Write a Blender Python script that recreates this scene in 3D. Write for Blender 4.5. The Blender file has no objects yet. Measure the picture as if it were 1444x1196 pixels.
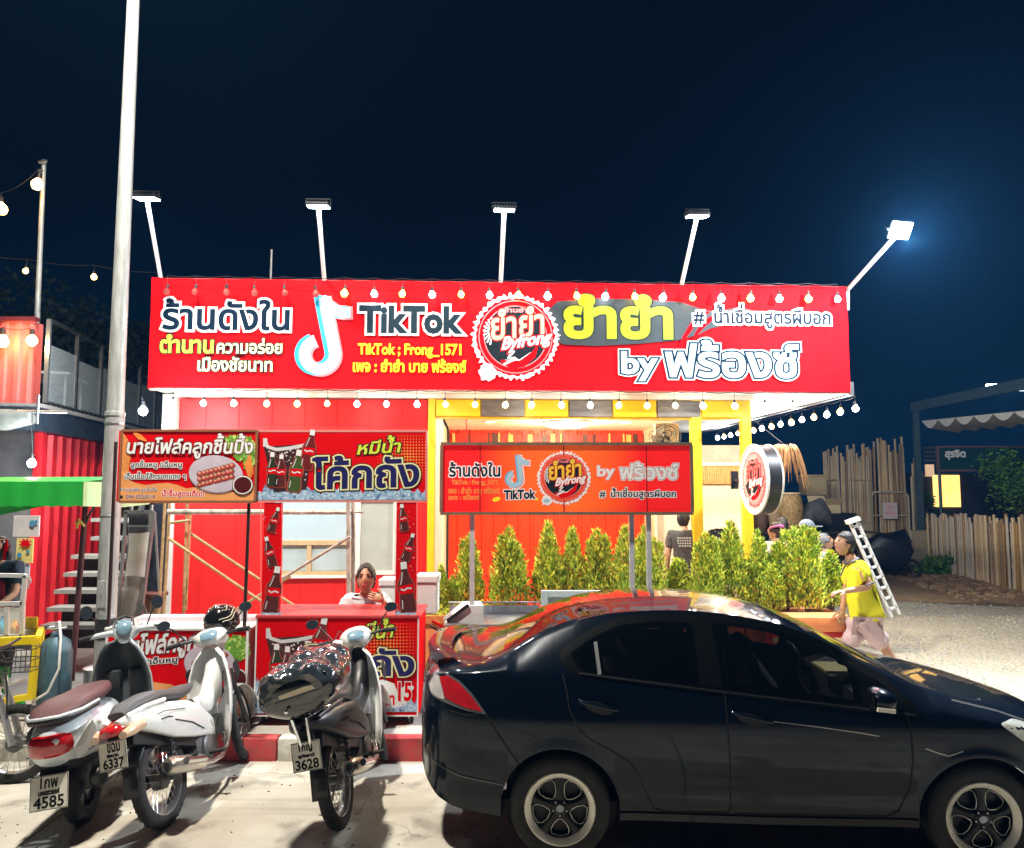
import bpy, bmesh, math, random
from mathutils import Vector, Matrix, Euler, noise
R = math.radians
PI = math.pi
random.seed(7)
scn = bpy.context.scene
COL = scn.collection

# ------------------------------------------------------------------ camera
FPX, PITCH, CAMH = 1080.0, R(4.87), 2.2
cd = bpy.data.cameras.new('camera')
cd.sensor_width = 36.0
cd.lens = FPX / 1444 * 36
cd.clip_end = 600
cam = bpy.data.objects.new('camera', cd)
COL.objects.link(cam)
cam.location = (0, 0, CAMH)
cam.rotation_euler = (R(90) + PITCH, 0, 0)
scn.camera = cam

# ------------------------------------------------------------------ night sky
w = bpy.data.worlds.new('World')
scn.world = w
w.use_nodes = True
wn, wl = w.node_tree.nodes, w.node_tree.links
bg = wn['Background']
tc = wn.new('ShaderNodeTexCoord')
sep = wn.new('ShaderNodeSeparateXYZ')
rp = wn.new('ShaderNodeValToRGB')
ns = wn.new('ShaderNodeTexNoise')
ns.inputs['Scale'].default_value = 1.6
ns.inputs['Detail'].default_value = 3
ad = wn.new('ShaderNodeMath'); ad.operation = 'MULTIPLY_ADD'
ad.inputs[1].default_value = 0.16
wl.new(tc.outputs['Generated'], ns.inputs['Vector'])
wl.new(tc.outputs['Generated'], sep.inputs[0])
wl.new(ns.outputs['Fac'], ad.inputs[0])
wl.new(sep.outputs['Z'], ad.inputs[2])
wl.new(ad.outputs[0], rp.inputs[0])
wl.new(rp.outputs[0], bg.inputs[0])
e = rp.color_ramp.elements
e[0].position, e[0].color = 0.06, (0.0014, 0.0160, 0.046, 1)
e[1].position, e[1].color = 0.62, (0.0003, 0.0006, 0.0045, 1)
k = e.new(0.24); k.color = (0.0009, 0.0085, 0.026, 1)
k = e.new(0.42); k.color = (0.0005, 0.0022, 0.0105, 1)
bg.inputs[1].default_value = 0.55

scn.view_settings.view_transform = 'Standard'
scn.view_settings.look = 'None'
scn.view_settings.exposure = 0.30
scn.view_settings.gamma = 1.0
scn.cycles.use_denoising = True
scn.cycles.max_bounces = 6
scn.cycles.diffuse_bounces = 3
scn.cycles.glossy_bounces = 3
scn.cycles.transmission_bounces = 4
scn.cycles.transparent_max_bounces = 8
scn.cycles.caustics_reflective = False
scn.cycles.caustics_refractive = False
scn.cycles.sample_clamp_indirect = 6.0

# ------------------------------------------------------------------ pixel helpers (photograph pixel -> place)
CP, SP = math.cos(PITCH), math.sin(PITCH)
def ray(px, py):
    a, b = (px - 722) / FPX, (598 - py) / FPX
    return Vector((a, CP - b * SP, SP + b * CP))
def at(px, py, Y):
    r = ray(px, py); t = Y / r.y
    return Vector((r.x * t, Y, CAMH + r.z * t))
def onz(px, py, Z=0.0):
    r = ray(px, py); t = (Z - CAMH) / r.z
    return Vector((r.x * t, r.y * t, Z))
# facade frame: u along the banner, v into the building
FO, FA = Vector((-4.604, 9.6, 0)), R(2.68)
FU, FV = Vector((math.cos(FA), math.sin(FA), 0)), Vector((-math.sin(FA), math.cos(FA), 0))
def fp(px, py, v=0.0):
    r = ray(px, py)
    t = (v + FO.dot(FV)) / r.dot(FV)
    p = Vector((0, 0, CAMH)) + r * t
    return (p - FO).dot(FU), p.z
def fw(u, v, z=0.0):
    q = FO + FU * u + FV * v
    return Vector((q.x, q.y, z))

# ------------------------------------------------------------------ materials
MATS = {}
def mat(name, col, rough=0.6, metal=0.0, var=0.0, scale=8.0, bump=0.0, coat=0.0, spec=0.5, emit=None, es=0.0, col2=None, trans=0.0, stretch=None, detail=5.0, sss=0.0, bscale=None):
    if name in MATS: return MATS[name]
    m = bpy.data.materials.new(name); m.use_nodes = True
    n, l = m.node_tree.nodes, m.node_tree.links
    p = n['Principled BSDF']
    c4 = (*col, 1)
    p.inputs['Base Color'].default_value = c4
    p.inputs['Roughness'].default_value = rough
    p.inputs['Metallic'].default_value = metal
    p.inputs['Coat Weight'].default_value = coat
    p.inputs['Coat Roughness'].default_value = 0.06
    p.inputs['Specular IOR Level'].default_value = spec
    p.inputs['Transmission Weight'].default_value = trans
    if emit:
        p.inputs['Emission Color'].default_value = (*emit, 1)
        p.inputs['Emission Strength'].default_value = es
    if var or bump or col2:
        t = n.new('ShaderNodeTexCoord'); nz = n.new('ShaderNodeTexNoise')
        src = t.outputs['Object']
        if stretch:
            mp = n.new('ShaderNodeMapping'); mp.inputs['Scale'].default_value = stretch
            l.new(src, mp.inputs[0]); src = mp.outputs[0]
        l.new(src, nz.inputs['Vector'])
        nz.inputs['Scale'].default_value = scale; nz.inputs['Detail'].default_value = detail
        nz.inputs['Roughness'].default_value = 0.65
        if var or col2:
            r = n.new('ShaderNodeValToRGB')
            r.color_ramp.elements[0].position = 0.32; r.color_ramp.elements[1].position = 0.68
            r.color_ramp.elements[0].color = (*(col2 or [c * (1 - var) for c in col]), 1)
            r.color_ramp.elements[1].color = (*[min(1, c * (1 + var * .6)) for c in col], 1)
            l.new(nz.outputs['Fac'], r.inputs[0]); l.new(r.outputs[0], p.inputs['Base Color'])
            rr = n.new('ShaderNodeMapRange'); rr.inputs['To Min'].default_value = min(1, rough + .12); rr.inputs['To Max'].default_value = max(0.03, rough - .08)
            l.new(nz.outputs['Fac'], rr.inputs[0]); l.new(rr.outputs[0], p.inputs['Roughness'])
        if bump:
            b = n.new('ShaderNodeBump'); b.inputs['Strength'].default_value = 0.6; b.inputs['Distance'].default_value = bump
            nb = nz
            if bscale:
                nb = n.new('ShaderNodeTexNoise'); nb.inputs['Scale'].default_value = bscale; nb.inputs['Detail'].default_value = 4
                l.new(src, nb.inputs['Vector'])
            l.new(nb.outputs['Fac'], b.inputs['Height']); l.new(b.outputs[0], p.inputs['Normal'])
    MATS[name] = m
    return m
def glow(name, col, s):
    if name in MATS: return MATS[name]
    m = bpy.data.materials.new(name); m.use_nodes = True
    p = m.node_tree.nodes['Principled BSDF']
    p.inputs['Base Color'].default_value = (0.8, 0.8, 0.8, 1)
    p.inputs['Emission Color'].default_value = (*col, 1); p.inputs['Emission Strength'].default_value = s
    MATS[name] = m
    return m
WHITE = mat('white_enamel', (.78, .78, .76), .4, var=.12, scale=3)
BLACK = mat('black_plastic', (.014, .014, .016), .42, var=.3, scale=20)
RUBBER = mat('rubber', (.018, .018, .019), .78, var=.5, scale=14, bump=.002)
CHROME = mat('chrome', (.75, .75, .76), .14, 1.0, var=.08, scale=20)
STEEL = mat('galvanised_steel', (.50, .53, .56), .34, .85, var=.22, scale=9)
DARKSTEEL = mat('dark_steel', (.06, .065, .07), .45, .6, var=.4, scale=14)
ALU = mat('aluminium', (.70, .73, .76), .36, .45, var=.12, scale=12)
PRED = mat('print_red', (.74, .003, .006), .72, spec=.04, var=.12, scale=1.2, bump=.0006, bscale=90)
PWHITE = mat('print_white', (.84, .86, .88), .5)
PICE = mat('print_ice_blue', (.36, .58, .74), .5)
PNAVY = mat('print_navy', (.003, .014, .032), .7, spec=.1)
PDEEP = mat('print_deep_blue', (.01, .01, .12), .5)
PBLACK = mat('print_black', (.010, .010, .012), .7, spec=.15)
PYEL = mat('print_yellow', (.88, .80, .01), .5)
PLIME = mat('print_lime', (.70, .80, .06), .5)
PCREAM = mat('print_cream', (.86, .80, .42), .5)
PCYAN = mat('print_cyan', (.02, .42, .70), .5)
PPINK = mat('print_pink', (.85, .34, .36), .5)
PGREY = mat('print_charcoal', (.030, .042, .050), .6, var=.35, scale=2.5)
PORANGE = mat('print_orange', (.85, .26, .05), .5, var=.2, scale=3)
PBROWN = mat('print_brown', (.10, .012, .01), .45, var=.5, scale=30)
PGREEN = mat('print_green', (.16, .42, .03), .5, col2=(.03, .12, .01), scale=30)

# ------------------------------------------------------------------ objects
def tag(o, label=None, cat=None, group=None, kind=None):
    if label: o['label'] = label
    if cat: o['category'] = cat
    if group: o['group'] = group
    if kind: o['kind'] = kind
    return o
def thing(name, label, cat, loc=(0, 0, 0), rz=0.0, group=None, rx=0.0, ry=0.0):
    o = bpy.data.objects.new(name, None); COL.objects.link(o)
    o.location = loc; o.rotation_euler = (rx, ry, rz); o.empty_display_size = .1
    return tag(o, label, cat, group)
def copy_tree(o, parent=None):
    c = o.copy(); COL.objects.link(c); c.parent = parent
    for ch in list(o.children): copy_tree(ch, c)
    return c

class B:
    """a small mesh builder on bmesh"""
    def __init__(s): s.bm = bmesh.new(); s.mi = 0
    def _v(s, pts): return [s.bm.verts.new(p) for p in pts]
    def _f(s, vs):
        try:
            f = s.bm.faces.new(vs); f.material_index = s.mi; return f
        except ValueError: return None
    def box(s, a, b, bev=0.0):
        x0, y0, z0 = [min(a[i], b[i]) for i in range(3)]; x1, y1, z1 = [max(a[i], b[i]) for i in range(3)]
        v = s._v([(x0, y0, z0), (x1, y0, z0), (x1, y1, z0), (x0, y1, z0), (x0, y0, z1), (x1, y0, z1), (x1, y1, z1), (x0, y1, z1)])
        fs = [s._f([v[i] for i in q]) for q in ((0, 3, 2, 1), (4, 5, 6, 7), (0, 1, 5, 4), (1, 2, 6, 5), (2, 3, 7, 6), (3, 0, 4, 7))]
        if bev:
            es = {ed for f in fs for ed in f.edges}
            r = bmesh.ops.bevel(s.bm, geom=list(es), offset=bev, segments=2, affect='EDGES', profile=.6)
            for f in r['faces']: f.material_index = s.mi
        return s
    def obox(s, p0, p1, wd, ht, up=(0, 0, 1)):
        p0, p1 = Vector(p0), Vector(p1); d = (p1 - p0).normalized(); up = Vector(up)
        if abs(d.dot(up)) > .99: up = Vector((1, 0, 0))
        sd = d.cross(up).normalized(); u = sd.cross(d)
        c = [(-1, -1), (1, -1), (1, 1), (-1, 1)]
        v = s._v([p + sd * (i * wd / 2) + u * (j * ht / 2) for p in (p0, p1) for i, j in c])
        for q in ((3, 2, 1, 0), (4, 5, 6, 7), (0, 1, 5, 4), (1, 2, 6, 5), (2, 3, 7, 6), (3, 0, 4, 7)): s._f([v[i] for i in q])
        return s
    def tube(s, pts, r, seg=8, caps=True, closed=False):
        pts = [Vector(p) for p in pts]; n = len(pts); rings = []
        rs = r if isinstance(r, (list, tuple)) else [r] * n
        prev = None
        for i, p in enumerate(pts):
            if closed: d = pts[(i + 1) % n] - pts[i - 1]
            else: d = pts[min(i + 1, n - 1)] - pts[max(i - 1, 0)]
            if d.length < 1e-9: d = Vector((0, 0, 1))
            d.normalize()
            if prev is None:
                a = Vector((0, 0, 1)) if abs(d.z) < .9 else Vector((1, 0, 0))
                a = (a - d * a.dot(d)).normalized()
            else:
                a = prev - d * prev.dot(d); a = a.normalized() if a.length > 1e-6 else Vector((1, 0, 0))
            prev = a; b = d.cross(a)
            rings.append(s._v([p + (a * math.cos(2 * PI * k / seg) + b * math.sin(2 * PI * k / seg)) * rs[i] for k in range(seg)]))
        m = n if closed else n - 1
        for i in range(m):
            A, Bq = rings[i], rings[(i + 1) % n]
            for k in range(seg): s._f([A[k], A[(k + 1) % seg], Bq[(k + 1) % seg], Bq[k]])
        if caps and not closed: s._f(rings[0][::-1]); s._f(rings[-1])
        return s
    def cyl(s, p0, p1, r0, r1=None, seg=16): return s.tube([p0, p1], [r0, r0 if r1 is None else r1], seg)
    def ring(s, c, axis, R0, r, seg=32, ts=8):
        c, ax = Vector(c), Vector(axis).normalized()
        a = ax.orthogonal().normalized(); b = ax.cross(a)
        return s.tube([c + (a * math.cos(2 * PI * i / seg) + b * math.sin(2 * PI * i / seg)) * R0 for i in range(seg)], r, ts, closed=True)
    def lathe(s, prof, c=(0, 0, 0), axis=(0, 0, 1), seg=24, sx=1.0):
        """prof: (radius, height along the axis)"""
        c, ax = Vector(c), Vector(axis).normalized()
        a = ax.orthogonal().normalized(); b = ax.cross(a); rings = []
        for r, h in prof:
            if r < 1e-6: rings.append(s._v([c + ax * h]))
            else: rings.append(s._v([c + ax * h + (a * math.cos(2 * PI * k / seg) * sx + b * math.sin(2 * PI * k / seg)) * r for k in range(seg)]))
        for A, Bq in zip(rings, rings[1:]):
            for k in range(seg):
                k2 = (k + 1) % seg
                if len(A) == 1 and len(Bq) == 1: continue
                if len(A) == 1: s._f([A[0], Bq[k2], Bq[k]][::-1])
                elif len(Bq) == 1: s._f([A[k], A[k2], Bq[0]])
                else: s._f([A[k], A[k2], Bq[k2], Bq[k]])
        return s
    def ball(s, c, r, seg=12, rings=8, sc=(1, 1, 1)):
        c = Vector(c); rr = []
        for i in range(rings + 1):
            t = PI * i / rings
            if i in (0, rings): rr.append(s._v([c + Vector((0, 0, r * math.cos(t) * sc[2]))]))
            else: rr.append(s._v([c + Vector((r * math.sin(t) * math.cos(2 * PI * k / seg) * sc[0], r * math.sin(t) * math.sin(2 * PI * k / seg) * sc[1], r * math.cos(t) * sc[2])) for k in range(seg)]))
        for A, Bq in zip(rr, rr[1:]):
            for k in range(seg):
                k2 = (k + 1) % seg
                if len(A) == 1: s._f([A[0], Bq[k], Bq[k2]])
                elif len(Bq) == 1: s._f([A[k2], A[k], Bq[0]])
                else: s._f([A[k2], A[k], Bq[k], Bq[k2]])
        return s
    def loft(s, secs, seg=20, cap=True):
        """secs: (x, y, z, half width in y, half height in z, exponent[, lean]) superellipse rings across x"""
        rings = []
        for q in secs:
            x, y, z, hw, hh, ex = q[:6]; ln = q[6] if len(q) > 6 else 0
            pts = []
            for k in range(seg):
                t = 2 * PI * k / seg; ct, st = math.cos(t), math.sin(t)
                yy = math.copysign(abs(ct) ** (2 / ex), ct) * hw; zz = math.copysign(abs(st) ** (2 / ex), st) * hh
                pts.append((x + zz * ln, y + yy, z + zz))
            rings.append(s._v(pts))
        for A, Bq in zip(rings, rings[1:]):
            for k in range(seg): s._f([A[k], A[(k + 1) % seg], Bq[(k + 1) % seg], Bq[k]])
        if cap: s._f(rings[0][::-1]); s._f(rings[-1])
        return s
    def prism(s, poly, d, o=(0, 0, 0), plane='xz'):
        """a polygon (2D) given thickness d along the third axis from o"""
        def P(a, b, t):
            return {'xz': (o[0] + a, o[1] + t, o[2] + b), 'xy': (o[0] + a, o[1] + b, o[2] + t), 'yz': (o[0] + t, o[1] + a, o[2] + b)}[plane]
        A = s._v([P(a, b, 0) for a, b in poly]); C = s._v([P(a, b, d) for a, b in poly])
        n = len(poly)
        s._f(A); s._f(C[::-1])
        for i in range(n): s._f([A[(i + 1) % n], A[i], C[i], C[(i + 1) % n]])
        return s
    def quad(s, *p): s._f(s._v(p)); return s
    def grid(s, rows):
        """rows of points -> quads"""
        vv = [s._v(r) for r in rows]
        for A, Bq in zip(vv, vv[1:]):
            for k in range(len(A) - 1): s._f([A[k], A[k + 1], Bq[k + 1], Bq[k]])
        return vv
def obj(name, b, m=None, parent=None, smooth=None, loc=None, rot=None, recalc=True, weld=False):
    me = bpy.data.meshes.new(name)
    if isinstance(b, B):
        if weld: bmesh.ops.remove_doubles(b.bm, verts=b.bm.verts, dist=1e-4)
        if recalc: bmesh.ops.recalc_face_normals(b.bm, faces=b.bm.faces)
        b.bm.to_mesh(me); b.bm.free()
    else: me = b
    for q in (m if isinstance(m, (list, tuple)) else [m]):
        if q: me.materials.append(q)
    if smooth:
        me.polygons.foreach_set('use_smooth', [True] * len(me.polygons))
        try: me.set_sharp_from_angle(angle=R(smooth))
        except Exception: pass
    o = bpy.data.objects.new(name, me); COL.objects.link(o)
    if parent: o.parent = parent
    if loc: o.location = loc
    if rot: o.rotation_euler = rot
    return o
def inst(o, parent=None, loc=None, rot=None, label=None):
    c = o.copy(); COL.objects.link(c)
    if parent: c.parent = parent
    if loc is not None: c.location = loc
    if rot is not None: c.rotation_euler = rot
    return c

# ------------------------------------------------------------------ flat print and lettering
TONES = '่้๊๋์'
UPPER = 'ิีึืั็'
def _font_mesh(body, bev, res=3):
    c = bpy.data.curves.new('t', 'FONT'); c.body = body; c.size = 1.0; c.resolution_u = res
    c.bevel_depth = bev; c.bevel_resolution = 0 if bev < .03 else 1
    o = bpy.data.objects.new('t', c)
    me = bpy.data.meshes.new_from_object(o)
    vs = [v.co.copy() for v in me.vertices]; fs = [tuple(p.vertices) for p in me.polygons]
    bpy.data.objects.remove(o); bpy.data.curves.remove(c); bpy.data.meshes.remove(me)
    return vs, fs
_adv = {}
def _advance(s):
    if s not in _adv:
        a = max([v.x for v in _font_mesh(s + 'l', 0)[0]]); b = max([v.x for v in _font_mesh('l', 0)[0]])
        _adv[s] = a - b
    return _adv[s]
def glyphs(body, bev=0.0, res=3):
    main, up = '', []
    for i, ch in enumerate(body):
        if ch in TONES and ((i and body[i - 1] in UPPER) or (i + 1 < len(body) and body[i + 1] == 'ำ')):
            up.append((ch, main)); continue
        main += ch
    vs, fs = _font_mesh(main, bev, res)
    for ch, pre in up:
        a, f = _font_mesh(ch, bev, res); dx = _advance(pre); n = len(vs)
        vs += [Vector((v.x + dx, v.y + .19, v.z)) for v in a]; fs += [tuple(i + n for i in q) for q in f]
    return vs, fs
def lettering(parent, body, box, layers, y0=0.0, skew=0.0, rise=0.0, shear=0.0, name='lettering', res=3, th=.0009):
    """box = (x0, z0, x1, z1) on the plane; layers = [(material, boldness in m)] from the back to the front"""
    vs, _ = glyphs(body, 0, res)
    a0, a1 = min(v.x for v in vs), max(v.x for v in vs); b0, b1 = min(v.y for v in vs), max(v.y for v in vs)
    x0, z0, x1, z1 = box; sx, sz = (x1 - x0) / (a1 - a0), (z1 - z0) / (b1 - b0)
    out = []
    th = .0003
    for li, (m, bw) in enumerate(layers):
        vs, fs = glyphs(body, bw / ((sx + sz) / 2), res)
        zs = max(1e-6, max(abs(v.z) for v in vs)) if vs else 1
        me = bpy.data.meshes.new(name)
        P = []
        for v in vs:
            x = x0 + (v.x - a0) * sx; z = z0 + (v.y - b0) * sz
            x += shear * (z - z0); z += rise * (x - x0)
            P.append((x, y0 - .002 - .0016 * li - v.z / zs * th, z))
        me.from_pydata(P, [], fs); me.update()
        o = obj(name if li == len(layers) - 1 else name + '_outline', me, m, parent)
        out.append(o)
    return out
def flat(parent, poly, m, y=0.0, name='print_shape', b=None):
    """a flat printed polygon on an xz plane"""
    bb = b or B(); bb._f(bb._v([(p[0], y, p[1]) for p in poly]))
    if b is None: return obj(name, bb, m, parent)
def ell(cx, cz, rx, rz, n=28, rot=0.0, a0=0, a1=2 * PI):
    out = []
    for i in range(n):
        t = a0 + (a1 - a0) * i / (n if abs(a1 - a0 - 2 * PI) < 1e-6 else n - 1)
        x, z = rx * math.cos(t), rz * math.sin(t)
        out.append((cx + x * math.cos(rot) - z * math.sin(rot), cz + x * math.sin(rot) + z * math.cos(rot)))
    return out
def ribbon(bb, pts, wd, y):
    """a stroke of width wd (number or list) along pts, flat on an xz plane"""
    n = len(pts); L, Rr = [], []
    for i in range(n):
        a, c = pts[max(i - 1, 0)], pts[min(i + 1, n - 1)]
        dx, dz = c[0] - a[0], c[1] - a[1]; d = math.hypot(dx, dz) or 1
        ww = (wd[i] if isinstance(wd, (list, tuple)) else wd) / 2
        L.append((pts[i][0] - dz / d * ww, y, pts[i][1] + dx / d * ww)); Rr.append((pts[i][0] + dz / d * ww, y, pts[i][1] - dx / d * ww))
    bb.grid([L, Rr])
def lamp(name, kind, loc, energy, col=(1, 1, 1), size=.1, aim=None, parent=None, angle=None, blend=.4):
    d = bpy.data.lights.new(name, kind); d.energy = energy; d.color = col
    if kind == 'AREA': d.size = size
    elif kind in ('POINT', 'SPOT'): d.shadow_soft_size = size
    if kind == 'SPOT': d.spot_size = angle or R(120); d.spot_blend = blend
    o = bpy.data.objects.new(name, d); COL.objects.link(o); o.location = loc
    if aim is not None: o.rotation_euler = (Vector(aim) - Vector(loc)).to_track_quat('-Z', 'Y').to_euler()
    if parent: o.parent = parent
    return o

def squash(parent, yp, z0=-1e9, z1=1e9, k=.22):
    """press the layers of a print flat onto their board (yp is the board's face)"""
    for o in parent.children:
        if o.type != 'MESH' or not any(q in o.name for q in ('print', 'lettering', 'logo', 'burst', 'highlight', 'bucket_rim')): continue
        vs = o.data.vertices
        if not len(vs) or not (z0 < vs[0].co.z < z1): continue
        for v in vs: v.co.y = yp - .0012 + (v.co.y - yp) * k
# ================================================================== THE SETTING
CONC = mat('parking_concrete', (.50, .48, .42), .82, var=.22, scale=1.1, bump=.004, bscale=40, detail=9)
def ground_wear(m):
    """oil stains, tyre dust and hairline cracks over the concrete"""
    n, l = m.node_tree.nodes, m.node_tree.links; p = n['Principled BSDF']; src = p.inputs['Base Color'].links[0].from_socket
    t = n.new('ShaderNodeTexCoord')
    def layer(src, node, lo, hi, col, amt):
        r = n.new('ShaderNodeMapRange'); r.inputs[1].default_value = lo; r.inputs[2].default_value = hi; r.inputs[4].default_value = amt; l.new(node, r.inputs[0])
        x = n.new('ShaderNodeMix'); x.data_type = 'RGBA'; l.new(r.outputs[0], x.inputs['Factor']); l.new(src, x.inputs['A']); x.inputs['B'].default_value = (*col, 1); return x.outputs['Result']
    def tex(sc, det, vec=t.outputs['Object'], st=None):
        if st: mp = n.new('ShaderNodeMapping'); mp.inputs['Scale'].default_value = st; l.new(vec, mp.inputs[0]); vec = mp.outputs[0]
        q = n.new('ShaderNodeTexNoise'); q.inputs['Scale'].default_value = sc; q.inputs['Detail'].default_value = det; l.new(vec, q.inputs['Vector']); return q.outputs['Fac']
    src = layer(src, tex(.7, 6), .50, .66, (.22, .16, .10), .5)
    src = layer(src, tex(2.6, 8), .56, .68, (.12, .11, .10), .55)
    src = layer(src, tex(1.2, 6, st=(.25, 3.2, 1)), .58, .72, (.16, .15, .13), .45)
    src = layer(src, tex(60, 2), .66, .74, (.10, .09, .08), .6)
    v = n.new('ShaderNodeTexVoronoi'); v.feature = 'DISTANCE_TO_EDGE'; v.inputs['Scale'].default_value = .55
    w2 = n.new('ShaderNodeVectorMath'); w2.operation = 'ADD'; nn = n.new('ShaderNodeTexNoise'); nn.inputs['Scale'].default_value = 1.8; nn.inputs['Detail'].default_value = 6
    l.new(t.outputs['Object'], nn.inputs['Vector']); l.new(t.outputs['Object'], w2.inputs[0]); l.new(nn.outputs['Color'], w2.inputs[1]); l.new(w2.outputs[0], v.inputs['Vector'])
    src = layer(src, v.outputs['Distance'], .006, .001, (.13, .12, .10), .55)
    l.new(src, p.inputs['Base Color'])
ground_wear(CONC)
PAVE = mat('pavement_concrete', (.42, .40, .36), .85, var=.25, scale=2, bump=.003, bscale=50)
DIRT = mat('packed_dirt', (.46, .30, .16), .95, col2=(.20, .12, .065), var=.2, scale=.8, bump=.03, bscale=9, detail=9)
GRAV = mat('gravel_ground', (.56, .49, .37), .95, col2=(.28, .23, .16), var=.3, scale=26, bump=.02, bscale=38, detail=6)
def struct(name, b, m, **k): return tag(obj(name, b, m, **k), kind='structure')

b = B(); b.quad((-90, -25, -.03), (90, -25, -.03), (90, 140, -.03), (-90, 140, -.03))
struct('ground', b, mat('far_ground', (.06, .055, .04), .95, var=.4, scale=.3))
# parking apron: an even sheet cut by real joints
b = B(); b.quad((-24, -24, 0), (24, -24, 0), (24, 6.5, 0), (-24, 6.5, 0))
struct('parking_apron', b, CONC)
b = B()
for x in (-7.2, -3.05, 1.1, 5.2, 9.4): b.quad((x - .006, -4, .004), (x + .006, -4, .004), (x + .006, 6.42, .004), (x - .006, 6.42, .004))
for y in (3.1,): b.quad((-14, y - .006, .004), (14, y - .006, .004), (14, y + .006, .004), (-14, y + .006, .004))
struct('expansion_joint', b, mat('joint_filler', (.10, .095, .08), .9))
# gravel yard: many small real stones over a sheet
b = B(); n = 46
rows = []
for j in range(n):
    y = 6.5 + (23 - 6.5) * (j / (n - 1)) ** 1.2
    rows.append([(2.7 + 13.3 * i / 39, y, .012 + .018 * noise.noise(Vector((i * .9, y * 1.7, 0)))) for i in range(40)])
b.grid(rows); struct('gravel_yard', b, GRAV, smooth=60)
b = B(); random.seed(3)
for i in range(15000):
    y = 6.6 + 11 * random.random() ** 1.6; x = 2.9 + random.random() * 8.5
    if x < 3.2 and y > 8: continue
    s_ = random.choice((.010, .014, .02, .012, .034 if i % 9 == 0 else .016)); a = random.random() * 6.3
    v = b._v([(x + s_ * math.cos(a + q * 2.09), y + s_ * math.sin(a + q * 2.09), .012) for q in range(3)] + [(x, y, .014 + s_ * .9)])
    for q in range(3): b._f([v[q], v[(q + 1) % 3], v[3]])
tag(obj('gravel', b, mat('gravel_stone', (.52, .50, .46), .9, col2=(.27, .26, .24), var=.2, scale=40)), kind='stuff')
b = B(); rows = []
for j in range(40):
    t = j / 39; row = []
    for i in range(50):
        x = 4.6 + 16 * i / 49; near = 15.4 - (x - 7) * .36 if x > 4 else 16
        y = near + (26 - near) * t
        row.append((x, y, .022 + .05 * max(0, noise.noise(Vector((x * 1.1, y * 1.3, 2)))) + (.08 * max(0, noise.noise(Vector((x * 2.4, y * 2.4, 5)))) if t > .25 else 0)))
    rows.append(row)
b.grid(rows); struct('dirt_track', b, DIRT, smooth=60)
# clods of earth along the foot of the fence
b = B(); random.seed(5)
for i in range(420):
    t = random.random(); p = Vector((11.5, 21.1, 0)).lerp(Vector((10.7, 15.6, 0)), t) + Vector((random.uniform(-1.9, .1), random.uniform(-.8, .4), 0))
    s_ = random.uniform(.02, .09)
    b.ball((p.x, p.y, .04), s_, 6, 4, (1, 1, .6))
tag(obj('earth_clods', b, DIRT), kind='stuff')

b = B(); random.seed(17)
for i in range(240):
    x, y = random.uniform(-5, 3), random.uniform(4.3, 6.35); s_ = random.uniform(.004, .012); a = random.random() * 6
    v = b._v([(x + s_ * math.cos(a + q * 2.09), y + s_ * math.sin(a + q * 2.09), .001) for q in range(3)] + [(x, y, s_ * .9)])
    for q in range(3): b._f([v[q], v[(q + 1) % 3], v[3]])
tag(obj('grit', b, mat('grit_brown', (.12, .09, .06), .9)), kind='stuff')
# pavement with painted kerb stones
PZ = .17
b = B(); b.box((-12, 6.56, -.02), (2.55, 17.5, PZ)); struct('pavement', b, PAVE)
KR = mat('kerb_paint_red', (.60, .045, .06), .65, col2=(.42, .10, .09), var=.25, scale=9, bump=.003)
KW = mat('kerb_paint_white', (.72, .70, .64), .7, col2=(.46, .43, .37), var=.15, scale=8, bump=.003)
kx = [onz(p, 1076).x for p in (-420, -190, 70, 355 - 25 + 28, 435, 520)]
edges = [(-7.4, 0), (-5.1, 1), (-3.05, 0)]
kb = [onz(px, 1077).x for px in (355, 388, 520)]
segs = [(-12, -9.4, KR), (-9.4, -7.1, KW), (-7.1, -4.7, KR), (-4.7, -2.9, KW), (-2.9, onz(387, 1077).x, KR), (onz(387, 1077).x, onz(523, 1077).x, KW), (onz(523, 1077).x, .05, KR), (.05, 1.3, KW), (1.3, 2.55, KR)]
kerb = thing('kerb', None, None, (0, 6.42, 0)); kerb['kind'] = 'structure'
for x0, x1, m in segs:
    b = B(); b.box((x0 + .004, 0, -.02), (x1 - .004, .138, PZ + .012), bev=.022)
    obj('kerb_stone', b, m, kerb, smooth=40)

# ================================================================== THE SHOP
CREAM = mat('cream_wall', (.74, .62, .42), .7, var=.08, scale=2, bump=.001)
SOFF = mat('white_soffit', (.78, .76, .70), .6, var=.06, scale=2)
YSTEEL = mat('yellow_steel', (.86, .56, .015), .42, var=.12, scale=5)
YPAN = mat('yellow_panel', (.88, .58, .0), .45, var=.1, scale=4)
GPAN = mat('grey_panel', (.16, .15, .13), .4, var=.4, scale=4, stretch=(1, 1, 6))
RWALL = mat('red_wall_paint', (.74, .012, .010), .5, var=.14, scale=1.3, bump=.002, bscale=12)
FROST = mat('frosted_glass', (.42, .46, .42), .3, var=.08, scale=6)
PALEBLUE = mat('pale_blue_sheet', (.42, .56, .62), .45, var=.05, scale=3)
TIMB = mat('window_frame_beige', (.55, .40, .22), .55, var=.15, scale=6)
shop = thing('food_shop', 'single storey shop with red wall, yellow columns and cream room behind the shrubs', 'shop', fw(0, 0, 0), FA)
SD = -FA
uL = fp(245, 700, .4)[0]; uC1 = fp(603, 700, .4)[0]; uC1b = fp(613, 700, .4)[0]
uC2 = fp(975, 650, .4)[0]; uC2b = fp(989, 650, .4)[0]; uC3 = fp(1045, 620, .45)[0]; uC3b = fp(1058, 620, .45)[0]
zB0 = fp(800, 588, .4)[1]; zB1 = fp(800, 565, .4)[1]
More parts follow.
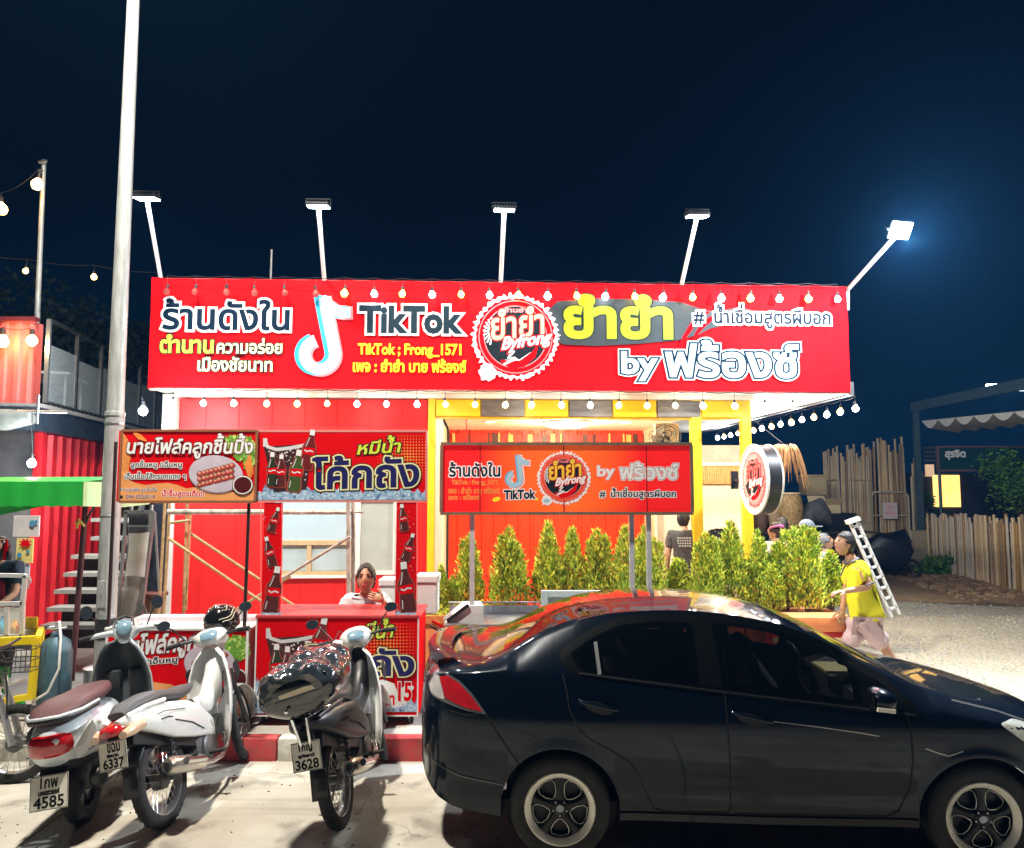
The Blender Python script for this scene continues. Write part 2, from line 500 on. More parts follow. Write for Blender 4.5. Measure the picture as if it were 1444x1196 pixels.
zRB = 3.46
# roof slab, soffit and fascia
b = B(); b.box((.05, .12, zRB), (9.05, 7.0, 3.62)); obj('soffit', b, SOFF, shop)
b = B(); b.box((-.02, .10, 3.625), (9.08, 7.05, 4.55)); obj('roof', b, mat('roof_sheet', (.30, .30, .31), .6, .3, var=.3, scale=4), shop)
b = B(); b.box((.0, .05, zRB - .005), (9.08, .118, 3.60)); obj('fascia', b, SOFF, shop)
b = B(); b.box((9.085, .05, zRB - .02), (9.15, 7.0, 3.62)); obj('fascia', b, mat('dark_fascia', (.10, .10, .11), .5, var=.3), shop)
# cornice strip under the banner
b = B(); b.box((.25, .25, zB1 + .01), (uC3b, .36, zRB - .004)); obj('cornice', b, SOFF, shop)
# yellow columns
for u0, u1, v in ((uC1, uC1b, .36), (uC2, uC2b, .36), (uC3, uC3b, .40), (uC3 + .02, uC3b - .02, 2.9), (uL - .08, uL, .42)):
    b = B(); b.box((u0, v, .17), (u1, v + .12, zRB - .004), bev=.006); obj('column', b, YSTEEL if u0 > 1 else SOFF, shop)
# beam of yellow and grey panels
px = [614, 678, 740, 802, 864, 926, 988]
for i in range(6):
    a, c = fp(px[i], 575, .36)[0], fp(px[i + 1], 575, .36)[0]
    b = B(); b.box((a + .008, .35, zB0), (c - .008, .40, zB1), bev=.006); obj('beam_panel', b, YPAN if i % 2 == 0 else GPAN, shop)
a, c = uC2b, uC3
b = B(); b.box((a + .01, .352, zB0), (c - .004, .40, zB1), bev=.006); obj('beam_panel', b, YPAN, shop)
b = B(); b.box((uC1, .405, zB0 - .03), (uC3b, .47, zB1 + .02)); obj('beam', b, YSTEEL, shop)
# cream reveal next to the columns
for q in (((uC1b + .002, .38, .17), (uC1b + .10, .50, zB0 - .032)), ((uC2 - .34, 1.0, .17), (uC2 - .004, 1.12, zB0 - .032))): b = B(); b.box(*q); obj('wall', b, CREAM, shop)
# left red wall: container skin with window openings (pieces butt around the openings)
wv = .45
def wallpiece(u0, u1, z0, z1, m, v0=wv, v1=wv + .1, name='wall'):
    b = B(); b.box((u0, v0, z0), (u1, v1, z1)); return obj(name, b, m, shop)
ua, ub = fp(398, 740, wv)[0] - .12, fp(497, 740, wv)[0]
uc, ud = fp(503, 740, wv)[0], fp(560, 740, wv)[0]
zt = fp(450, 700, wv)[1]; zw1 = fp(450, 762, wv)[1]; zw0 = fp(450, 811, wv)[1]
wallpiece(uL, ua, .17, zB1 + .008, RWALL); wallpiece(ua, ud, zt, zB1 + .008, RWALL); wallpiece(ud, uC1 - .002, .17, zB1 + .008, RWALL); wallpiece(ua, ud, .17, zw0, RWALL)
wallpiece(ub, uc, zw0, zt, SOFF)
wallpiece(ua, ub, zw1, zt, PALEBLUE, wv + .02)
# sheet joints of the red skin
b = B()
for k in range(9):
    u = uL + .35 + k * .43
    if ua - .05 < u < ud + .05: z1 = zw0 - .01
    else: z1 = zB1
    b.box((u, wv - .008, .2), (u + .012, wv - .001, z1))
    if z1 < zB1: b.box((u, wv - .008, zt + .01), (u + .012, wv - .001, zB1))
b.box((uL, wv - .008, fp(300, 607, wv)[1]), (ub + .8, wv - .001, fp(300, 607, wv)[1] + .03)); obj('cover_strip', b, RWALL, shop)
# sliding window
wdw = thing('window', None, None); wdw.parent = shop
b = B()
b.box((ua, wv - .02, zw0), (ub, wv + .08, zw0 + .05)); b.box((ua, wv - .02, zw1 - .06), (ub, wv + .08, zw1)); b.box((ua, wv - .02, zw0 + .052), (ua + .06, wv + .08, zw1 - .062)); b.box((ub - .07, wv - .02, zw0 + .052), (ub - .001, wv + .08, zw1 - .062))
um = fp(436, 780, wv)[0]; b.box((um - .03, wv - .015, zw0 + .052), (um + .03, wv + .07, zw1 - .062))
obj('window_frame', b, TIMB, wdw)
for a, c in ((ua + .065, um - .035), (um + .035, ub - .075)):
    b = B(); b.box((a, wv + .02, zw0 + .055), (c, wv + .03, zw1 - .065)); obj('pane', b, mat('window_pane', (.42, .52, .54), .12, var=.1, scale=2), wdw)
b = B(); b.box((ua - .03, wv - .05, zw0 - .035), (ub + .02, wv + .0, zw0 - .002)); obj('sill', b, SOFF, wdw)
# frosted door light
dr = thing('window', None, None); dr.parent = shop
b = B(); b.box((uc, wv - .01, zw0), (ud, wv + .06, zw0 + .05)); b.box((uc, wv - .01, zt - .06), (ud, wv + .06, zt)); b.box((uc, wv - .01, zw0 + .052), (uc + .05, wv + .06, zt - .062)); b.box((ud - .05, wv - .01, zw0 + .052), (ud - .001, wv + .06, zt - .062)); obj('window_frame', b, SOFF, dr)
b = B(); b.box((uc + .052, wv + .02, zw0 + .052), (ud - .052, wv + .03, zt - .062)); obj('pane', b, FROST, dr)
# left end wall and back walls
b = B(); b.box((uL - .082, wv + .1, .17), (uL - .002, 6.8, zRB - .005)); obj('wall', b, mat('grey_side_wall', (.33, .35, .36), .7, var=.2), shop)
b = B(); b.box((uL, 6.7, .17), (uC2, 6.8, zRB - .005)); obj('wall', b, CREAM, shop)
# louvre by the left end of the banner
b = B(); lu0, lz1 = fp(232, 556, .3); lu1, lz0 = fp(247, 606, .3); b.box((lu0 - .02, .3, lz0), (lu1, .42, lz1)); lv = obj('louvre', b, SOFF, shop)
for k in range(9):
    b = B(); z = lz0 + .03 + k * (lz1 - lz0 - .04) / 9; b.box((lu0, .28, z), (lu1 - .02, .299, z + .022)); obj('slat', b, mat('louvre_grey', (.42, .43, .42), .5), lv)
# room: floor, ceiling, corrugated red back wall
bv = 2.9
zC = zB0 + .012
b = B(); b.box((uC1b + .102, .55, zC), (uC2 - .002, bv, zC + .05)); obj('ceiling', b, mat('cream_ceiling', (.78, .68, .52), .6, var=.04), shop)
b = B(); b.box((uC1, .3, .172), (uC3b + .4, 6.0, .21)); obj('floor', b, mat('shop_floor', (.42, .36, .28), .6, var=.2, scale=3), shop)
for q in (((uC1 - .002, .56, .22), (uC1b + .06, bv, zC)), ((uC2 - .1, 2.0, .22), (uC2 - .003, bv + .2, zC))): b = B(); b.box(*q); obj('wall', b, CREAM, shop)
rows = [[], []]
u = uC1b + .1; k = 0
pts = []
uR = fp(940, 700, 2.0)[0] + .35
while u < uR:
    pts += [(u, bv), (u + .13, bv), (u + .15, bv - .022), (u + .18, bv - .022)]; u += .20
b = B(); b.grid([[(p[0], p[1], .21) for p in pts], [(p[0], p[1], zC) for p in pts]]); obj('corrugated_wall', b, mat('red_corrugated', (.80, .045, .008), .4, .15, var=.15, scale=2), shop)
b = B(); b.box((uR, bv - .02, .21), (uC2 + .3, bv + .05, zC)); obj('wall', b, CREAM, shop)
# dark rail of hanging strips at the head of the back wall
b = B(); zz = fp(800, 626, bv)[1]; random.seed(9)
u = uC1b + .15; strip_m = [mat('strip_red', (.55, .03, .01), .5), mat('strip_dark', (.08, .03, .02), .5), mat('strip_gold', (.75, .50, .12), .5)]
while u < uR - .05:
    wd = random.choice((.03, .05, .08)); q = random.choice((0, 0, 0, 1, 2)); z1 = zC - .05 - random.random() * .03
    b = B(); b.box((u, bv - .06, z1 - .20), (u + wd - .004, bv - .04, z1)); u += wd; obj('hanging_strip', b, strip_m[q], shop)
# beige side wall behind the right bay, with bamboo band and grey band
rv = 2.2
r0, r1 = fp(975, 700, rv)[0] - .2, fp(1046, 700, rv)[0] + .02
z_a = fp(1000, 683, rv)[1]; z_b = fp(1000, 655, rv)[1]; z_c = fp(1000, 628, rv)[1]
b = B(); b.box((r0, rv, .21), (r1, rv + .1, z_a)); obj('wall', b, CREAM, shop)
b = B(); b.box((r0, rv - .03, z_a + .002), (r1, rv + .1, z_b)); bb_ = obj('bamboo_band', b, mat('bamboo_dark', (.30, .17, .05), .6, var=.5, scale=30), shop)
b = B(); k = 0
while r0 + k * .035 < r1: b.box((r0 + k * .035, rv - .05, z_a + .004), (r0 + k * .035 + .028, rv - .031, z_b - .004 - .01 * (k % 3))); k += 1
obj('bamboo_cane', b, mat('bamboo_gold', (.42, .24, .07), .55, var=.35, scale=20), bb_)
b = B(); b.box((r0, rv, z_b + .002), (r1, rv + .1, z_c)); obj('wall', b, mat('shade_grey', (.26, .24, .20), .7, var=.2), shop)
b = B(); b.box((r0 - .01, rv - .08, z_b - .02), (r1, rv - .052, z_b + .03)); obj('shelf_rail', b, CREAM, shop)
# ceiling lamps of the room
LAMP = glow('ceiling_lamp_glow', (1, .84, .58), 26)
cu, _ = fp(797, 600, 1.5)
ceil = tag(thing('ceiling_lamp', 'large round flush ceiling lamp glowing in the middle of the cream room ceiling', 'lamp', fw(cu, 1.25, zC), FA))
b = B(); b.lathe([(.36, 0), (.36, -.02), (.33, -.03)], (0, 0, 0), seg=28); b.lathe([(.33, -.03), (.0, -.03)], seg=28); obj('rim', b, SOFF, ceil)
b = B(); b.lathe([(.31, -.031), (.30, -.06), (.2, -.085), (0, -.09)], seg=28); obj('diffuser', b, LAMP, ceil, smooth=50)
lamp('ceiling_light', 'POINT', fw(cu, 1.25, zC - .22), 190, (1, .80, .52), .15)
for px_ in (690, 880):
    u_, _ = fp(px_, 602, 1.5)
    t = thing('downlight', 'small round recessed downlight %s of the large ceiling lamp' % ('left' if px_ < 700 else 'right'), 'lamp', fw(u_, 1.3, zC), FA)
    b = B(); b.lathe([(.09, 0), (.09, -.012), (.065, -.012), (.065, -.003)], seg=20); obj('rim', b, SOFF, t)
    b = B(); b.lathe([(.062, -.005), (0, -.006)], seg=20); obj('diffuser', b, glow('downlight_glow', (1, .9, .72), 14), t)
lamp('back_bay_light', 'POINT', fw((r0 + r1) / 2 + .1, 1.2, 2.85), 85, (1, .84, .6), .12)

# wall fan in the upper right corner of the room
u_, z_ = fp(935, 616, .9)
fan = thing('wall_fan', 'wire caged wall fan tilted down above the right end of the free standing sign', 'fan', fw(u_, .8, z_), FA - R(18), rx=R(-38))
b = B()
for rr, yy in ((.22, -.03), (.22, .03), (.16, -.06), (.10, -.07), (.16, .05)): b.ring((0, yy, 0), (0, 1, 0), rr, .004, 28, 5)
for k in range(20):
    a = k * PI / 10; ca, sa = math.cos(a), math.sin(a); b.tube([(0, -.075, 0), (.12 * ca, -.068, .12 * sa), (.21 * ca, -.04, .21 * sa), (.22 * ca, .03, .22 * sa), (.08 * ca, .06, .08 * sa)], .0022, 4)
obj('cage', b, DARKSTEEL, fan)
b = B()
for k in range(4):
    a = k * PI / 2
    b.grid([[(.03 * math.cos(a + q * .2), -.02 + .02 * q, .03 * math.sin(a + q * .2)) for q in range(4)], [(.19 * math.cos(a + q * .28), -.03 + .018 * q, .19 * math.sin(a + q * .28)) for q in range(4)]])
obj('blade', b, mat('fan_blade', (.35, .33, .28), .4), fan)
b = B(); b.cyl((0, .05, 0), (0, .20, 0), .07, .05); obj('motor', b, BLACK, fan, smooth=40)
b = B(); b.tube([(0, .19, 0), (.10, .24, -.02), (.18, .25, -.22)], .018); obj('bracket', b, BLACK, fan, smooth=40)
# small signs propped on the beige wall
u_, z_ = fp(1010, 775, 1.6)
pb = thing('painted_board', 'white hand painted board with a red heart and black lettering by the beige wall', 'sign', fw(u_, 1.5, z_ - .12), FA, ry=R(-6))
b = B(); b.box((-.22, 0, -.15), (.22, .02, .42)); obj('panel', b, CREAM, pb)
lettering(pb, 'สุข', (-.10, .22, .17, .42), [(PBLACK, .02)], 0)
lettering(pb, 'กินได้', (-.17, -.06, .16, .16), [(PRED, .015)], 0)
hb = B(); hb._f(hb._v([(x * .0045 - .16, -.004, z * .0045 + .34) for x, z in [(16 * math.sin(t) ** 3, 13 * math.cos(t) - 5 * math.cos(2 * t) - 2 * math.cos(3 * t) - math.cos(4 * t)) for t in [q * PI / 12 for q in range(24)]]])); obj('heart', hb, PRED, pb)

# ================================================================== MAIN BANNER
bn = thing('banner', 'wide red vinyl shop banner with yellow, white and navy Thai lettering along the roof edge', 'banner', fw(0, 0, 0), FA)
bl, bt_ = fp(214, 390); bl0, bz0 = fp(208, 547); br, brt = fp(1197, 403); 
bz0, bz1 = 3.478, 4.908
b = B(); rows = []
nx, nz = 180, 16
for j in range(nz + 1):
    t = j / nz; row = []
    for i in range(nx + 1):
        s_ = i / nx; x = -.01 + 9.10 * s_
        z = bz0 + (bz1 - bz0) * t
        dent = .010 * noise.noise(Vector((s_ * 14, t * 2.2, 3))) + .006 * noise.noise(Vector((s_ * 45 + t * 6, t * 3, 7))) * t
        if j == nz: z -= .012 * abs(math.sin(s_ * PI * 22)) 
        y = -.006 * math.sin(s_ * 40 + t * 2) * t * t - .012 * max(0, noise.noise(Vector((s_ * 26, t * 1.5, 0)))) * t
        row.append((x, y + .026 + dent, z))
    rows.append(row)
b.grid(rows); obj('cloth', b, mat('banner_vinyl', (.74, .003, .006), .62, spec=.07, var=.16, scale=1.6, bump=.035, bscale=2.6, stretch=(1, 1, .45)), bn, smooth=60)
b = B(); b.box((-.02, .05, bz0 - .012), (9.1, .09, bz0 + .03)); b.box((-.02, .05, bz1 - .04), (9.1, .09, bz1 + .002)); b.box((-.02, .05, bz0 + .03), (.02, .09, bz1 - .04)); b.box((9.06, .05, bz0 + .03), (9.1, .09, bz1 - .04))
obj('frame', b, mat('banner_frame', (.45, .04, .04), .5, .3), bn)
def FB(l, t, r, bt, v=0.0):
    a, c = fp(l, bt, v), fp(r, t, v); return (a[0], a[1], c[0], c[1])
def note(parent, cx, cz, h_, y0, mats, rot=0.0):
    """a music note with a hook: layers of (material, dx, dz, extra width)"""
    out = []
    for li, (m, dx, dz, ex) in enumerate(mats):
        bb = B(); yy = y0 - .0024 * li
        def T(p):
            x, z = p[0] * h_ + dx, p[1] * h_ + dz
            return (cx + x * math.cos(rot) - z * math.sin(rot), cz + x * math.sin(rot) + z * math.cos(rot))
        wd = (.15 + ex) * h_
        arc = [(-.10 + .195 * math.cos(a), -.235 + .195 * math.sin(a)) for a in [R(96 + 264 * q / 26) for q in range(27)]]
        pts = arc + [(.095, -.1), (.095, .1), (.095, .5 + ex * .5)]
        ribbon(bb, [T(p) for p in pts], wd, yy)
        fl = [(.10 + .03, .42), (.17, .30), (.25, .225), (.36, .19)]
        ribbon(bb, [T(p) for p in [(.06, .5 + ex * .5), (.12, .40), (.20, .30), (.29, .255), (.40 + ex * .5, .235)]], [wd * .5, wd * .95, wd * 1.05, wd * 1.0, wd * 1.0], yy - .0008)
        out.append(obj('note_logo', bb, m, parent))
    return out
def jag(cx, cz, r, n=150, amp=.05, seed=1):
    random.seed(seed); o = []
    for i in range(n):
        a = 2 * PI * i / n; rr = r * (1 + amp * (random.random() - .4) + amp * .5 * math.sin(i * 1.9))
        o.append((cx + rr * math.cos(a), cz + rr * math.sin(a)))
    return o
def round_logo(parent, cx, cz, r, y0, ym=mat('print_peach', (.92, .46, .30), .6), ring=PWHITE, seed=1, disc=PRED):
    s = r / .5
    flat(parent, jag(cx, cz, r, amp=.07, seed=seed), ring, y0 - .002, 'logo_ring')
    flat(parent, jag(cx, cz, r * .915, 110, .035, seed + 1), disc, y0 - .004, 'logo_disc')
    for k, (ra, m) in enumerate(((.87, mat('print_rose', (.86, .22, .24), .5)), (.845, disc), (.745, mat('print_rose', (.86, .22, .24), .5)), (.72, mat('print_disc_dark', (.012, .018, .024), .7, spec=.1, var=.3, scale=6)))):
        flat(parent, ell(cx, cz, r * ra, r * ra, 40), m, y0 - .0056 - .0012 * k, 'logo_disc')
    # red chilli under the words
    bb = B(); ribbon(bb, [(cx - r * .34, cz - r * .56), (cx - r * .1, cz - r * .68), (cx + r * .16, cz - r * .62), (cx + r * .42, cz - r * .42), (cx + r * .52, cz - r * .2)], [s * .02, s * .09, s * .10, s * .07, s * .01], y0 - .0112); obj('chilli_print', bb, PRED, parent)
    bb = B(); ribbon(bb, [(cx - r * .25, cz - r * .55), (cx + r * .1, cz - r * .55), (cx + r * .36, cz - r * .36)], [s * .004, s * .014, s * .004], y0 - .0122); ribbon(bb, [(cx - r * .05, cz - r * .32), (cx - r * .16, cz - r * .5), (cx + r * .02, cz - r * .5), (cx - r * .28, cz - r * .66)], [s * .05, s * .04, s * .05, s * .02], y0 - .0128); obj('highlight', bb, PWHITE, parent)
    # burst of petals at the left of the words
    bb = B()
    for k in range(9):
        a = R(100 + k * 19); p = (cx - r * .52, cz + r * .12)
        ribbon(bb, [(p[0] + r * .10 * math.cos(a), p[1] + r * .10 * math.sin(a)), (p[0] + r * .24 * math.cos(a), p[1] + r * .33 * math.sin(a))], [s * .012, s * .02], y0 - .0116)
    obj('burst', bb, PWHITE, parent)
    lettering(parent, 'ยำยำ', (cx - r * .56, cz - r * .08, cx + r * .66, cz + r * .62), [(mat('print_deep_red', (.36, .006, .008), .6, spec=.1), .024 * s), (ym, .009 * s)], y0 - .0105, rise=.10, name='logo_lettering')
    lettering(parent, 'Byfrong', (cx - r * .34, cz - r * .40, cx + r * .78, cz - r * .03), [(PRED, .020 * s), (PWHITE, .007 * s)], y0 - .014, rise=.16, shear=.25, name='logo_lettering')
    lettering(parent, 'ร้านยำ', (cx - r * .26, cz + r * .58, cx + r * .26, cz + r * .70), [(mat('print_rose', (.86, .22, .24), .5), .004 * s)], y0 - .0105, name='logo_lettering')
    # shrimp / lime print at lower left of the ring
    flat(parent, jag(cx - r * .66, cz - r * .86, r * .19, 22, .25, seed + 4), PWHITE, y0 - .0058, 'sauce_print'); flat(parent, ell(cx - r * .66, cz - r * .87, r * .13, r * .08, 14, .2), PICE, y0 - .0075, 'sauce_print')
WO = .024
lettering(bn, 'ร้านดังใน', FB(230, 424, 408, 464), [(PWHITE, .042), (PNAVY, .012)])
lettering(bn, 'ตำนาน', FB(226, 473, 301, 497), [(PBLACK, .022), (PLIME, .009)])
lettering(bn, 'ความอร่อย', FB(306, 478, 398, 498), [(PBLACK, .020), (PCREAM, .006)])
lettering(bn, 'เมืองชัยนาท', FB(279, 504, 384, 523), [(PBLACK, .020), (PCREAM, .006)])
c0 = FB(415, 420, 493, 527); note(bn, c0[0] + (c0[2] - c0[0]) * .52, (c0[1] + c0[3]) / 2 - .0, 0.98, -.002, [(mat('print_rose', (.86, .22, .24), .5), .02, -.015, .03), (PCYAN, -.035, .012, .02), (PICE, .008, 0, .0)], rot=R(12))
lettering(bn, 'TikTok', FB(508, 434, 648, 468), [(PWHITE, .048), (mat('print_slate', (.012, .028, .040), .7, spec=.1), .020)])
lettering(bn, 'TikTok ; Frong_1571', FB(505, 486, 650, 504), [(PYEL, .006)])
lettering(bn, 'เพจ : ยำยำ บาย ฟร้องซ์', FB(498, 507, 657, 524), [(PYEL, .006)])
lc = fp(727, 475); round_logo(bn, lc[0], lc[1], .555, -.002)
# charcoal chilli shaped field behind the big yellow word
fld = [(775, 436), (786, 425), (840, 421), (900, 422), (960, 426), (975, 431), (992, 437), (1010, 440), (1042, 433), (1062, 438), (1050, 452), (1022, 459), (1000, 464), (985, 472), (955, 480), (900, 485), (840, 488), (795, 486), (778, 478), (770, 460)]
flat(bn, [fp(*q) for q in fld], PGREY, -.002, 'field_print')
for k, pp in enumerate(([(958, 488), (965, 476), (974, 462), (984, 447), (1000, 440)], [(976, 480), (984, 468), (992, 458), (1004, 448)])):
    bb = B(); ribbon(bb, [fp(*q) for q in pp], [.012, .05, .065, .06, .02][:len(pp)], -.0045 - .001 * k); obj('chilli_print', bb, PRED, bn)
lettering(bn, 'ยำยำ', FB(798, 419, 945, 475), [(PBLACK, .046), (mat('print_olive', (.20, .30, .02), .5), .034), (PYEL, .020)], -.004)
lettering(bn, '#  น้ำเชื่อมสูตรผีบอก', FB(979, 431, 1170, 462), [(PWHITE, .030), (PNAVY, .006)], -.004)
lettering(bn, 'by', FB(878, 497, 925, 536), [(PWHITE, .052), (PNAVY, .038), (PICE, .016)], -.002)
lettering(bn, 'ฟร้องซ์', FB(940, 482, 1124, 531), [(PWHITE, .056), (PNAVY, .040), (PICE, .016)], -.002)

squash(bn, 0)
# ================================================================== FLOODLIGHTS ON ARMS
FGLOW = glow('flood_glow', (.80, .92, 1.0), 60)
ARMW = mat('arm_white', (.74, .78, .80), .5, var=.06)
def flood(px0, px1, label, vv=-1.15, pyb=392, pyt=280, aim=None, energy=95, face=(0, .20, -1.0)):
    u0, z0 = fp(px0, pyb, .12); u1, z1 = fp(px1, pyt, vv)
    base = fw(u0, .12, 4.86); tip = fw(u1, vv, z1)
    t = thing('floodlight', label, 'floodlight', base, 0, 'floodlights on arms above the banner')
    L = lambda p: p - base
    b = B(); b.tube([L(base) + Vector((0, .02, -.25)), Vector((0, 0, .02)), L(tip)], .027, 8); obj('arm', b, ARMW, t, smooth=40)
    fd = Vector(face).normalized(); fd = FU * fd.x + FV * fd.y + Vector((0, 0, fd.z))
    rq = fd.to_track_quat('-Z', 'Y')
    hd = L(tip)
    b = B(); b.box((-.13, -.10, 0), (.13, .10, .035), bev=.008)
    for k in range(7): b.box((-.11 + k * .035, -.09, .035), (-.104 + k * .035, .09, .065))
    hs = obj('housing', b, DARKSTEEL, t, loc=hd, smooth=30); hs.rotation_euler = rq.to_euler()
    b = B(); b.box((-.115, -.085, -.012), (.115, .085, -.001)); o = obj('lamp_glass', b, FGLOW, t, loc=hd); o.rotation_euler = rq.to_euler()
    b = B(); b.tube([(-.14, 0, .02), (-.14, 0, .08), (.14, 0, .08), (.14, 0, .02)], .008, 6); o = obj('bracket', b, DARKSTEEL, t, loc=hd); o.rotation_euler = rq.to_euler()
    lp = tip + fd * .05
    l_ = lamp('flood_light', 'SPOT', lp, energy, (.88, .95, 1), .09, aim=lp + fd, angle=R(172), blend=.5)
    return t
for i, (a, c, lb, pb_, pt_) in enumerate(((228, 207, 'floodlight on a leaning arm beside the lamp post, leftmost above the banner', 388, 280), (458, 449, 'floodlight on an arm above the music note logo of the banner', 392, 291), (706, 711, 'floodlight on an upright arm above the round banner logo', 397, 296), (960, 983, 'floodlight on an arm leaning right above the big yellow lettering', 400, 305))):
    flood(a, c, lb, pyb=pb_, pyt=pt_, energy=75)
t5 = flood(1195, 1270, 'bright floodlight on a long arm off the right corner, facing the parking', vv=-1.7, pyb=402, pyt=325, energy=2000, face=(.12, -.8, -.5))
u5, z5 = fp(1270, 325, -1.7)
lamp('corner_flood_spill', 'POINT', fw(u5 - .02, -1.88, z5 - .12), 850, (.88, .95, 1), .10)
b = B(); uu, z_ = fp(383, 352, 1.5); b.cyl((0, 0, 0), (0, 0, z_ - 4.5), .018, seg=8)
tag(obj('antenna_pole', b, STEEL, loc=fw(uu, 1.5, 4.5), smooth=40), 'short bare metal pole sticking up behind the banner left of the music note', 'pole')

# ================================================================== STRING LIGHTS
BW = glow('bulb_white', (.92, .97, 1.0), 22); BY = glow('bulb_yellow', (1.0, .52, .02), 24); BA = glow('bulb_amber', (1.0, .50, .12), 15)
BOFF = mat('bulb_unlit', (.42, .06, .05), .25)
def bulb_mesh(m, name='bulb'):
    b = B(); b.lathe([(0, -.075), (.022, -.068), (.036, -.045), (.037, -.028), (.026, -.008), (.016, .004), (.015, .012)], seg=12)
    o = obj(name, b, m, smooth=60); o['template'] = 1; return o
_bt = {m.name: bulb_mesh(m) for m in (BW, BY, BA, BOFF)}
def cap_mesh():
    b = B(); b.cyl((0, 0, .008), (0, 0, .05), .018, .016, 10); return obj('socket', b, BLACK, smooth=40)
_ct = cap_mesh()
used_t = set()
def string_light(pts, mats, label, drop=.12, group=None, sag=.05, root=None, scale=1.0, cable=.005):
    root = Vector(pts[0]); t = thing('string_light', label, 'string light', root, 0, group)
    cb = B(); path = []
    for a, c in zip(pts, pts[1:]):
        a, c = Vector(a), Vector(c)
        for k in range(5): q = k / 5; p = a.lerp(c, q); p.z -= sag * 4 * q * (1 - q); path.append(p - root)
    path.append(Vector(pts[-1]) - root); cb.tube(path, cable, 5)
    for p in pts: p = Vector(p) - root; cb.tube([p, p + Vector((0, 0, -drop))], .003, 4)
    obj('cable', cb, BLACK, t)
    for p, m in zip(pts, mats):
        if m is None: continue
        q = Vector(p) - root + Vector((0, 0, -drop - .03))
        for src in (_bt[m.name], _ct):
            if src.name in used_t: o = inst(src)
            else: o = src; used_t.add(src.name)
            if 'template' in o: del o['template']
            o.parent = t; o.location = q; f_ = random.uniform(.92, 1.06); o.scale = (scale * f_,) * 3; o.rotation_euler = (random.uniform(-.2, .2), random.uniform(-.2, .2), 0)
    return t
top = []; tm = []
xs = [237, 277, 320, 360, 402, 446] + [487 + 40.7 * k for k in range(18)]
for i, x in enumerate(xs):
    u_, _z = fp(x, 396, -.10); lit = i >= 6
    top.append(fw(u_, -.12, 4.90 - .004 * (i % 2))); tm.append((BY if i % 2 == 0 else BW) if lit else BOFF)
string_light(top, tm, 'string of round bulbs hung over the top edge of the banner, left end unlit', .14, sag=.02, scale=1.15)
low = []; lm = []
for i, x in enumerate([245, 288, 330, 377, 420, 462, 504, 545, 588, 628, 670, 713, 750, 791, 832, 873, 912, 951, 990, 1035, 1078, 1117]):
    u_, _z = fp(x, 551, -.06); low.append(fw(u_, -.07, 3.46)); lm.append([BW, BA][(i * 7 // 3) % 2])
string_light(low, lm, 'string of bulbs hanging below the bottom edge of the banner', .12, sag=.02)
side = [fw(9.2, .12 + .42 * k, 3.44) for k in range(15)]
string_light(side, [[BW, BA][k % 2] for k in range(15)], 'string of glaring bulbs running back along the right side eave of the shop', .10, sag=.03, scale=1.15)
for k in (1, 5, 9, 13): lamp('eave_glow', 'POINT', fw(9.2, .12 + .42 * k, 3.18), 60, (.95, .97, 1), .06)
for k in range(0): lamp('banner_bulb_glow', 'POINT', fw(2.9 + 1.15 * k, -.22, 4.70), 3.2, (1, .86, .6), .05)
for k in range(8): lamp('low_bulb_glow', 'POINT', fw(.6 + 1.05 * k, -.18, 3.22), 7, (1, .9, .75), .05)
# ================================================================== LEFT SIDE
GALV = mat('lamp_post_zinc', (.46, .49, .49), .5, .35, var=.34, scale=3.5, stretch=(6, 6, 1), bump=.001)
lp = thing('lamp_post', 'tall tapered grey steel lamp post with a black band, in front of the red stairs', 'lamp post', (-3.645, 7.0, PZ))
b = B(); b.cyl((0, 0, 0), (0, 0, 2.72), .088, .080, 24); b.cyl((0, 0, 2.72), (0, 0, 8.2), .074, .048, 24); b.lathe([(.086, 2.70), (.086, 2.735), (.075, 2.74)], seg=24)
b.box((-.16, -.16, 0), (.16, .16, .025)); obj('pole', b, GALV, lp, smooth=40)
b = B(); b.lathe([(.0885, .70), (.0895, .70), (.0875, .88), (.086, .88)], seg=24); obj('black_band', b, mat('band_paint', (.015, .02, .03), .5, var=.4, scale=10), lp, smooth=40)
b = B(); b.box((-.04, -.092, .98), (.04, -.080, 1.22), bev=.004); b.cyl((.0, -.095, 1.10), (0, -.088, 1.10), .006, seg=8); obj('hatch', b, GALV, lp)
b = B()
for z in (2.62, 1.78, .9): b.lathe([(.083, z), (.0855, z + .002), (.0855, z + .016), (.083, z + .018)], seg=24)
obj('strap', b, STEEL, lp, smooth=40)
b = B(); b.tube([(0, 0, 8.1), (.1, -.3, 8.45), (.35, -1.1, 8.65), (.6, -1.9, 8.68)], .03, 10); obj('arm', b, GALV, lp, smooth=40)
b = B(); b.loft([(-.32, 0, 0, .06, .03, 3), (-.2, 0, .01, .12, .05, 3), (.2, 0, .01, .13, .05, 3), (.34, 0, 0, .05, .03, 3)]); hd = obj('lamp_head', b, GALV, lp, smooth=50, loc=(.68, -2.15, 8.66), rot=(0, 0, R(-70)))
b = B(); b.box((-.22, -.09, -.055), (.22, .09, -.045)); obj('lamp_glass', b, glow('street_glow', (1, .95, .85), 30), hd)
lamp('street_light', 'AREA', (-3.645 + .68, 7.0 - 2.15, 8.70), 1000, (1, .92, .78), .42, aim=(-1.2, 4.6, 0))
lamp('street_light_spread', 'POINT', (-3.645 + .68, 7.0 - 2.15, 8.64), 420, (1, .95, .87), .2)

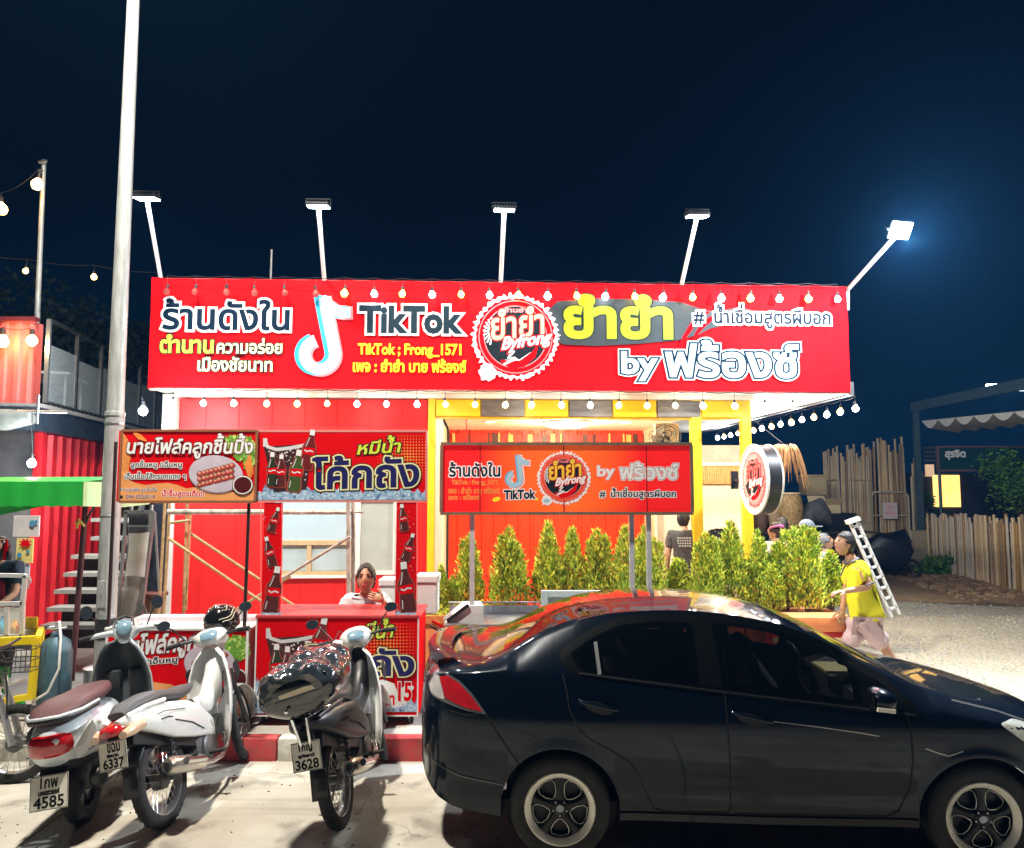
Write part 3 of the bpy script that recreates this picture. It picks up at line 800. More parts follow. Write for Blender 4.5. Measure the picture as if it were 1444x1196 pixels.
# red container with corrugated side
CRED = mat('container_red', (.72, .018, .03), .42, .1, var=.16, scale=2.2, bump=.001)
CPINK = mat('container_red_faded', (.74, .16, .15), .55, var=.12, scale=2.5)
cA = at(57, 700, 9.9); cA.z = 0; cdir = Vector((-.165, 1, 0)).normalized()
cont = thing('shipping_container', 'red corrugated shipping container standing behind the stairs and green awning', 'container', cA, math.atan2(cdir.y, cdir.x) - PI / 2)
# local: +y runs back along the side, -x is the end wall
b = B(); prof = []; y = 0
while y < 5.9: prof += [(0, y), (0, y + .11), (-.05, y + .15), (-.05, y + .26)]; y += .30
prof.append((0, y))
b.grid([[(p[0], p[1], .42) for p in prof], [(p[0], p[1], 2.92) for p in prof]]); obj('side_panel', b, CRED, cont)
b = B(); b.box((-2.4, -.02, .40), (-.05, .05, 3.0)); obj('end_panel', b, mat('container_end_dark', (.10, .10, .11), .6, var=.4, scale=3), cont)
b = B(); b.box((-.09, -.04, .30), (.01, .07, 3.02)); b.box((-.07, .072, .30), (.02, 5.95, .415)); obj('rail', b, CRED, cont)
b = B(); b.box((-.10, -.5, 2.93), (.10, 6.4, 3.22)); b.box((-2.6, -.5, 2.93), (-.102, -.3, 3.22)); obj('deck_beam', b, mat('deck_beam_navy', (.03, .05, .08), .5, .2, var=.35, scale=6), cont)
b = B(); b.box((-2.5, -.4, 3.222), (.12, 6.5, 3.27)); obj('deck', b, mat('deck_grey', (.32, .32, .32), .7, var=.2), cont)
b = B(); b.box((-2.3, 5.9, .3), (-.1, 5.98, 2.9)); obj('end_panel', b, CRED, cont)
# rooftop railing with clear sheets, every post its own piece
zr0 = 3.30; zr1 = at(60, 455, 9.9).z
for q in ([(.08, -.2, zr1), (.08, 6.3, zr1)], [(.08, -.2, zr0), (.08, 6.3, zr0)], [(.08, 6.3, zr1), (-2.2, 6.3, zr1)]): b = B(); b.tube(q, .025, 8); obj('rail', b, DARKSTEEL, cont, smooth=40)
for k in range(8):
    b = B(); yy = -.2 + k * .93; b.box((.055, yy - .025, zr0), (.105, yy + .025, zr1)); obj('post', b, DARKSTEEL if k % 3 else STEEL, cont)
CLR = bpy.data.materials.new('hazy_sheet'); CLR.use_nodes = True
p_ = CLR.node_tree.nodes['Principled BSDF']; p_.inputs['Base Color'].default_value = (.45, .52, .55, 1); p_.inputs['Alpha'].default_value = .38; p_.inputs['Roughness'].default_value = .25
for k in range(7):
    yy = -.2 + k * .93; b = B(); b.box((.075, yy + .03, zr0 + .03), (.085, yy + .90, zr1 - .32 - .05 * (k % 2))); obj('clear_panel', b, CLR, cont)
b = B()
for k in range(40): b.box((.06, -.1 + k * .16, zr0 - .03), (.10, -.03 + k * .16, zr0 + .02))
obj('lattice_foot', b, STEEL, cont)['kind'] = 'stuff'
# furniture up on the deck
tb = thing('deck_table', 'pale grey table on the rooftop deck behind the clear railing sheets', 'table', cA + cdir * 2.2 + Vector((-.9, 0, 3.27)), .3)
b = B(); b.box((-.4, -.6, .68), (.4, .6, .72), bev=.01); obj('table_top', b, WHITE, tb)
for sx in (-1, 1):
    for sy in (-1, 1): b = B(); b.cyl((sx * .32, sy * .5, 0), (sx * .32, sy * .5, .68), .02); obj('leg', b, ALU, tb)
# upper red box at the far left
ub_ = thing('upper_container', 'faded red corrugated container wall on the upper deck at the left edge', 'container', (cA.x - .1, 9.75, 3.2), R(0))
zt0, zt1 = at(20, 578, 9.7).z - 3.2, at(20, 452, 9.7).z - 3.2
b = B(); prof = []; x = -3.2
while x < -.05: prof += [(x, 0), (x + .08, 0), (x + .10, -.03), (x + .16, -.03)]; x += .18
prof = [(p[0], p[1]) for p in prof if p[0] <= 0.0] + [(0, 0), (0, .04), (-.02, .05), (-.02, .22)]
b.grid([[(p[0], p[1], zt0) for p in prof], [(p[0], p[1], zt1) for p in prof]]); obj('side_panel', b, CPINK, ub_)
b = B(); b.box((-3.2, -.06, zt1), (.04, .04, zt1 + .05)); b.box((-3.2, -.06, zt0 - .05), (.04, .04, zt0)); obj('rail', b, mat('dark_red_trim', (.14, .02, .03), .5), ub_)
gp = thing('roof_pole', 'grey pole rising above the upper red container with a bulb near its top', 'pole', at(50, 450, 9.9), 0)
o_ = at(50, 450, 9.9)
b = B(); b.cyl((0, .05, -.9), tuple(at(62, 226, 9.9) - o_), .036, .028, 10); obj('pole', b, GALV, gp, smooth=40)
b = B(); b.cyl(tuple(at(55, 229, 9.85) - o_), tuple(at(66, 227, 9.85) - o_), .02, .02, 8); b.cyl(tuple(at(54, 240, 9.85) - o_), tuple(at(60, 240, 9.85) - o_), .016, .016, 8); obj('bracket', b, STEEL, gp)
string_light([at(-60, 330, 9.7), at(2, 272, 9.7), at(55, 238, 9.7)], [BA, BA, BA], 'string of amber bulbs running up to the top of the roof pole', .12, sag=.06, scale=1.9)
string_light([at(-50, 352, 10.2), at(38, 366, 10.2), at(133, 374, 10.2), at(222, 384, 9.9)], [BA, BA, BA, None], 'string of amber bulbs crossing behind the lamp post to the banner corner', .10, sag=.03, scale=1.0)
string_light([at(-40, 462, 9.6), at(5, 462, 9.6), at(46, 462, 9.6)], [BA, BA, BA], 'two amber bulbs hanging on the faded red upper container', .08, sag=.03, scale=1.9)
for p in (at(5, 480, 9.45), at(46, 480, 9.45), at(52, 262, 9.6)): lamp('amber_glow', 'POINT', p, 9, (1, .6, .25), .05)
string_light([at(44, 598, 9.3), at(46, 640, 9.3)], [None, BW], 'single white bulb hanging under the container deck', .04, sag=.0, scale=1.3)
lamp('deck_glow', 'POINT', at(46, 655, 9.0), 45, (1, .95, .85), .05)
string_light([at(200, 560, 9.0), at(202, 566, 9.0)], [None, BW], 'single cold white bulb behind the lamp post at the shop corner', .04, sag=.0, scale=1.4)
lamp('corner_glow', 'POINT', at(203, 588, 8.8), 110, (.8, .92, 1), .05)

# rolled awning under the upper container
ra = thing('rolled_awning', 'rolled grey awning slung under the upper container at the left edge', 'awning', at(0, 592, 9.2), 0)
b = B(); b.tube([(-1.5, 0, 0), (.1, 0, .0), (.38, 0, .02)], [.13, .13, .08], 12); obj('roll', b, mat('awning_grey', (.25, .29, .30), .7, var=.3), ra, smooth=40)
b = B(); b.cyl((.2, 0, .10), (.75, .1, .10), .02); b.cyl((.45, 0, -.05), (.45, 0, .3), .018); obj('bracket', b, STEEL, ra)
# tan corrugated shutter behind the green awning
b = B(); prof = []; x = 0
while x < 2.6: prof += [(x, 0), (x + .05, 0), (x + .07, .02), (x + .11, .02)]; x += .13
s0 = at(44, 640, 10.4)
b.grid([[(-p[0], p[1], .2) for p in prof], [(-p[0], p[1], at(20, 632, 10.4).z) for p in prof]])
sh = obj('corrugated_shutter', b, mat('tan_shutter', (.36, .31, .24), .6, .2, var=.25, scale=3), loc=(s0.x, 10.4, 0)); tag(sh, 'tan corrugated metal shutter behind the green awning stall', 'shutter')

# stairs up to the deck
STE = mat('stair_steel', (.36, .36, .34), .5, .3, var=.2, scale=5)
st = thing('steel_stairs', 'pale steel stairs with open dark risers climbing past the lamp post', 'stairs', at(120, 890, 9.2), 0)
org = at(120, 890, 9.2)
spec = [(55, 190, 882, 8.7), (66, 190, 857, 8.9), (76, 190, 832, 9.1), (89, 190, 808, 9.3), (100, 190, 783, 9.5), (128, 190, 757, 9.7), (128, 200, 731, 9.9), (150, 205, 705, 10.1), (150, 205, 680, 10.3), (150, 205, 655, 10.5)]
ctop = None
for x0, x1, y, Y in spec:
    p0, p1 = at(x0, y, Y), at(x1, y, Y)
    b = B(); b.box((p0.x - org.x, Y - org.y, p0.z - org.z - .045), (p1.x - org.x, Y + .26 - org.y, p0.z - org.z)); obj('tread', b, STE, st)
b = B()
p0, p1 = at(60, 885, 8.8), at(152, 650, 10.6)
for dx in (1.35,): b.obox((at(190, 895, 8.7) - org), (at(205, 650, 10.7) - org), .05, .22)
obj('stringer', b, DARKSTEEL, st)
b = B()
for x0, x1, y, Y in spec: p0, p1 = at(x0 + 3, y, Y), at(x1, y, Y); b.box((p0.x - org.x, Y + .255 - org.y, p0.z - .30 - org.z), (p1.x - org.x, Y + .262 - org.y, p0.z - .05 - org.z))
obj('riser_shade', b, mat('riser_shade_dark', (.05, .025, .025), .7, var=.5), st)  # dark sheets painted in as the shade behind the open risers
b = B()
for x0, x1 in ((172, 186), (200, 214)): b.tube([at(x0, 890, 8.8) - org, at(x1, 712, 8.9) - org], .02, 6)
for y in (735, 760, 790, 820): b.tube([at(150, y, 8.9) - org, at(205, y + 3, 9.0) - org], .012, 6)
b.tube([at(160, 810, 8.8) - org, at(200, 708, 8.9) - org], .014, 6)
obj('handrail', b, STEEL, st)
# metal cabinet frame with a torn sheet, between stairs and the red wall
cb = thing('metal_rack', 'tall open grey steel rack leaning beside the red wall', 'rack', at(200, 880, 8.6), 0); org = at(200, 880, 8.6)
b = B(); P = lambda x, y, Y=8.6: tuple(at(x, y, Y) - org)
b.obox(P(216, 722), P(196, 880), .05, .05); b.obox(P(178, 722), P(166, 880), .03, .03); b.obox(P(176, 722), P(217, 722), .03, .04); b.obox(P(180, 742), P(212, 742), .015, .02)
b.obox(P(218, 722), P(226, 860), .02, .02); b.obox(P(200, 850), P(212, 878), .02, .03)
obj('frame', b, mat('rack_grey', (.30, .33, .35), .45, .5, var=.2), cb)
b = B(); b.box(P(181, 752, 8.66), P(211, 724, 8.68)); obj('panel', b, mat('rack_panel', (.10, .11, .12), .5, .3, var=.4, scale=5, stretch=(8, 1, 1)), cb)
ts = B(); ts.grid([[P(184 - (j * 1.5), 752 + j * 12, 8.55 + .03 * math.sin(j)), P(198 - j * 1.2, 752 + j * 12, 8.50 + .02 * math.sin(j * 2)), P(211 - j * 1.4, 750 + j * 12 + (4 if j == 5 else 0), 8.55)] for j in range(6)])
tag(obj('torn_sheet', ts, mat('torn_white', (.60, .60, .56), .8, var=.15, scale=4), smooth=60, loc=org), 'torn white poster sheet hanging on the grey steel rack', 'sheet')
ts = B(); ts.grid([[P(176 - j * 2.0, 812 + j * 14, 8.6), P(192 - j * 2, 810 + j * 14, 8.55 + .02 * math.sin(j * 2)), P(206 - j * 2.6, 808 + j * 14, 8.6)] for j in range(6)])
tag(obj('torn_sheet', ts, mat('torn_grey', (.46, .46, .44), .8, var=.25, scale=6), smooth=60, loc=org), 'lower grey torn sheet draped at the foot of the steel rack', 'sheet')
b = B(); b.box((fw(0, 0).x - .95, 10.6, .17), (fw(0, 0).x + .2, 10.7, 3.0)); tag(obj('dark_void_sheet', b, mat('void_dark', (.02, .03, .045), .7, var=.4)), 'added dark sheet standing in for the shaded void between stairs and red wall', 'backdrop')  # near-black sheet put in for the shade of the open gap
cr = thing('storage_crate', 'small brown crate on the floor right of the steel rack', 'crate', at(212, 842, 8.9), .1)
b = B(); b.box((-.09, -.1, -.35), (.11, .1, .0), bev=.01); obj('body', b, mat('crate_brown', (.20, .13, .08), .8, var=.3), cr)
b = B(); b.box((-.13, -.12, 0.003), (.16, .12, .05), bev=.01); obj('lid', b, mat('crate_dark', (.14, .05, .04), .7), cr)

# green awning stall
GRN = mat('awning_green', (.015, .40, .05), .5, var=.14, scale=2)
GLT = mat('awning_pale_green', (.50, .74, .42), .5, var=.14, scale=3)
aw = thing('green_awning', 'green stall canopy with a pale scalloped end, beside the lamp post', 'awning', at(120, 880, 7.3), 0); org = at(120, 880, 7.3)
P = lambda x, y, Y=7.3: tuple(at(x, y, Y) - org)
z0, z1 = at(100, 714, 7.0).z - org.z, at(100, 679, 7.0).z - org.z
xl, xr = at(-60, 700, 7.0).x - org.x, at(117, 700, 7.0).x - org.x
yf = -.3
b = B(); b.grid([[(xl + (xr - xl) * i / 24, yf - .012 * math.sin(i * 1.3), z0 + .006 * math.sin(i * 2)) for i in range(25)], [(xl + (xr - xl) * i / 24, yf, z1) for i in range(25)]]); obj('valance', b, GRN, aw, smooth=60)
b = B(); b.grid([[(xr + .002, yf, z0), (xr + .12, yf + .5, z0 - .02), (xr + .16, yf + .95, z0)], [(xr + .002, yf, z1), (xr + .12, yf + .5, z1 - .01), (xr + .16, yf + .95, z1 - .02)]]); obj('valance', b, GLT, aw)
b = B(); b.grid([[(xl, yf, z1), (xr, yf, z1)], [(xl, yf + .6, z1 + .05), (xr + .13, yf + .5, z1 + .05)], [(xl, yf + 1.1, z1), (xr + .16, yf + .95, z1)]]); obj('canopy', b, GRN, aw)
b = B(); b.grid([[(xl, yf + .3, z0 + .01), (xr - .45, yf + .3, z0 + .01)], [(xl, yf + .32, z0 - .24), (xr - 1.0, yf + .32, z0 - .10)]]); obj('flap', b, GRN, aw)
b = B(); b.cyl((0.0 + at(122, 700, 7.3).x - org.x, 0, z1 - .02), tuple(Vector(P(101, 960))), .024, .026, 10); obj('pole', b, mat('maroon_pole', (.07, .02, .025), .5, var=.3), aw, smooth=40)
b = B(); b.tube([P(120, 740), P(128, 722, 7.3), P(141, 702, 7.3)], .012, 6); obj('brace', b, DARKSTEEL, aw)
b = B(); b.tube([P(108, 745, 7.24), P(112, 733, 7.24), P(119, 742, 7.24)], .012, 6); b.ring(P(113, 737, 7.3), (0, 0, 1), .035, .014, 12, 6); obj('knot', b, mat('yellow_rope', (.75, .58, .12), .8), aw, smooth=40)
lettering(aw, 'STALL'[:0] or 'ขาย', (xr + .05, z0 + .06, xr + .10, z1 - .05), [(PYEL, .002)], yf + .2) if False else None
# posters behind the stall
ps = thing('poster_board', 'pale poster board with blue and yellow notices under the green canopy', 'poster', at(38, 795, 8.6), R(-6)); org = at(38, 795, 8.6)
P = lambda x, y, Y=8.6: tuple(at(x, y, Y) - org)
def pan(px0, py0, px1, py1, Y, m, par, nm='panel', th=.012):
    a, c = at(px0, py1, Y) - org, at(px1, py0, Y) - org
    b = B(); b.box((a.x, a.y, a.z), (c.x, a.y + th, c.z)); return obj(nm, b, m, par)
pan(16, 727, 57, 757, 8.60, mat('poster_pale', (.66, .64, .66), .6, var=.12, scale=6), ps)
pan(21, 759, 48, 794, 8.58, mat('poster_yellow', (.80, .70, .24), .6, var=.25, scale=7), ps)
pan(22, 796, 42, 830, 8.60, mat('poster_blue', (.28, .40, .58), .6, col2=(.60, .64, .70), var=.2, scale=14), ps)
bb = B()
for q in ((46, 738, .035), (52, 736, .02)): a = at(q[0], q[1], 8.58) - org; bb._f(bb._v([(a.x + q[2] * math.cos(k * PI / 8), a.y, a.z + q[2] * math.sin(k * PI / 8)) for k in range(16)]))
for q in ((27, 783, .03), (40, 778, .02)): a = at(q[0], q[1], 8.565) - org; bb._f(bb._v([(a.x + q[2] * math.cos(k * PI / 8), a.y, a.z + q[2] * math.sin(k * PI / 8)) for k in range(16)]))
obj('print_shape', bb, mat('poster_dot_blue', (.08, .30, .50), .5), ps)
a = at(36, 766, 8.56) - org; flat(ps, [(a.x + (.09 if k % 2 else .045) * math.cos(k * PI / 8), a.z + (.06 if k % 2 else .03) * math.sin(k * PI / 8)) for k in range(16)], PRED, a.y)

# yellow food cart with glass case
org = at(30, 985, 6.9)
ct = thing('food_cart', 'yellow framed food cart with a glass case at the left edge', 'cart', org, 0)
YF = mat('cart_yellow', (.86, .66, .01), .4, var=.1, scale=6)
P = lambda x, y, Y=6.9: at(x, y, Y) - org
b = B()
b.obox(P(-60, 908), P(54, 902), .05, .07); b.obox(P(52, 899), P(44, 986), .06, .045); b.obox(P(-60, 1000), P(44, 982), .05, .05); b.obox(P(54, 902), P(58, 888, 7.6), .05, .06)
b.obox(P(-60, 908), P(-60, 1000), .05, .05); b.obox(P(58, 888, 7.6), P(50, 975, 7.6), .05, .05); b.obox(P(44, 982), P(50, 972, 7.6), .04, .04)
obj('frame', b, YF, ct)
b = B(); a = P(-60, 905, 6.95); c = P(53, 899, 7.55); b.box((a.x, a.y, a.z - .02), (c.x, c.y, a.z + .02)); obj('top', b, STEEL, ct)
b = B(); b.box(tuple(P(34, 900, 7.5)), tuple(P(54, 870, 7.52))); obj('side_board', b, YF, ct)
b = B(); q = P(-60, 978, 7.0); q2 = P(38, 940, 7.5); b.box((q.x, q.y, q.z), (q2.x, q2.y, q.z + .02)); obj('shelf', b, mat('cart_shelf', (.50, .52, .50), .5, .3, var=.3), ct)
for q in ((P(-40, 978, 7.3), P(14, 940, 7.32)), (P(20, 1010, 7.2), P(36, 985, 7.21))): b = B(); b.box(tuple(q[0]), tuple(q[1])); obj('lower_panel', b, mat('cart_green', (.03, .55, .08), .5, var=.2), ct)
ALF = mat('case_frame', (.72, .74, .74), .35, .4)
gc = thing('glass_case', 'glass display case with white frame standing on the yellow cart', 'display case', P(0, 898) + org, 0); o2 = P(0, 898) + org
Q = lambda x, y, Y=6.98: tuple(at(x, y, Y) - o2)
b = B()
for a, c in ((Q(-60, 853), Q(32, 851)), (Q(32, 853), Q(36, 812)), (Q(-60, 810), Q(38, 812)), (Q(32, 853), Q(31, 896)), (Q(10, 856), Q(10, 896)), (Q(38, 812), Q(42, 820, 7.5)), (Q(-60, 900), Q(32, 897))): b.obox(a, c, .03, .035)
obj('frame', b, ALF, gc)
GL = bpy.data.materials.new('case_glass'); GL.use_nodes = True
p_ = GL.node_tree.nodes['Principled BSDF']; p_.inputs['Base Color'].default_value = (.7, .8, .82, 1); p_.inputs['Alpha'].default_value = .22; p_.inputs['Roughness'].default_value = .06
b = B(); a, c = Q(-60, 896), Q(30, 856); b.box(a, (c[0], a[1] + .006, c[2])); obj('pane', b, GL, gc)
b = B(); a, c = Q(-60, 896, 7.3), Q(30, 858, 7.3); b.box(a, (c[0], a[1] + .02, c[2])); obj('back_panel', b, mat('case_back', (.62, .60, .52), .5, var=.25, scale=6), gc)
for i, (x, c_, h_) in enumerate(((3, (.05, .42, .70), .16), (20, (.80, .42, .08), .13), (28, (.7, .08, .05), .10))):
    a = at(x, 894, 7.1); b = B(); b.lathe([(.035, 0), (.038, .02), (.036, h_ * .7), (.018, h_ * .85), (.018, h_), (0, h_)], seg=14)
    tag(obj('bottle', b, mat('bottle_col%d' % i, c_, .3), smooth=50, loc=a), ('blue', 'orange', 'red')[i] + ' bottle standing inside the glass case on the yellow cart', 'bottle')
for k, (x, hh) in enumerate(((4, .17), (8, .2), (11, .13))):
    a = at(x, 790, 7.6); b = B(); b.lathe([(.025, 0), (.03, .03), (.026, hh * .6), (.01, hh * .8), (.01, hh), (0, hh)], seg=10)
    tag(obj('sauce_bottle', b, (DARKSTEEL, PRED, BLACK)[k], smooth=50, loc=(a.x, a.y, a.z)), ('dark', 'red', 'black')[k] + ' sauce bottle on the tray behind the dark shirted vendor', 'bottle')
# blue gas cylinder with hose behind the scooter
BLU = mat('cylinder_blue', (.07, .15, .21), .45, .2, var=.3, scale=6)
gcx = onz(78, 990, .17); gcx = Vector((at(80, 900, 7.2).x, 7.2, PZ))
gy = thing('gas_cylinder', 'blue gas cylinder with a white hose behind the silver scooter', 'gas cylinder', gcx, 0); gy.scale = (.82, .82, .86)
b = B(); b.lathe([(0, 0), (.15, 0), (.17, .05), (.17, .62), (.14, .74), (.06, .80), (.05, .84), (.0, .84)], seg=24); obj('tank', b, BLU, gy, smooth=50)
b = B(); b.ring((0, 0, .88), (0, 0, 1), .09, .012, 20, 6); b.cyl((0, 0, .8), (0, 0, .94), .02); obj('collar', b, STEEL, gy, smooth=40)
b = B(); b.tube([(0, 0, .93), (.08, -.1, .96), (.16, -.2, .80), (.17, -.22, .5), (.06, -.22, .26), (-.08, -.2, .18)], .013, 8); obj('hose', b, PWHITE, gy, smooth=50)
pt = thing('stock_pot', 'large steel pot hanging low beside the blue gas cylinder', 'pot', (gcx.x + .36, 7.35, PZ), 0)
b = B(); b.lathe([(0, 0), (.15, 0), (.16, .02), (.16, .36), (.17, .37)], seg=24); obj('body', b, STEEL, pt, smooth=50)
b = B(); b.lathe([(.165, .372), (.02, .41), (.02, .43), (0, .43)], seg=24); obj('lid', b, STEEL, pt, smooth=50)

# ================================================================== SCAFFOLD FRAMES
SCF = mat('scaffold_cream', (.46, .31, .15), .6, .1, var=.4, scale=16); SCW = mat('scaffold_grey', (.55, .54, .48), .5, .3, col2=(.20, .17, .13), var=.3, scale=22, stretch=(1, 1, .3))
def scaffold(label, parts_, m):
    org = at(parts_[0][0], parts_[0][1], parts_[0][4]); t = thing('scaffold_frame', label, 'scaffold', org, 0)
    for x0, y0, x1, y1, Y, r, nm in parts_:
        b = B(); b.tube([at(x0, y0, Y) - org, at(x1, y1, Y) - org], r, 8); obj(nm, b, m, t, smooth=40)
scaffold('cream tube scaffold frame with crossed braces in front of the red wall', [(229, 900, 240, 700, 8.3, .017, 'post'), (222, 900, 233, 700, 8.5, .017, 'post'), (258, 890, 266, 650, 8.7, .017, 'post'), (262, 860, 269, 720, 8.62, .014, 'post'),
    (236, 738, 268, 734, 8.6, .016, 'rail'), (236, 758, 352, 837, 8.3, .016, 'brace'), (268, 752, 366, 817, 8.7, .016, 'brace'), (330, 862, 410, 812, 8.5, .016, 'brace'), (352, 837, 372, 850, 8.3, .016, 'brace'), (396, 842, 437, 868, 8.4, .015, 'brace')], SCF)
scaffold('white tube scaffold with a long top rail and grey diagonal', [(492, 900, 491, 706, 8.1, .022, 'post'), (498, 900, 498, 706, 8.2, .022, 'post'), (236, 722, 402, 722, 8.2, .028, 'rail'), (402, 722, 497, 722, 8.2, .028, 'rail'), (497, 722, 512, 722, 8.2, .014, 'rail'), (398, 816, 493, 757, 8.05, .016, 'brace')], SCW)
# ================================================================== FOOD STALLS ON THE PAVEMENT
def stall_frame(t, posts, m, r=.02):
    for p0, p1 in posts:
        b = B(); b.tube([p0, p1], r, 8); obj('post', b, m, t, smooth=40)
FY = 6.86
def BX(l, t_, r, bt, Y, o): a, c = at(l, bt, Y) - o, at(r, t_, Y) - o; return (a.x, a.z, c.x, c.z)
def ptin(Y, o): return lambda x, y: ((at(x, y, Y) - o).x, (at(x, y, Y) - o).z)
WAVE = mat('wave_peach', (.86, .36, .12), .5, var=.1)
def lettuce(parent, T, spots, y):
    random.seed(4); bb = B(); b2 = B()
    for cx, cy, rx, ry, n in spots:
        for k in range(n):
            a, q = random.random() * 6.3, random.random() ** .5
            x, z = T(cx + rx * q * math.cos(a), cy + ry * q * math.sin(a)); s = random.uniform(.012, .028)
            (bb if k % 3 else b2)._f((bb if k % 3 else b2)._v([(x + s * math.cos(j * 1.05) * random.uniform(.5, 1.2), y - .0001 * k, z + s * math.sin(j * 1.05) * random.uniform(.5, 1.1)) for j in range(6)]))
    obj('lettuce_print', bb, mat('leaf_print', (.22, .50, .05), .5, col2=(.06, .22, .02), var=.2, scale=40), parent); obj('lettuce_print', b2, mat('leaf_light_print', (.50, .72, .16), .5), parent)
def meat_plate(parent, T, cx, cy, rx, ry, y, sc=1.0, rot=.12):
    c = T(cx, cy); ex = T(cx + rx, cy)[0] - c[0]; ez = c[1] - T(cx, cy + ry)[1]
    flat(parent, ell(c[0], c[1] - .008, ex * 1.02, ez * 1.02, 36, -rot), mat('plate_edge', (.30, .22, .26), .5), y, 'plate_print'); flat(parent, ell(c[0], c[1], ex, ez, 36, -rot), mat('plate_print', (.62, .55, .66), .5, var=.15, scale=6), y - .0014, 'plate_print')
    random.seed(12); cols = [mat('meat_dark', (.14, .012, .01), .5), mat('meat_red', (.42, .05, .03), .5), mat('meat_pink', (.78, .30, .24), .5), mat('meat_gloss', (.88, .62, .38), .5), PGREEN]
    bs = [B() for _ in cols]
    for r_ in range(3):
        for k in range(9):
            x = c[0] + ex * (-.58 + k * .145) + random.uniform(-.004, .004); z = c[1] + ez * (-.42 + .055 * k + (r_ - 1) * .30 + .12)
            s = ex * .105
            for q, (sc_, dx, dz) in enumerate(((1.25, .0, -.08), (1.0, 0, 0), (.62, -.2, .25), (.22, -.35, .4))):
                bs[q]._f(bs[q]._v([(x + dx * s + s * sc_ * math.cos(j * .9) * random.uniform(.8, 1.1), y - .003 - .0006 * q - .00005 * k, z + dz * s + s * sc_ * .9 * math.sin(j * .9)) for j in range(7)]))
            if k % 2 == 0: bs[4]._f(bs[4]._v([(x + random.uniform(-.5, .5) * s + .35 * s * math.cos(j * 1.5), y - .0056, z + .5 * s + .25 * s * math.sin(j * 1.5)) for j in range(4)]))
    for q, bb in enumerate(bs): obj('skewer_print', bb, cols[q], parent)
def sauce_bowl(parent, T, cx, cy, rx, ry, y):
    c = T(cx, cy); ex = T(cx + rx, cy)[0] - c[0]; ez = c[1] - T(cx, cy + ry)[1]
    for k, (s, m) in enumerate(((1.08, mat('bowl_shadow', (.10, .02, .01), .5)), (1.0, PWHITE), (.88, mat('sauce_print', (.09, .004, .003), .4, var=.5, scale=60)))): flat(parent, ell(c[0], c[1] - (.006 if k == 0 else 0), ex * s, ez * s, 26), m, y - .0012 * k, 'bowl_print')
TXT_NAME = 'นายโฟล์คลูกชิ้นปิ้ง'
OUT = mat('letter_outline_maroon', (.16, .01, .012), .5)
# ---- grilled meatball stall
o1 = Vector((at(255, 1015, FY).x, FY, PZ))
s1 = thing('meatball_stall', 'grilled meatball stall with red food banner on black posts, left of the soda stall', 'stall', o1, 0)
sy = -.10
pbd = obj('sign_board', (lambda b: (b.box((at(167, 607, 6.75).x - o1.x, sy + .003, at(200, 708, 6.75).z - o1.z), (at(362, 607, 6.75).x - o1.x, sy + .02, at(200, 607, 6.75).z - o1.z)), b)[1])(B()), PRED, s1)
b = B(); x0, z0, x1, z1 = BX(167, 607, 362, 708, 6.75, o1)
for a, c in (((x0, z1), (x1, z1)), ((x0, z0), (x1, z0)), ((x0, z0), (x0, z1)), ((x1, z0), (x1, z1))): b.obox((a[0], sy + .01, a[1]), (c[0], sy + .01, c[1]), .03, .022)
obj('edge_trim', b, mat('trim_bronze', (.40, .16, .08), .5, .4), s1)
T1 = ptin(6.75, o1)
Y1 = FY - .11 - FY  # y of the print in stall space
wave = [(168, 672), (178, 675), (190, 681), (205, 684), (220, 682), (236, 681), (250, 684), (262, 689), (275, 687), (290, 690), (310, 694), (330, 694), (345, 690), (361, 684), (361, 706), (168, 706)]
flat(s1, [T1(*q) for q in wave][::-1], WAVE, Y1 - .001, 'wave_print')
flat(s1, [T1(*q) for q in [(170, 608), (176, 614), (182, 624), (178, 632), (184, 646), (180, 658), (182, 672), (176, 680), (170, 674), (169, 640)]], mat('flame_print', (.84, .30, .08), .5, var=.3, scale=20), Y1 - .0012, 'flame_print')
bb = B(); ribbon(bb, [T1(188, 610), T1(196, 616), T1(206, 622)], [.02, .05, .012], Y1 - .0014); ribbon(bb, [T1(176, 615), T1(182, 640), T1(180, 668)], [.01, .014, .006], Y1 - .0016); obj('flame_print', bb, PORANGE, s1)
lettuce(s1, T1, [(342, 632, 17, 17, 130), (351, 646, 9, 16, 60), (325, 622, 12, 7, 40)], Y1 - .002)
bb = B()
for k in range(8): ribbon(bb, [T1(352 - k, 640 + k * 2), T1(357 - k * .8, 668 + k * 1.5)], [.014, .004], Y1 - .014 - .0003 * k)
obj('carrot_print', bb, PORANGE, s1)
meat_plate(s1, T1, 304, 668, 38, 26, Y1 - .016)
sauce_bowl(s1, T1, 342, 684, 14, 13, Y1 - .022)
lettering(s1, TXT_NAME, BX(177, 612, 355, 646, 6.75, o1), [(OUT, .011), (PWHITE, .0045)], Y1 - .018, shear=.12)
lettering(s1, 'ลูกชิ้นหมู /เอ็นหมู', BX(184, 649, 256, 661, 6.75, o1), [(PWHITE, .0065), (PBLACK, .0012)], Y1 - .003)
lettering(s1, 'เอ็นเนื้อ/ไส้กรอกแดง ๆ', BX(175, 665, 262, 677, 6.75, o1), [(PWHITE, .0065), (PBLACK, .0012)], Y1 - .003)
lettering(s1, 'นายโฟล์ ลูกชิ้นปิ้ง', BX(176, 687, 221, 694, 6.75, o1), [(PWHITE, .0035), (OUT, .0008)], Y1 - .003)
lettering(s1, '094 0323014', BX(177, 698, 218, 703, 6.75, o1), [(PWHITE, .003), (OUT, .0008)], Y1 - .003)
lettering(s1, 'น้ำจิ้มสูตรเด็ด!!', BX(228, 690, 287, 702, 6.75, o1), [(PWHITE, .006), (PRED, .002)], Y1 - .003)
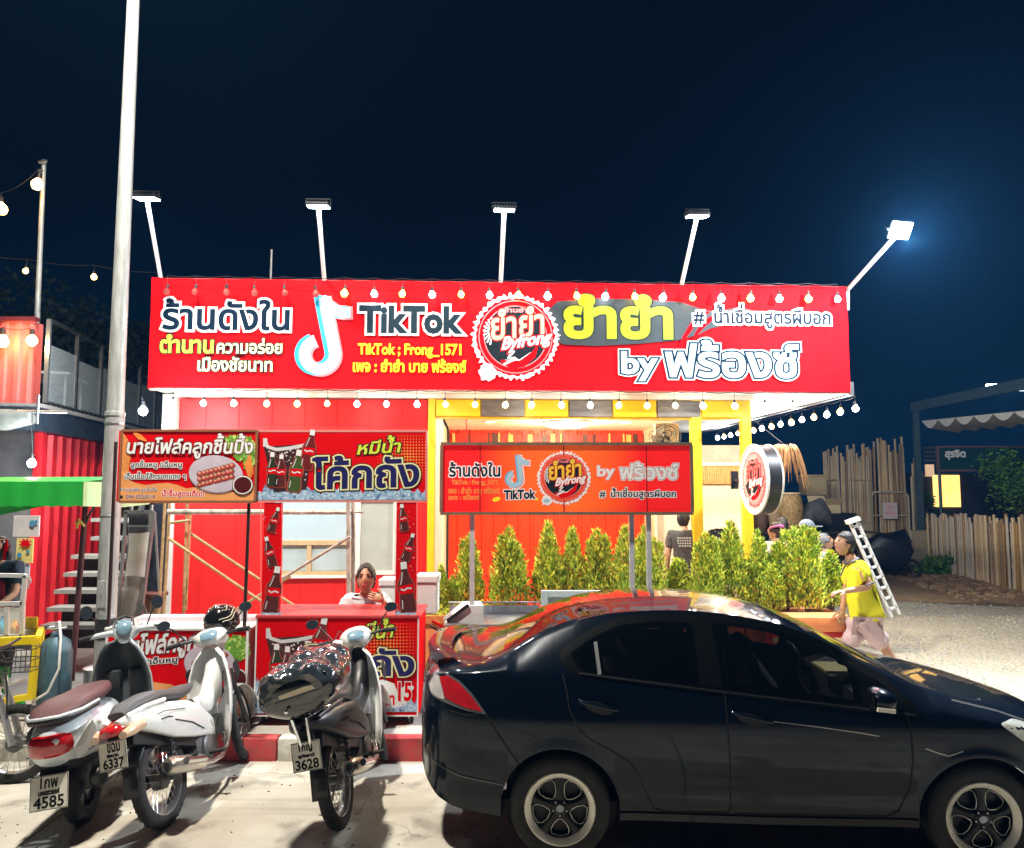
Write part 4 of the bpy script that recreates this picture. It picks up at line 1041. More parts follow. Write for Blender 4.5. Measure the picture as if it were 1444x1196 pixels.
bb = B()
for q, r_ in (((171.5, 690), .014), ((170, 701), .016)): c = T1(*q); bb._f(bb._v([(c[0] + r_ * math.cos(k * PI / 6), Y1 - .003, c[1] + r_ * math.sin(k * PI / 6)) for k in range(12)]))
obj('icon_print', bb, PNAVY, s1)
bb = B(); c = T1(171.5, 690); bb.box((c[0] - .01, Y1 - .0042, c[1] - .01), (c[0] + .01, Y1 - .0038, c[1] + .012)); obj('icon_print', bb, PICE, s1)
x0 = at(167, 800, 6.8).x - o1.x
stall_frame(s1, [((at(166, 700, FY).x - o1.x, -.06, 0), (at(169, 615, FY).x - o1.x, -.06, 2.45)), ((at(352, 700, FY).x - o1.x, -.06, .0), (at(358, 615, FY).x - o1.x, -.06, 2.45))], mat('black_post', (.03, .012, .012), .45, .3), .016)
# counter
cx0, cx1 = at(150, 890, 6.76).x - o1.x, at(351, 890, 6.76).x - o1.x; cz1 = at(250, 885, 6.76).z - o1.z; cz0 = .07
b = B(); b.box((cx0, -.09, cz0), (cx1, .55, cz1 - .03)); obj('counter', b, mat('counter_side', (.55, .50, .46), .6), s1)
b = B(); b.box((cx0 - .015, -.11, cz1 - .028), (cx1 + .015, .62, cz1), bev=.008); obj('counter_top', b, WHITE, s1)
b = B(); b.box((cx0, -.10, cz0 + .02), (cx1, -.092, cz1 - .032)); obj('front_banner', b, PRED, s1)
b = B(); b.box((cx0 - .002, -.107, cz0), (cx0 + .02, -.10, cz1 - .03)); b.box((cx1 - .02, -.107, cz0), (cx1 + .002, -.10, cz1 - .03)); b.box((cx0, -.107, cz0 - .002), (cx1, -.10, cz0 + .02)); obj('edge_trim', b, PWHITE, s1)
Y2 = -.102; Yw = FY + Y2; T2 = ptin(Yw, o1)
flat(s1, [T2(*q) for q in [(151, 960), (175, 975), (200, 960), (240, 965), (290, 985), (350, 965), (350, 1006), (151, 1006)]][::-1], WAVE, Y2 - .001, 'wave_print')
flat(s1, [T2(180 + 34 * math.cos(k * PI / 11) * (1 if k % 2 else .8), 965 + 30 * math.sin(k * PI / 11) * (1 if k % 2 else .8)) for k in range(22)][::-1], PYEL, Y2 - .0022, 'burst_print')
lettering(s1, 'นายโฟล์คลูก', BX(156, 898, 275, 935, Yw, o1), [(OUT, .014), (PWHITE, .006)], Y2 - .003, rise=.08, shear=.12)
lettering(s1, '/เอ็นหมู', BX(206, 928, 250, 940, Yw, o1), [(PWHITE, .008), (PBLACK, .002)], Y2 - .003, rise=.08)
lettuce(s1, T2, [(335, 915, 15, 18, 150), (318, 908, 14, 10, 70)], Y2 - .002)
meat_plate(s1, T2, 296, 935, 36, 26, Y2 - .018); sauce_bowl(s1, T2, 336, 958, 13, 15, Y2 - .026)
for k in range(4):
    b = B(); x = (cx0 + .06, cx1 - .06)[k % 2]; y = (.0, .45)[k // 2]; b.cyl((x - .012, y, .035), (x + .012, y, .035), .035, seg=14); obj('wheel', b, BLACK, s1, smooth=40)
squash(s1, -.097, 1.6); squash(s1, -.10, -9, 1.5)
pk = thing('veg_box', 'clear plastic tub of lettuce on the meatball stall counter, behind the helmet', 'tub', (o1.x + cx1 - .25, FY + .15, PZ + cz1), 0)
b = B(); b.box((-.12, -.09, 0), (.12, .09, .005)); b.box((-.12, -.09, .005), (.12, -.085, .10)); b.box((-.12, .085, .005), (.12, .09, .10)); obj('tub', b, ALF, pk)

# ---- soda stall
o3 = Vector((at(475, 1015, 6.8).x, 6.86, PZ)); Yc = 6.78; yv = Yc - 6.86
s2 = thing('soda_stall', 'red soda stall with bottle banner, two bottle pillars and ice print counter', 'stall', o3, 0)
T3 = ptin(Yc, o3)
NAV = mat('letter_ink_blue', (.004, .004, .10), .5)
ICE = mat('ice_print', (.36, .52, .78), .5, col2=(.04, .13, .34), var=.9, scale=26, detail=3)
HALF = mat('halftone_glow', (.90, .42, .05), .5)
def dots(parent, T, x0, y0, x1, y1, cx, cy, y, st=4.2):
    bb = B(); yy = y0
    while yy < y1:
        xx = x0
        while xx < x1:
            d = math.hypot((xx - cx) / (x1 - x0), (yy - cy) / (y1 - y0)); r = (1 - d * 1.5) * .012
            if r > .002:
                c = T(xx, yy); bb._f(bb._v([(c[0] - r, y, c[1]), (c[0], y, c[1] - r), (c[0] + r, y, c[1]), (c[0], y, c[1] + r)]))
            xx += st
        yy += st
    obj('halftone_print', bb, HALF, parent)['kind'] = 'stuff'
def bottle_print(parent, T, cx, cy, h_, y, rot=0.0, body=PBROWN, capc=PWHITE, label=PRED):
    c = T(cx, cy); s = h_ * (T(1, 0)[0] - T(0, 0)[0])
    prof = [(.0, .5), (.055, .5), (.055, .44), (.06, .43), (.065, .30), (.10, .18), (.15, .08), (.16, -.02), (.135, -.12), (.135, -.22), (.155, -.32), (.15, -.47), (.12, -.5)]
    poly = [(x, z) for x, z in prof] + [(-x, z) for x, z in prof[::-1]]
    R_ = lambda x, z: (c[0] + s * (x * math.cos(rot) - z * math.sin(rot)), c[1] + s * (x * math.sin(rot) + z * math.cos(rot)))
    flat(parent, [R_(x * 1.16, z * 1.03) for x, z in poly], mat('bottle_rim', (.45, .06, .05), .5), y, 'bottle_print')
    flat(parent, [R_(*q) for q in poly], body, y - .0012, 'bottle_print')
    flat(parent, [R_(*q) for q in [(-.06, .5), (.06, .5), (.062, .36), (-.062, .36)]], capc, y - .0024, 'bottle_print')
    flat(parent, [R_(*q) for q in [(-.14, .03), (.15, .06), (.14, -.13), (-.13, -.13)]], label, y - .0024, 'bottle_print')
    bb = B(); ribbon(bb, [R_(-.11, -.03), R_(-.04, -.06), R_(.03, -.02), R_(.11, -.04)], s * .035, y - .0036); ribbon(bb, [R_(-.04, .30), R_(-.07, .16), R_(-.10, .06)], s * .02, y - .0036); ribbon(bb, [R_(-.10, -.25), R_(-.11, -.42)], s * .02, y - .0036); obj('highlight', bb, mat('print_pale', (.70, .68, .72), .5), parent)
def bucket_scene(parent, T, dx, dy, k, y):
    """ice bucket with bottles; offsets in photo pixels from the upper banner, k = scale"""
    F = lambda x, yy: T(362 + dx + (x - 362) * k, 607 + dy + (yy - 607) * k)
    flat(parent, [F(*q) for q in [(372, 630), (440, 626), (432, 690), (386, 694)]][::-1], mat('bucket_dark', (.05, .012, .012), .45, var=.6, scale=12), y, 'bucket_print')
    bb = B(); ribbon(bb, [F(374, 620), F(377, 630), F(390, 634), (F(408, 632)), F(424, 629), F(434, 627)], .030, y - .0012); ribbon(bb, [F(374, 618), F(374, 630)], .035, y - .0018); obj('bucket_rim', bb, mat('print_pale', (.70, .68, .72), .5), parent)
    random.seed(21); bb = B()
    for i in range(60):
        q = F(378 + 54 * random.random(), 632 + 50 * random.random()); r = random.uniform(.003, .010)
        bb._f(bb._v([(q[0] + r * math.cos(j * 1.3 + i), y - .002, q[1] + r * math.sin(j * 1.3 + i)) for j in range(5)]))
    obj('ice_chip_print', bb, mat('print_pale', (.70, .68, .72), .5), parent)
    G = lambda x, yy: F(x, yy)
    def TB(x, yy): return T(x, yy)
    for bx, by, h_, ro, bd in ((384, 662, 46, .02, mat('bottle_green_black', (.02, .03, .012), .45)), (396, 664, 44, -.03, PBROWN), (436, 634, 54, -.18, mat('bottle_cola', (.16, .01, .01), .4)), (418, 664, 56, -.12, mat('bottle_olive', (.05, .09, .02), .45))):
        bottle_print(parent, T, 362 + dx + (bx - 362) * k, 607 + dy + (by - 607) * k, h_ * k, y - .004 - .001 * (bx % 4), ro, bd)
def ice_band(parent, T, x0, x1, yt, yb, y, seed=2, amp=7):
    random.seed(seed); n = 40; top = [(x0 + (x1 - x0) * i / n, yt + random.uniform(-amp, amp) * .6 + (3 if i % 2 else -3)) for i in range(n + 1)]
    flat(parent, [T(*q) for q in top] + [T(x1, yb), T(x0, yb)], ICE, y, 'ice_print')
    bb = B()
    for i in range(140):
        q = (random.uniform(x0, x1), yt + 4 + random.random() * (yb - yt - 6)); c = T(*q); r = random.uniform(.006, .022)
        bb._f(bb._v([(min(max(c[0] + r * math.cos(j * 1.2 + i) * random.uniform(.6, 1), T(x0, yt)[0]), T(x1, yt)[0]), y - .001 - .00004 * i, c[1] + r * .7 * math.sin(j * 1.2 + i)) for j in range(5)]))
    ic_ = obj('ice_cube_print', bb, mat('ice_cube_print', (.62, .72, .88), .5, col2=(.20, .38, .66), var=.4, scale=40), parent)
TXT_SODA, TXT_BEAR = 'โค้กถัง', 'หมีน้ำ'
# upper banner
b = B(); x0, z0, x1, z1 = BX(361, 608, 602, 707, Yc, o3); b.box((x0, yv + .002, z0), (x1, yv + .02, z1)); obj('sign_board', b, PRED, s2)
b = B()
for a, c in (((x0, z1), (x1, z1)), ((x0, z0), (x1, z0)), ((x0, z0), (x0, z1)), ((x1, z0), (x1, z1))): b.obox((a[0], yv + .012, a[1]), (c[0], yv + .012, c[1]), .024, .018)
obj('edge_trim', b, mat('trim_pink', (.75, .28, .26), .4), s2)
dots(s2, T3, 520, 615, 601, 690, 575, 645, yv - .001)
ice_band(s2, T3, 362, 601, 690, 705, yv - .0012)
bucket_scene(s2, T3, 0, 0, 1.0, yv - .010)
lettering(s2, TXT_BEAR, BX(504, 617, 563, 641, Yc, o3), [(PBLACK, .013), (PLIME, .004)], yv - .006, shear=.2, rise=.06)
lettering(s2, TXT_SODA, BX(441, 645, 590, 690, Yc, o3), [(PBLACK, .030), (PCREAM, .023), (NAV, .010)], yv - .012, rise=.03)
# pillars
for k, (l, r_) in enumerate(((368, 398), (557, 588))):
    b = B(); x0, z0, x1, z1 = BX(l, 709, r_, 868, Yc, o3); b.box((x0, yv + .004, z0), (x1, yv + .03, z1)); obj('pillar_panel', b, PRED, s2)
    ice_band(s2, T3, l + 1, r_ - 1, 862, 868, yv, 5 + k, 5)
    mid = (l + r_) / 2
    for (bx, by, h_, ro) in (((mid + 4, 733, 34, -.3), (mid - 3, 778, 40, .25), (mid + 3, 832, 62, -.15)), ((mid - 4, 730, 36, .12), (mid + 4, 772, 38, -.3), (mid, 828, 66, .12)))[k]: bottle_print(s2, T3, bx, by, h_, yv - .004, ro)
    random.seed(k + 31); bb = B()
    for i in range(36):
        c = T3(random.uniform(l + 3, r_ - 3), 715 + 145 * random.random()); q = random.uniform(.002, .006); bb._f(bb._v([(c[0] + q * math.cos(j), yv - .0015, c[1] + q * math.sin(j)) for j in range(6)]))
    obj('bubble_print', bb, PPINK, s2)['kind'] = 'stuff'
    ce = B()
    ribbon(ce, [T3(l, 709), T3(l, 868)], .006, yv - .002); ribbon(ce, [T3(r_, 709), T3(r_, 868)], .006, yv - .002); obj('edge_trim', ce, PPINK, s2)
# counter
b = B(); x0, z0, x1, z1 = BX(358, 872, 590, 1010, Yc, o3); b.box((x0, yv + .004, z0), (x1, .50, z1)); obj('counter', b, PRED, s2)
b = B(); b.box((x0 - .01, yv - .006, z1 + .001), (x1 + .01, .56, z1 + .028), bev=.006); obj('counter_top', b, mat('counter_top_red', (.62, .05, .05), .35), s2)
b = B(); ribbon(b, [(x0, z0), (x0, z1)], .012, yv); ribbon(b, [(x1, z0), (x1, z1)], .012, yv); ribbon(b, [(x0, z0 + .003), (x1, z0 + .003)], .012, yv - .0003); obj('edge_trim', b, PWHITE, s2)
dots(s2, T3, 500, 880, 588, 960, 545, 910, yv - .001, 4.6)
ice_band(s2, T3, 359, 400, 960, 1006, yv - .0012, 8); ice_band(s2, T3, 400, 589, 990, 1004, yv - .0012, 9)
bucket_scene(s2, T3, 2, 266, 1.18, yv - .010)
lettering(s2, TXT_BEAR, BX(498, 872, 553, 903, Yc, o3), [(PBLACK, .013), (PLIME, .004)], yv - .006, shear=.2, rise=.08)
lettering(s2, TXT_SODA, BX(432, 910, 583, 950, Yc, o3), [(PBLACK, .030), (PCREAM, .023), (NAV, .010)], yv - .026, rise=-.02)
flat(s2, [T3(*q) for q in [(520, 962), (540, 958), (556, 964), (560, 975), (578, 962), (584, 970), (574, 985), (572, 996), (545, 1000), (524, 1002)]][::-1], PWHITE, yv - .004, 'brush_print')
lettering(s2, '5', BX(519, 965, 532, 985, Yc, o3), [(PRED, .007)], yv - .005); lettering(s2, 'บาท', BX(532, 983, 556, 996, Yc, o3), [(PRED, .004)], yv - .005, rise=.1); lettering(s2, '15', BX(562, 963, 580, 988, Yc, o3), [(PWHITE, .012), (PRED, .006)], yv - .006)
b = B(); b.box((x0 + .03, .0, .055), (x1 - .03, .46, z0 - .003)); obj('chassis', b, mat('maroon_steel', (.10, .02, .025), .6), s2)
for k in range(4):
    x = (x0 + .06, x1 - .06)[k % 2]; y = (.02, .42)[k // 2]; b = B(); b.cyl((x - .014, y, .042), (x + .014, y, .042), .042, seg=16); w_ = obj('wheel', b, BLACK, s2, smooth=40)
    b = B(); b.box((x - .03, y - .02, .04), (x - .017, y + .03, .09)); b.box((x + .017, y - .02, .04), (x + .03, y + .03, .09)); obj('caster_fork', b, STEEL, w_)

squash(s2, yv + .002)
# white foam boxes and pots at the stall ends
def foambox(px, py, Y, sx, sz, label, rz=0.0):
    a = at(px, py, Y); t = thing('foam_cooler', label, 'cooler', a, rz)
    b = B(); b.box((-sx / 2, 0, 0), (sx / 2, .3, sz * .8), bev=.012); obj('body', b, mat('foam_white', (.70, .76, .76), .7, var=.06, scale=10), t)
    b = B(); b.box((-sx / 2 - .012, -.012, sz * .8 + .002), (sx / 2 + .012, .312, sz), bev=.012); obj('lid', b, mat('foam_white', (.70, .76, .76), .7), t)
foambox(601, 866, 7.6, .20, .37, 'tall white foam cooler right of the soda stall, beside the shrubs')
foambox(549, 866, 7.75, .20, .34, 'white foam cooler behind the counter, right of the seated man')

# ================================================================== FREE STANDING SIGN
SY = 7.7; o4 = Vector((at(797, 700, SY).x, SY, PZ))
sb = thing('signboard', 'free standing red light box sign with round logo on steel posts above the car', 'sign', o4, R(.6))
x0, z0, x1, z1 = BX(624, 628, 973, 722, SY, o4)
ORG = bpy.data.materials.new('orange_red_print'); ORG.use_nodes = True
n_, l_ = ORG.node_tree.nodes, ORG.node_tree.links; p_ = n_['Principled BSDF']; tc_ = n_.new('ShaderNodeTexCoord'); sx_ = n_.new('ShaderNodeSeparateXYZ'); r_ = n_.new('ShaderNodeValToRGB'); mr = n_.new('ShaderNodeMapRange')
l_.new(tc_.outputs['Object'], sx_.inputs[0]); l_.new(sx_.outputs['X'], mr.inputs[0]); mr.inputs[1].default_value = x0; mr.inputs[2].default_value = x1; l_.new(mr.outputs[0], r_.inputs[0]); l_.new(r_.outputs[0], p_.inputs['Base Color']); p_.inputs['Roughness'].default_value = .42; l_.new(r_.outputs[0], p_.inputs['Emission Color']); p_.inputs['Emission Strength'].default_value = .32
cr_ = r_.color_ramp; cr_.elements[0].position = .14; cr_.elements[0].color = (.80, .008, .008, 1); cr_.elements[1].position = .80; cr_.elements[1].color = (.80, .010, .008, 1)
for ps_, c_ in ((.30, (.88, .10, .01, 1)), (.52, (.90, .13, .015, 1)), (.66, (.86, .09, .01, 1))): e_ = cr_.elements.new(ps_); e_.color = c_
b = B(); b.box((x0, .0, z0), (x1, .13, z1)); obj('box', b, ORG, sb)
b = B(); FR = mat('sign_frame_bronze', (.26, .20, .14), .45, .5, var=.3, scale=10)
for a, c in (((x0 - .02, z1 + .015), (x1 + .02, z1 + .015)), ((x0 - .02, z0 - .015), (x1 + .02, z0 - .015)), ((x0 - .012, z0), (x0 - .012, z1)), ((x1 + .012, z0), (x1 + .012, z1))): b.obox((a[0], .06, a[1]), (c[0], .06, c[1]), .17, .03) if abs(a[0] - c[0]) > .1 else b.box((a[0] - .015, -.025, a[1]), (a[0] + .015, .145, c[1]))
obj('frame', b, FR, sb)
b = B()
for px_ in (677, 795, 912): x = at(px_, 670, SY).x - o4.x; b.box((x - .006, -.0035, z0 + .002), (x + .006, -.0005, z1 - .002))
obj('seam', b, mat('seam_dark_red', (.42, .004, .004), .5), sb)
SYp = -.004
def SX(l, t_, r, bt): return BX(l, t_, r, bt, SY, o4)
TS = ptin(SY, o4)
lettering(sb, 'ร้านดังใน', SX(634, 652, 705, 672), [(PWHITE, .014), (PNAVY, .004)], SYp)
lettering(sb, 'TikTok : Frong_1571', SX(637, 677, 701, 685), [(PORANGE, .003)], SYp)
lettering(sb, 'เพจ : ยำยำ บาย ฟร้องซ์', SX(633, 687, 704, 696), [(PORANGE, .003)], SYp)
lettering(sb, 'เพจ : ฟร้องซ์', SX(633, 697, 678, 705), [(PORANGE, .003)], SYp)
cc = TS(731, 665); note(sb, cc[0] - .015, cc[1] + .0, .32, SYp - .001, [(PWHITE, .008, -.006, .05), (PCYAN, -.012, .004, .0), (mat('print_rose', (.86, .22, .24), .5), .008, -.006, -.02), (PICE, .0, 0, -.01)], rot=R(6))
lettering(sb, 'TikTok', SX(711, 692, 754, 704), [(PWHITE, .013), (PNAVY, .005)], SYp, rise=.03)
cc = TS(795, 674); round_logo(sb, cc[0], cc[1], .262, SYp, ym=mat('print_amber', (.90, .58, .04), .5), seed=5, disc=mat('print_orange_red', (.85, .07, .02), .5))
lettering(sb, 'by', SX(843, 657, 866, 676), [(PPINK, .012), (PWHITE, .005)], SYp)
lettering(sb, 'ฟร้องซ์', SX(875, 652, 956, 676), [(PWHITE, .016), (mat('print_plum', (.22, .01, .06), .5), .009), (PWHITE, .005)], SYp)
lettering(sb, '#  น้ำเชื่อมสูตรผีบอก', SX(846, 688, 953, 704), [(PWHITE, .010), (PNAVY, .0022)], SYp)
for q, rr in (((700, 707), .3), ((757, 707), .9)):
    c = TS(*q); flat(sb, ell(c[0], c[1] + .02, .04 if rr < .5 else .02, .022 if rr < .5 else .008, 14, rr), PYEL, SYp - .003, 'lime_print')
squash(sb, 0)
for px_, dy in ((665, .04), (890, .10), (914, .04)):
    x = at(px_ + 1, 720, SY + dy).x - o4.x; b = B(); b.box((x - .024, dy, 0), (x + .024, dy + .045, z0 - .03)); obj('post', b, ALU, sb)

# ================================================================== ROUND SIGN ON BRACKET
rsc = at(1073, 676, 9.5)
rs = thing('round_sign', 'round light box sign with white rim and red logo on the right yellow column', 'sign', rsc, R(-84))
rad = .425
b = B(); b.lathe([(rad, -.09), (rad, .09)], (0, 0, 0), (0, 1, 0), 40); b.lathe([(0, .085), (rad, .085)], (0, 0, 0), (0, 1, 0), 40); obj('drum', b, BLACK, rs, smooth=40)
b = B(); b.ring((0, -.09, 0), (0, 1, 0), rad, .014, 48, 8); b.ring((0, .09, 0), (0, 1, 0), rad, .012, 48, 8); obj('rim', b, WHITE, rs, smooth=50)
b = B(); b.lathe([(rad, -.088), (0, -.0885)], (0, 0, 0), (0, 1, 0), 40); obj('face', b, mat('sign_face_pale', (.72, .62, .66), .4), rs)
round_logo(rs, 0, 0, rad * .80, -.090, ym=mat('print_dull_rose', (.62, .10, .12), .5), ring=mat('print_dull_rose', (.62, .10, .12), .5), seed=9, disc=PPINK)
b = B(); b.box((-rad - .40, -.02, -.02), (-rad, .02, .02)); b.box((-rad - .42, -.05, -.12), (-rad - .395, .05, .12)); obj('bracket', b, BLACK, rs)
# ================================================================== SHRUBS IN PLANTERS
L1 = mat('thuja_green', (.32, .50, .05), .6, col2=(.06, .13, .008), var=.35, scale=3); L2 = mat('thuja_yellow', (.80, .80, .09), .6, col2=(.48, .60, .04), var=.2, scale=4); L3 = mat('thuja_dry', (.45, .16, .04), .7, var=.3); BARK = mat('bark', (.09, .055, .03), .9, var=.4, scale=20)
def thuja_mesh(seed, H=1.0, Rw=.25, n=4300, mats=(L1, L2, L3)):
    random.seed(seed); b = B()
    lobes = [(random.uniform(-.12, .12), random.uniform(-.1, .1), random.uniform(.72, 1.0)) for _ in range(5)] + [(0, 0, 1)]
    for i in range(n):
        t = random.random() ** .8
        lx, ly, lh = random.choice(lobes) if t > .35 else (0, 0, 1)
        prof = (1 - (t / 1.03) ** 1.35) ** .85 * (1 if t > .12 else .75 + 2 * t) * 1.08
        a = random.random() * 2 * PI; bumpy = 1 + .25 * noise.noise(Vector((math.cos(a) * 1.5, math.sin(a) * 1.5, t * 4 + seed * 3)))
        rr = Rw * prof * bumpy * (random.random() ** .35)
        x, y, z = lx * t + rr * math.cos(a), ly * t + rr * math.sin(a), .04 + t * H * lh
        out = Vector((math.cos(a) * .5, math.sin(a) * .5, 1.05)).normalized()
        side = out.orthogonal(); side.rotate(Matrix.Rotation(random.random() * 6.3, 3, out))
        L, W = random.uniform(.03, .10), random.uniform(.006, .015)
        out = (out + Vector((random.uniform(-.6, .6), random.uniform(-.6, .6), random.uniform(-.4, .4)))).normalized()
        side = (side - out * side.dot(out)).normalized()
        p = Vector((x, y, z)); q = random.random(); b.mi = 2 if q > .965 else (1 if q > .42 and rr > Rw * prof * .55 else 0)
        b._f(b._v([p, p + out * L * .55 + side * W, p + out * L, p + out * L * .55 - side * W]))
    o = obj('foliage', b, list(mats), recalc=False); return o
tv = [thuja_mesh(s) for s in (1, 2, 3, 4, 5)]
tused = set()
trk = B(); trk.tube([(0, 0, 0), (.01, 0, .4), (0, .01, .8)], [.02, .014, .006], 6); trk = obj('trunk', trk, BARK); trk_used = []
labels = {0: 'small slim thuja shrub at the left end, beside the white foam cooler', 1: 'thuja shrub behind the left post of the free standing sign', 2: 'broad thuja shrub just right of the left sign post', 3: 'tall thuja shrub below the round logo of the free standing sign', 4: 'slim pointed thuja shrub right of the one below the round logo',
 5: 'full thuja shrub in the middle of the shrub row, before the red wall', 6: 'thuja shrub left of the paired sign posts', 7: 'narrow thuja shrub between the paired sign posts', 8: 'thuja shrub below the right end of the free standing sign', 9: 'low thuja shrub in front of the man in the black shirt', 10: 'thuja shrub in front of the middle yellow column', 11: 'tall thuja shrub in front of the painted board with the heart',
 12: 'thuja shrub at the foot of the right yellow column', 13: 'large thuja shrub between the woman with the pink headband and the man in the cap', 14: 'dense thuja shrub in front of the man in the grey cap', 15: 'low darker thuja shrub at the right end, beside the yellow shirted man', 16: 'low thuja shrub in front of the woman with the pink headband', 17: 'small thuja shrub growing beside the left yellow column'}
sh = [(622, 800, .55, 0), (663, 760, .8, 1), (718, 752, 1.25, 2), (773, 744, 1.0, 3), (808, 752, .8, 4), (841, 754, 1.1, 5), (881, 750, .9, 6), (908, 750, .8, 7), (922, 766, .8, 8), (955, 792, .9, 9), (994, 758, 1.0, 10), (1030, 744, 1.05, 11), (1068, 756, .9, 12), (1108, 756, 1.05, 13), (1134, 750, 1.05, 14), (1170, 782, 1.0, 15), (1090, 800, .7, 16), (638, 815, .6, 17)]
PY, PTOP = 8.95, .80
for px_, py_, wd, li in sh:
    Y = PY + (.12 if li % 2 else -.1) + (.25 if li in (4, 7, 12) else 0)
    top_ = at(px_, py_, Y); H = top_.z - PTOP
    t = thing('thuja_shrub', labels[li], 'shrub', (top_.x, Y, PTOP), random.random() * 6, 'thuja shrubs in the planters')
    src = tv[li % 5]
    if src.name in tused: o = inst(src)
    else: o = src; tused.add(src.name)
    o.parent = t; o.scale = (wd * random.uniform(.74, .90), wd * .85, H)
    if trk_used: o = inst(trk)
    else: o = trk; trk_used.append(1)
    o.parent = t; o.scale = (1, 1, H)
POR = mat('planter_terracotta', (.74, .24, .08), .6, var=.18, scale=4, bump=.001); SOIL = mat('soil', (.05, .03, .02), .95, var=.4, scale=20)
pl = [(588, 700, 'left'), (700, 815, 'second'), (815, 930, 'third'), (930, 1050, 'fourth'), (1050, 1192, 'right end')]
nm = {'left': 'orange planter box behind the steel work table', 'second': 'orange planter box under the round logo of the free standing sign', 'third': 'orange planter box behind the grey cooler cabinet', 'fourth': 'orange planter box in front of the middle yellow column', 'right end': 'orange planter box at the right end of the shrub row'}
for x0, x1, k in pl:
    a, c = at(x0, 860, PY - .25), at(x1, 860, PY - .25); cx = (a.x + c.x) / 2; hw = (c.x - a.x) / 2 - .012
    t = thing('planter_box', nm[k], 'planter', (cx, PY, PZ if cx < 2.4 else 0), 0, 'orange planter boxes'); z1 = .80 - t.location.z; 
    b = B(); b.box((-hw, -.27, 0), (hw, .27, z1 - .09), bev=.01); obj('box', b, POR, t, smooth=40)
    b = B()
    for q in (((-hw - .02, -.30), (hw + .008, -.24)), ((-hw - .02, .24), (hw + .008, .30)), ((-hw - .02, -.238), (-hw + .03, .238)), ((hw - .04, -.238), (hw + .008, .238))): b.box((q[0][0], q[0][1], z1 - .088), (q[1][0], q[1][1], z1), bev=.006)
    obj('rim', b, POR, t)
    b = B(); b.box((-hw + .032, -.236, z1 - .086), (hw - .042, .236, z1 - .03)); obj('soil', b, SOIL, t)
# low ground cover in the left planter
b = B(); random.seed(8); a = at(625, 860, 8.7)
for i in range(900):
    x, y, z = a.x + random.uniform(-.2, .45), 8.85 + random.uniform(-.25, .2), .78 + random.random() * .12; s = random.uniform(.015, .035); an = random.random() * 6.3
    b._f(b._v([(x, y, z), (x + s * math.cos(an), y + s * math.sin(an), z + s * .6), (x + 2 * s * math.cos(an), y + 2 * s * math.sin(an), z + s * .3)]))
tag(obj('ground_cover_leaves', b, L2, recalc=False), kind='stuff')

# red cooler behind the car on the right, steel table and grey cabinet
RED2 = mat('red_plastic', (.72, .05, .03), .4, var=.12, scale=4)
a = at(1142, 905, 8.4); rc = thing('ice_chest', 'red ice chest with an orange lid and pale strap behind the car bonnet', 'ice chest', (a.x, 8.46, 0), 0)
hz = at(1142, 868, 8.4).z; hw = .42
b = B(); b.box((-hw, -.14, .02), (hw, .14, hz - .16), bev=.02); obj('body', b, RED2, rc, smooth=40)
b = B(); b.box((-hw - .02, -.17, hz - .158), (hw + .02, .17, hz), bev=.02); obj('lid', b, mat('orange_lid', (.80, .28, .10), .5, var=.1), rc, smooth=40)
b = B(); b.box((-hw - .004, -.147, hz - .27), (hw + .004, -.1405, hz - .22)); b.box((-.05, -.156, hz - .28), (.04, -.1475, hz - .17)); obj('strap', b, PCREAM, rc)
lettering(rc, 'ice', (.14, hz - .40, .36, hz - .32), [(PWHITE, .006)], -.141)
b = B(); b.ring((-.12, -.143, hz - .42), (0, 1, 0), .10, .006, 20, 5); obj('emblem_ring', b, PPINK, rc)
# steel work table / hand cart with box
org = Vector((at(690, 880, 7.9).x, 7.9, PZ)); tb = thing('work_table', 'stainless steel work table with a white box lid behind the car boot', 'table', org, 0)
zt_ = at(690, 880, 7.6).z - PZ; x0, x1 = at(625, 880, 7.6).x - org.x, at(765, 880, 7.6).x - org.x
b = B(); b.box((x0, -.32, zt_ - .03), (x1, .32, zt_), bev=.006); obj('table_top', b, STEEL, tb)
b = B(); b.tube([(x0, -.33, zt_ - .10), (x1, -.33, zt_ - .10)], .012); obj('rail', b, STEEL, tb, smooth=40); b = B(); b.tube([(x0, .31, zt_ + .12), (x1, .31, zt_ + .12)], .010); b.box((x0 + .01, .30, zt_ + .002), (x1 - .01, .312, zt_ + .09)); obj('rail', b, STEEL, tb, smooth=40)
b = B(); b.box((x0 + .02, -.28, zt_ - .5), (x1 - .02, .28, zt_ - .48)); obj('shelf', b, STEEL, tb)
for k in range(4): b = B(); b.cyl(((x0 + .04, x1 - .04)[k % 2], (-.28, .28)[k // 2], 0), ((x0 + .04, x1 - .04)[k % 2], (-.28, .28)[k // 2], zt_ - .03), .02); obj('leg', b, STEEL, tb, smooth=40)
t = thing('plastic_tray', 'white plastic tray tilted on the steel work table beside the sign post', 'tray', (at(652, 872, 7.8).x, 7.8, PZ + zt_), R(8)); b = B(); b.prism([(-.18, .0), (.20, 0), (.20, .16), (.02, .16)], .32, (0, -.12, 0)); obj('body', b, mat('foam_white', (.70, .76, .76), .7), t)
b = B(); b.obox((-.16, -.13, .02), (.05, -.13, .17), .02, .03); obj('hinge_edge', b, BLACK, t)
t = thing('tongs', 'pair of red handled tongs sticking out at the left end of the work table', 'tongs', at(606, 882, 7.4), 0)
b = B(); b.tube([(0, 0, 0), (.09, .02, -.06), (.17, .03, -.14)], .011, 6); obj('arm', b, BLACK, t); b = B(); b.tube([(.02, 0, .04), (.10, .02, .0), (.18, .03, -.06)], .011, 6); obj('arm', b, PRED, t)
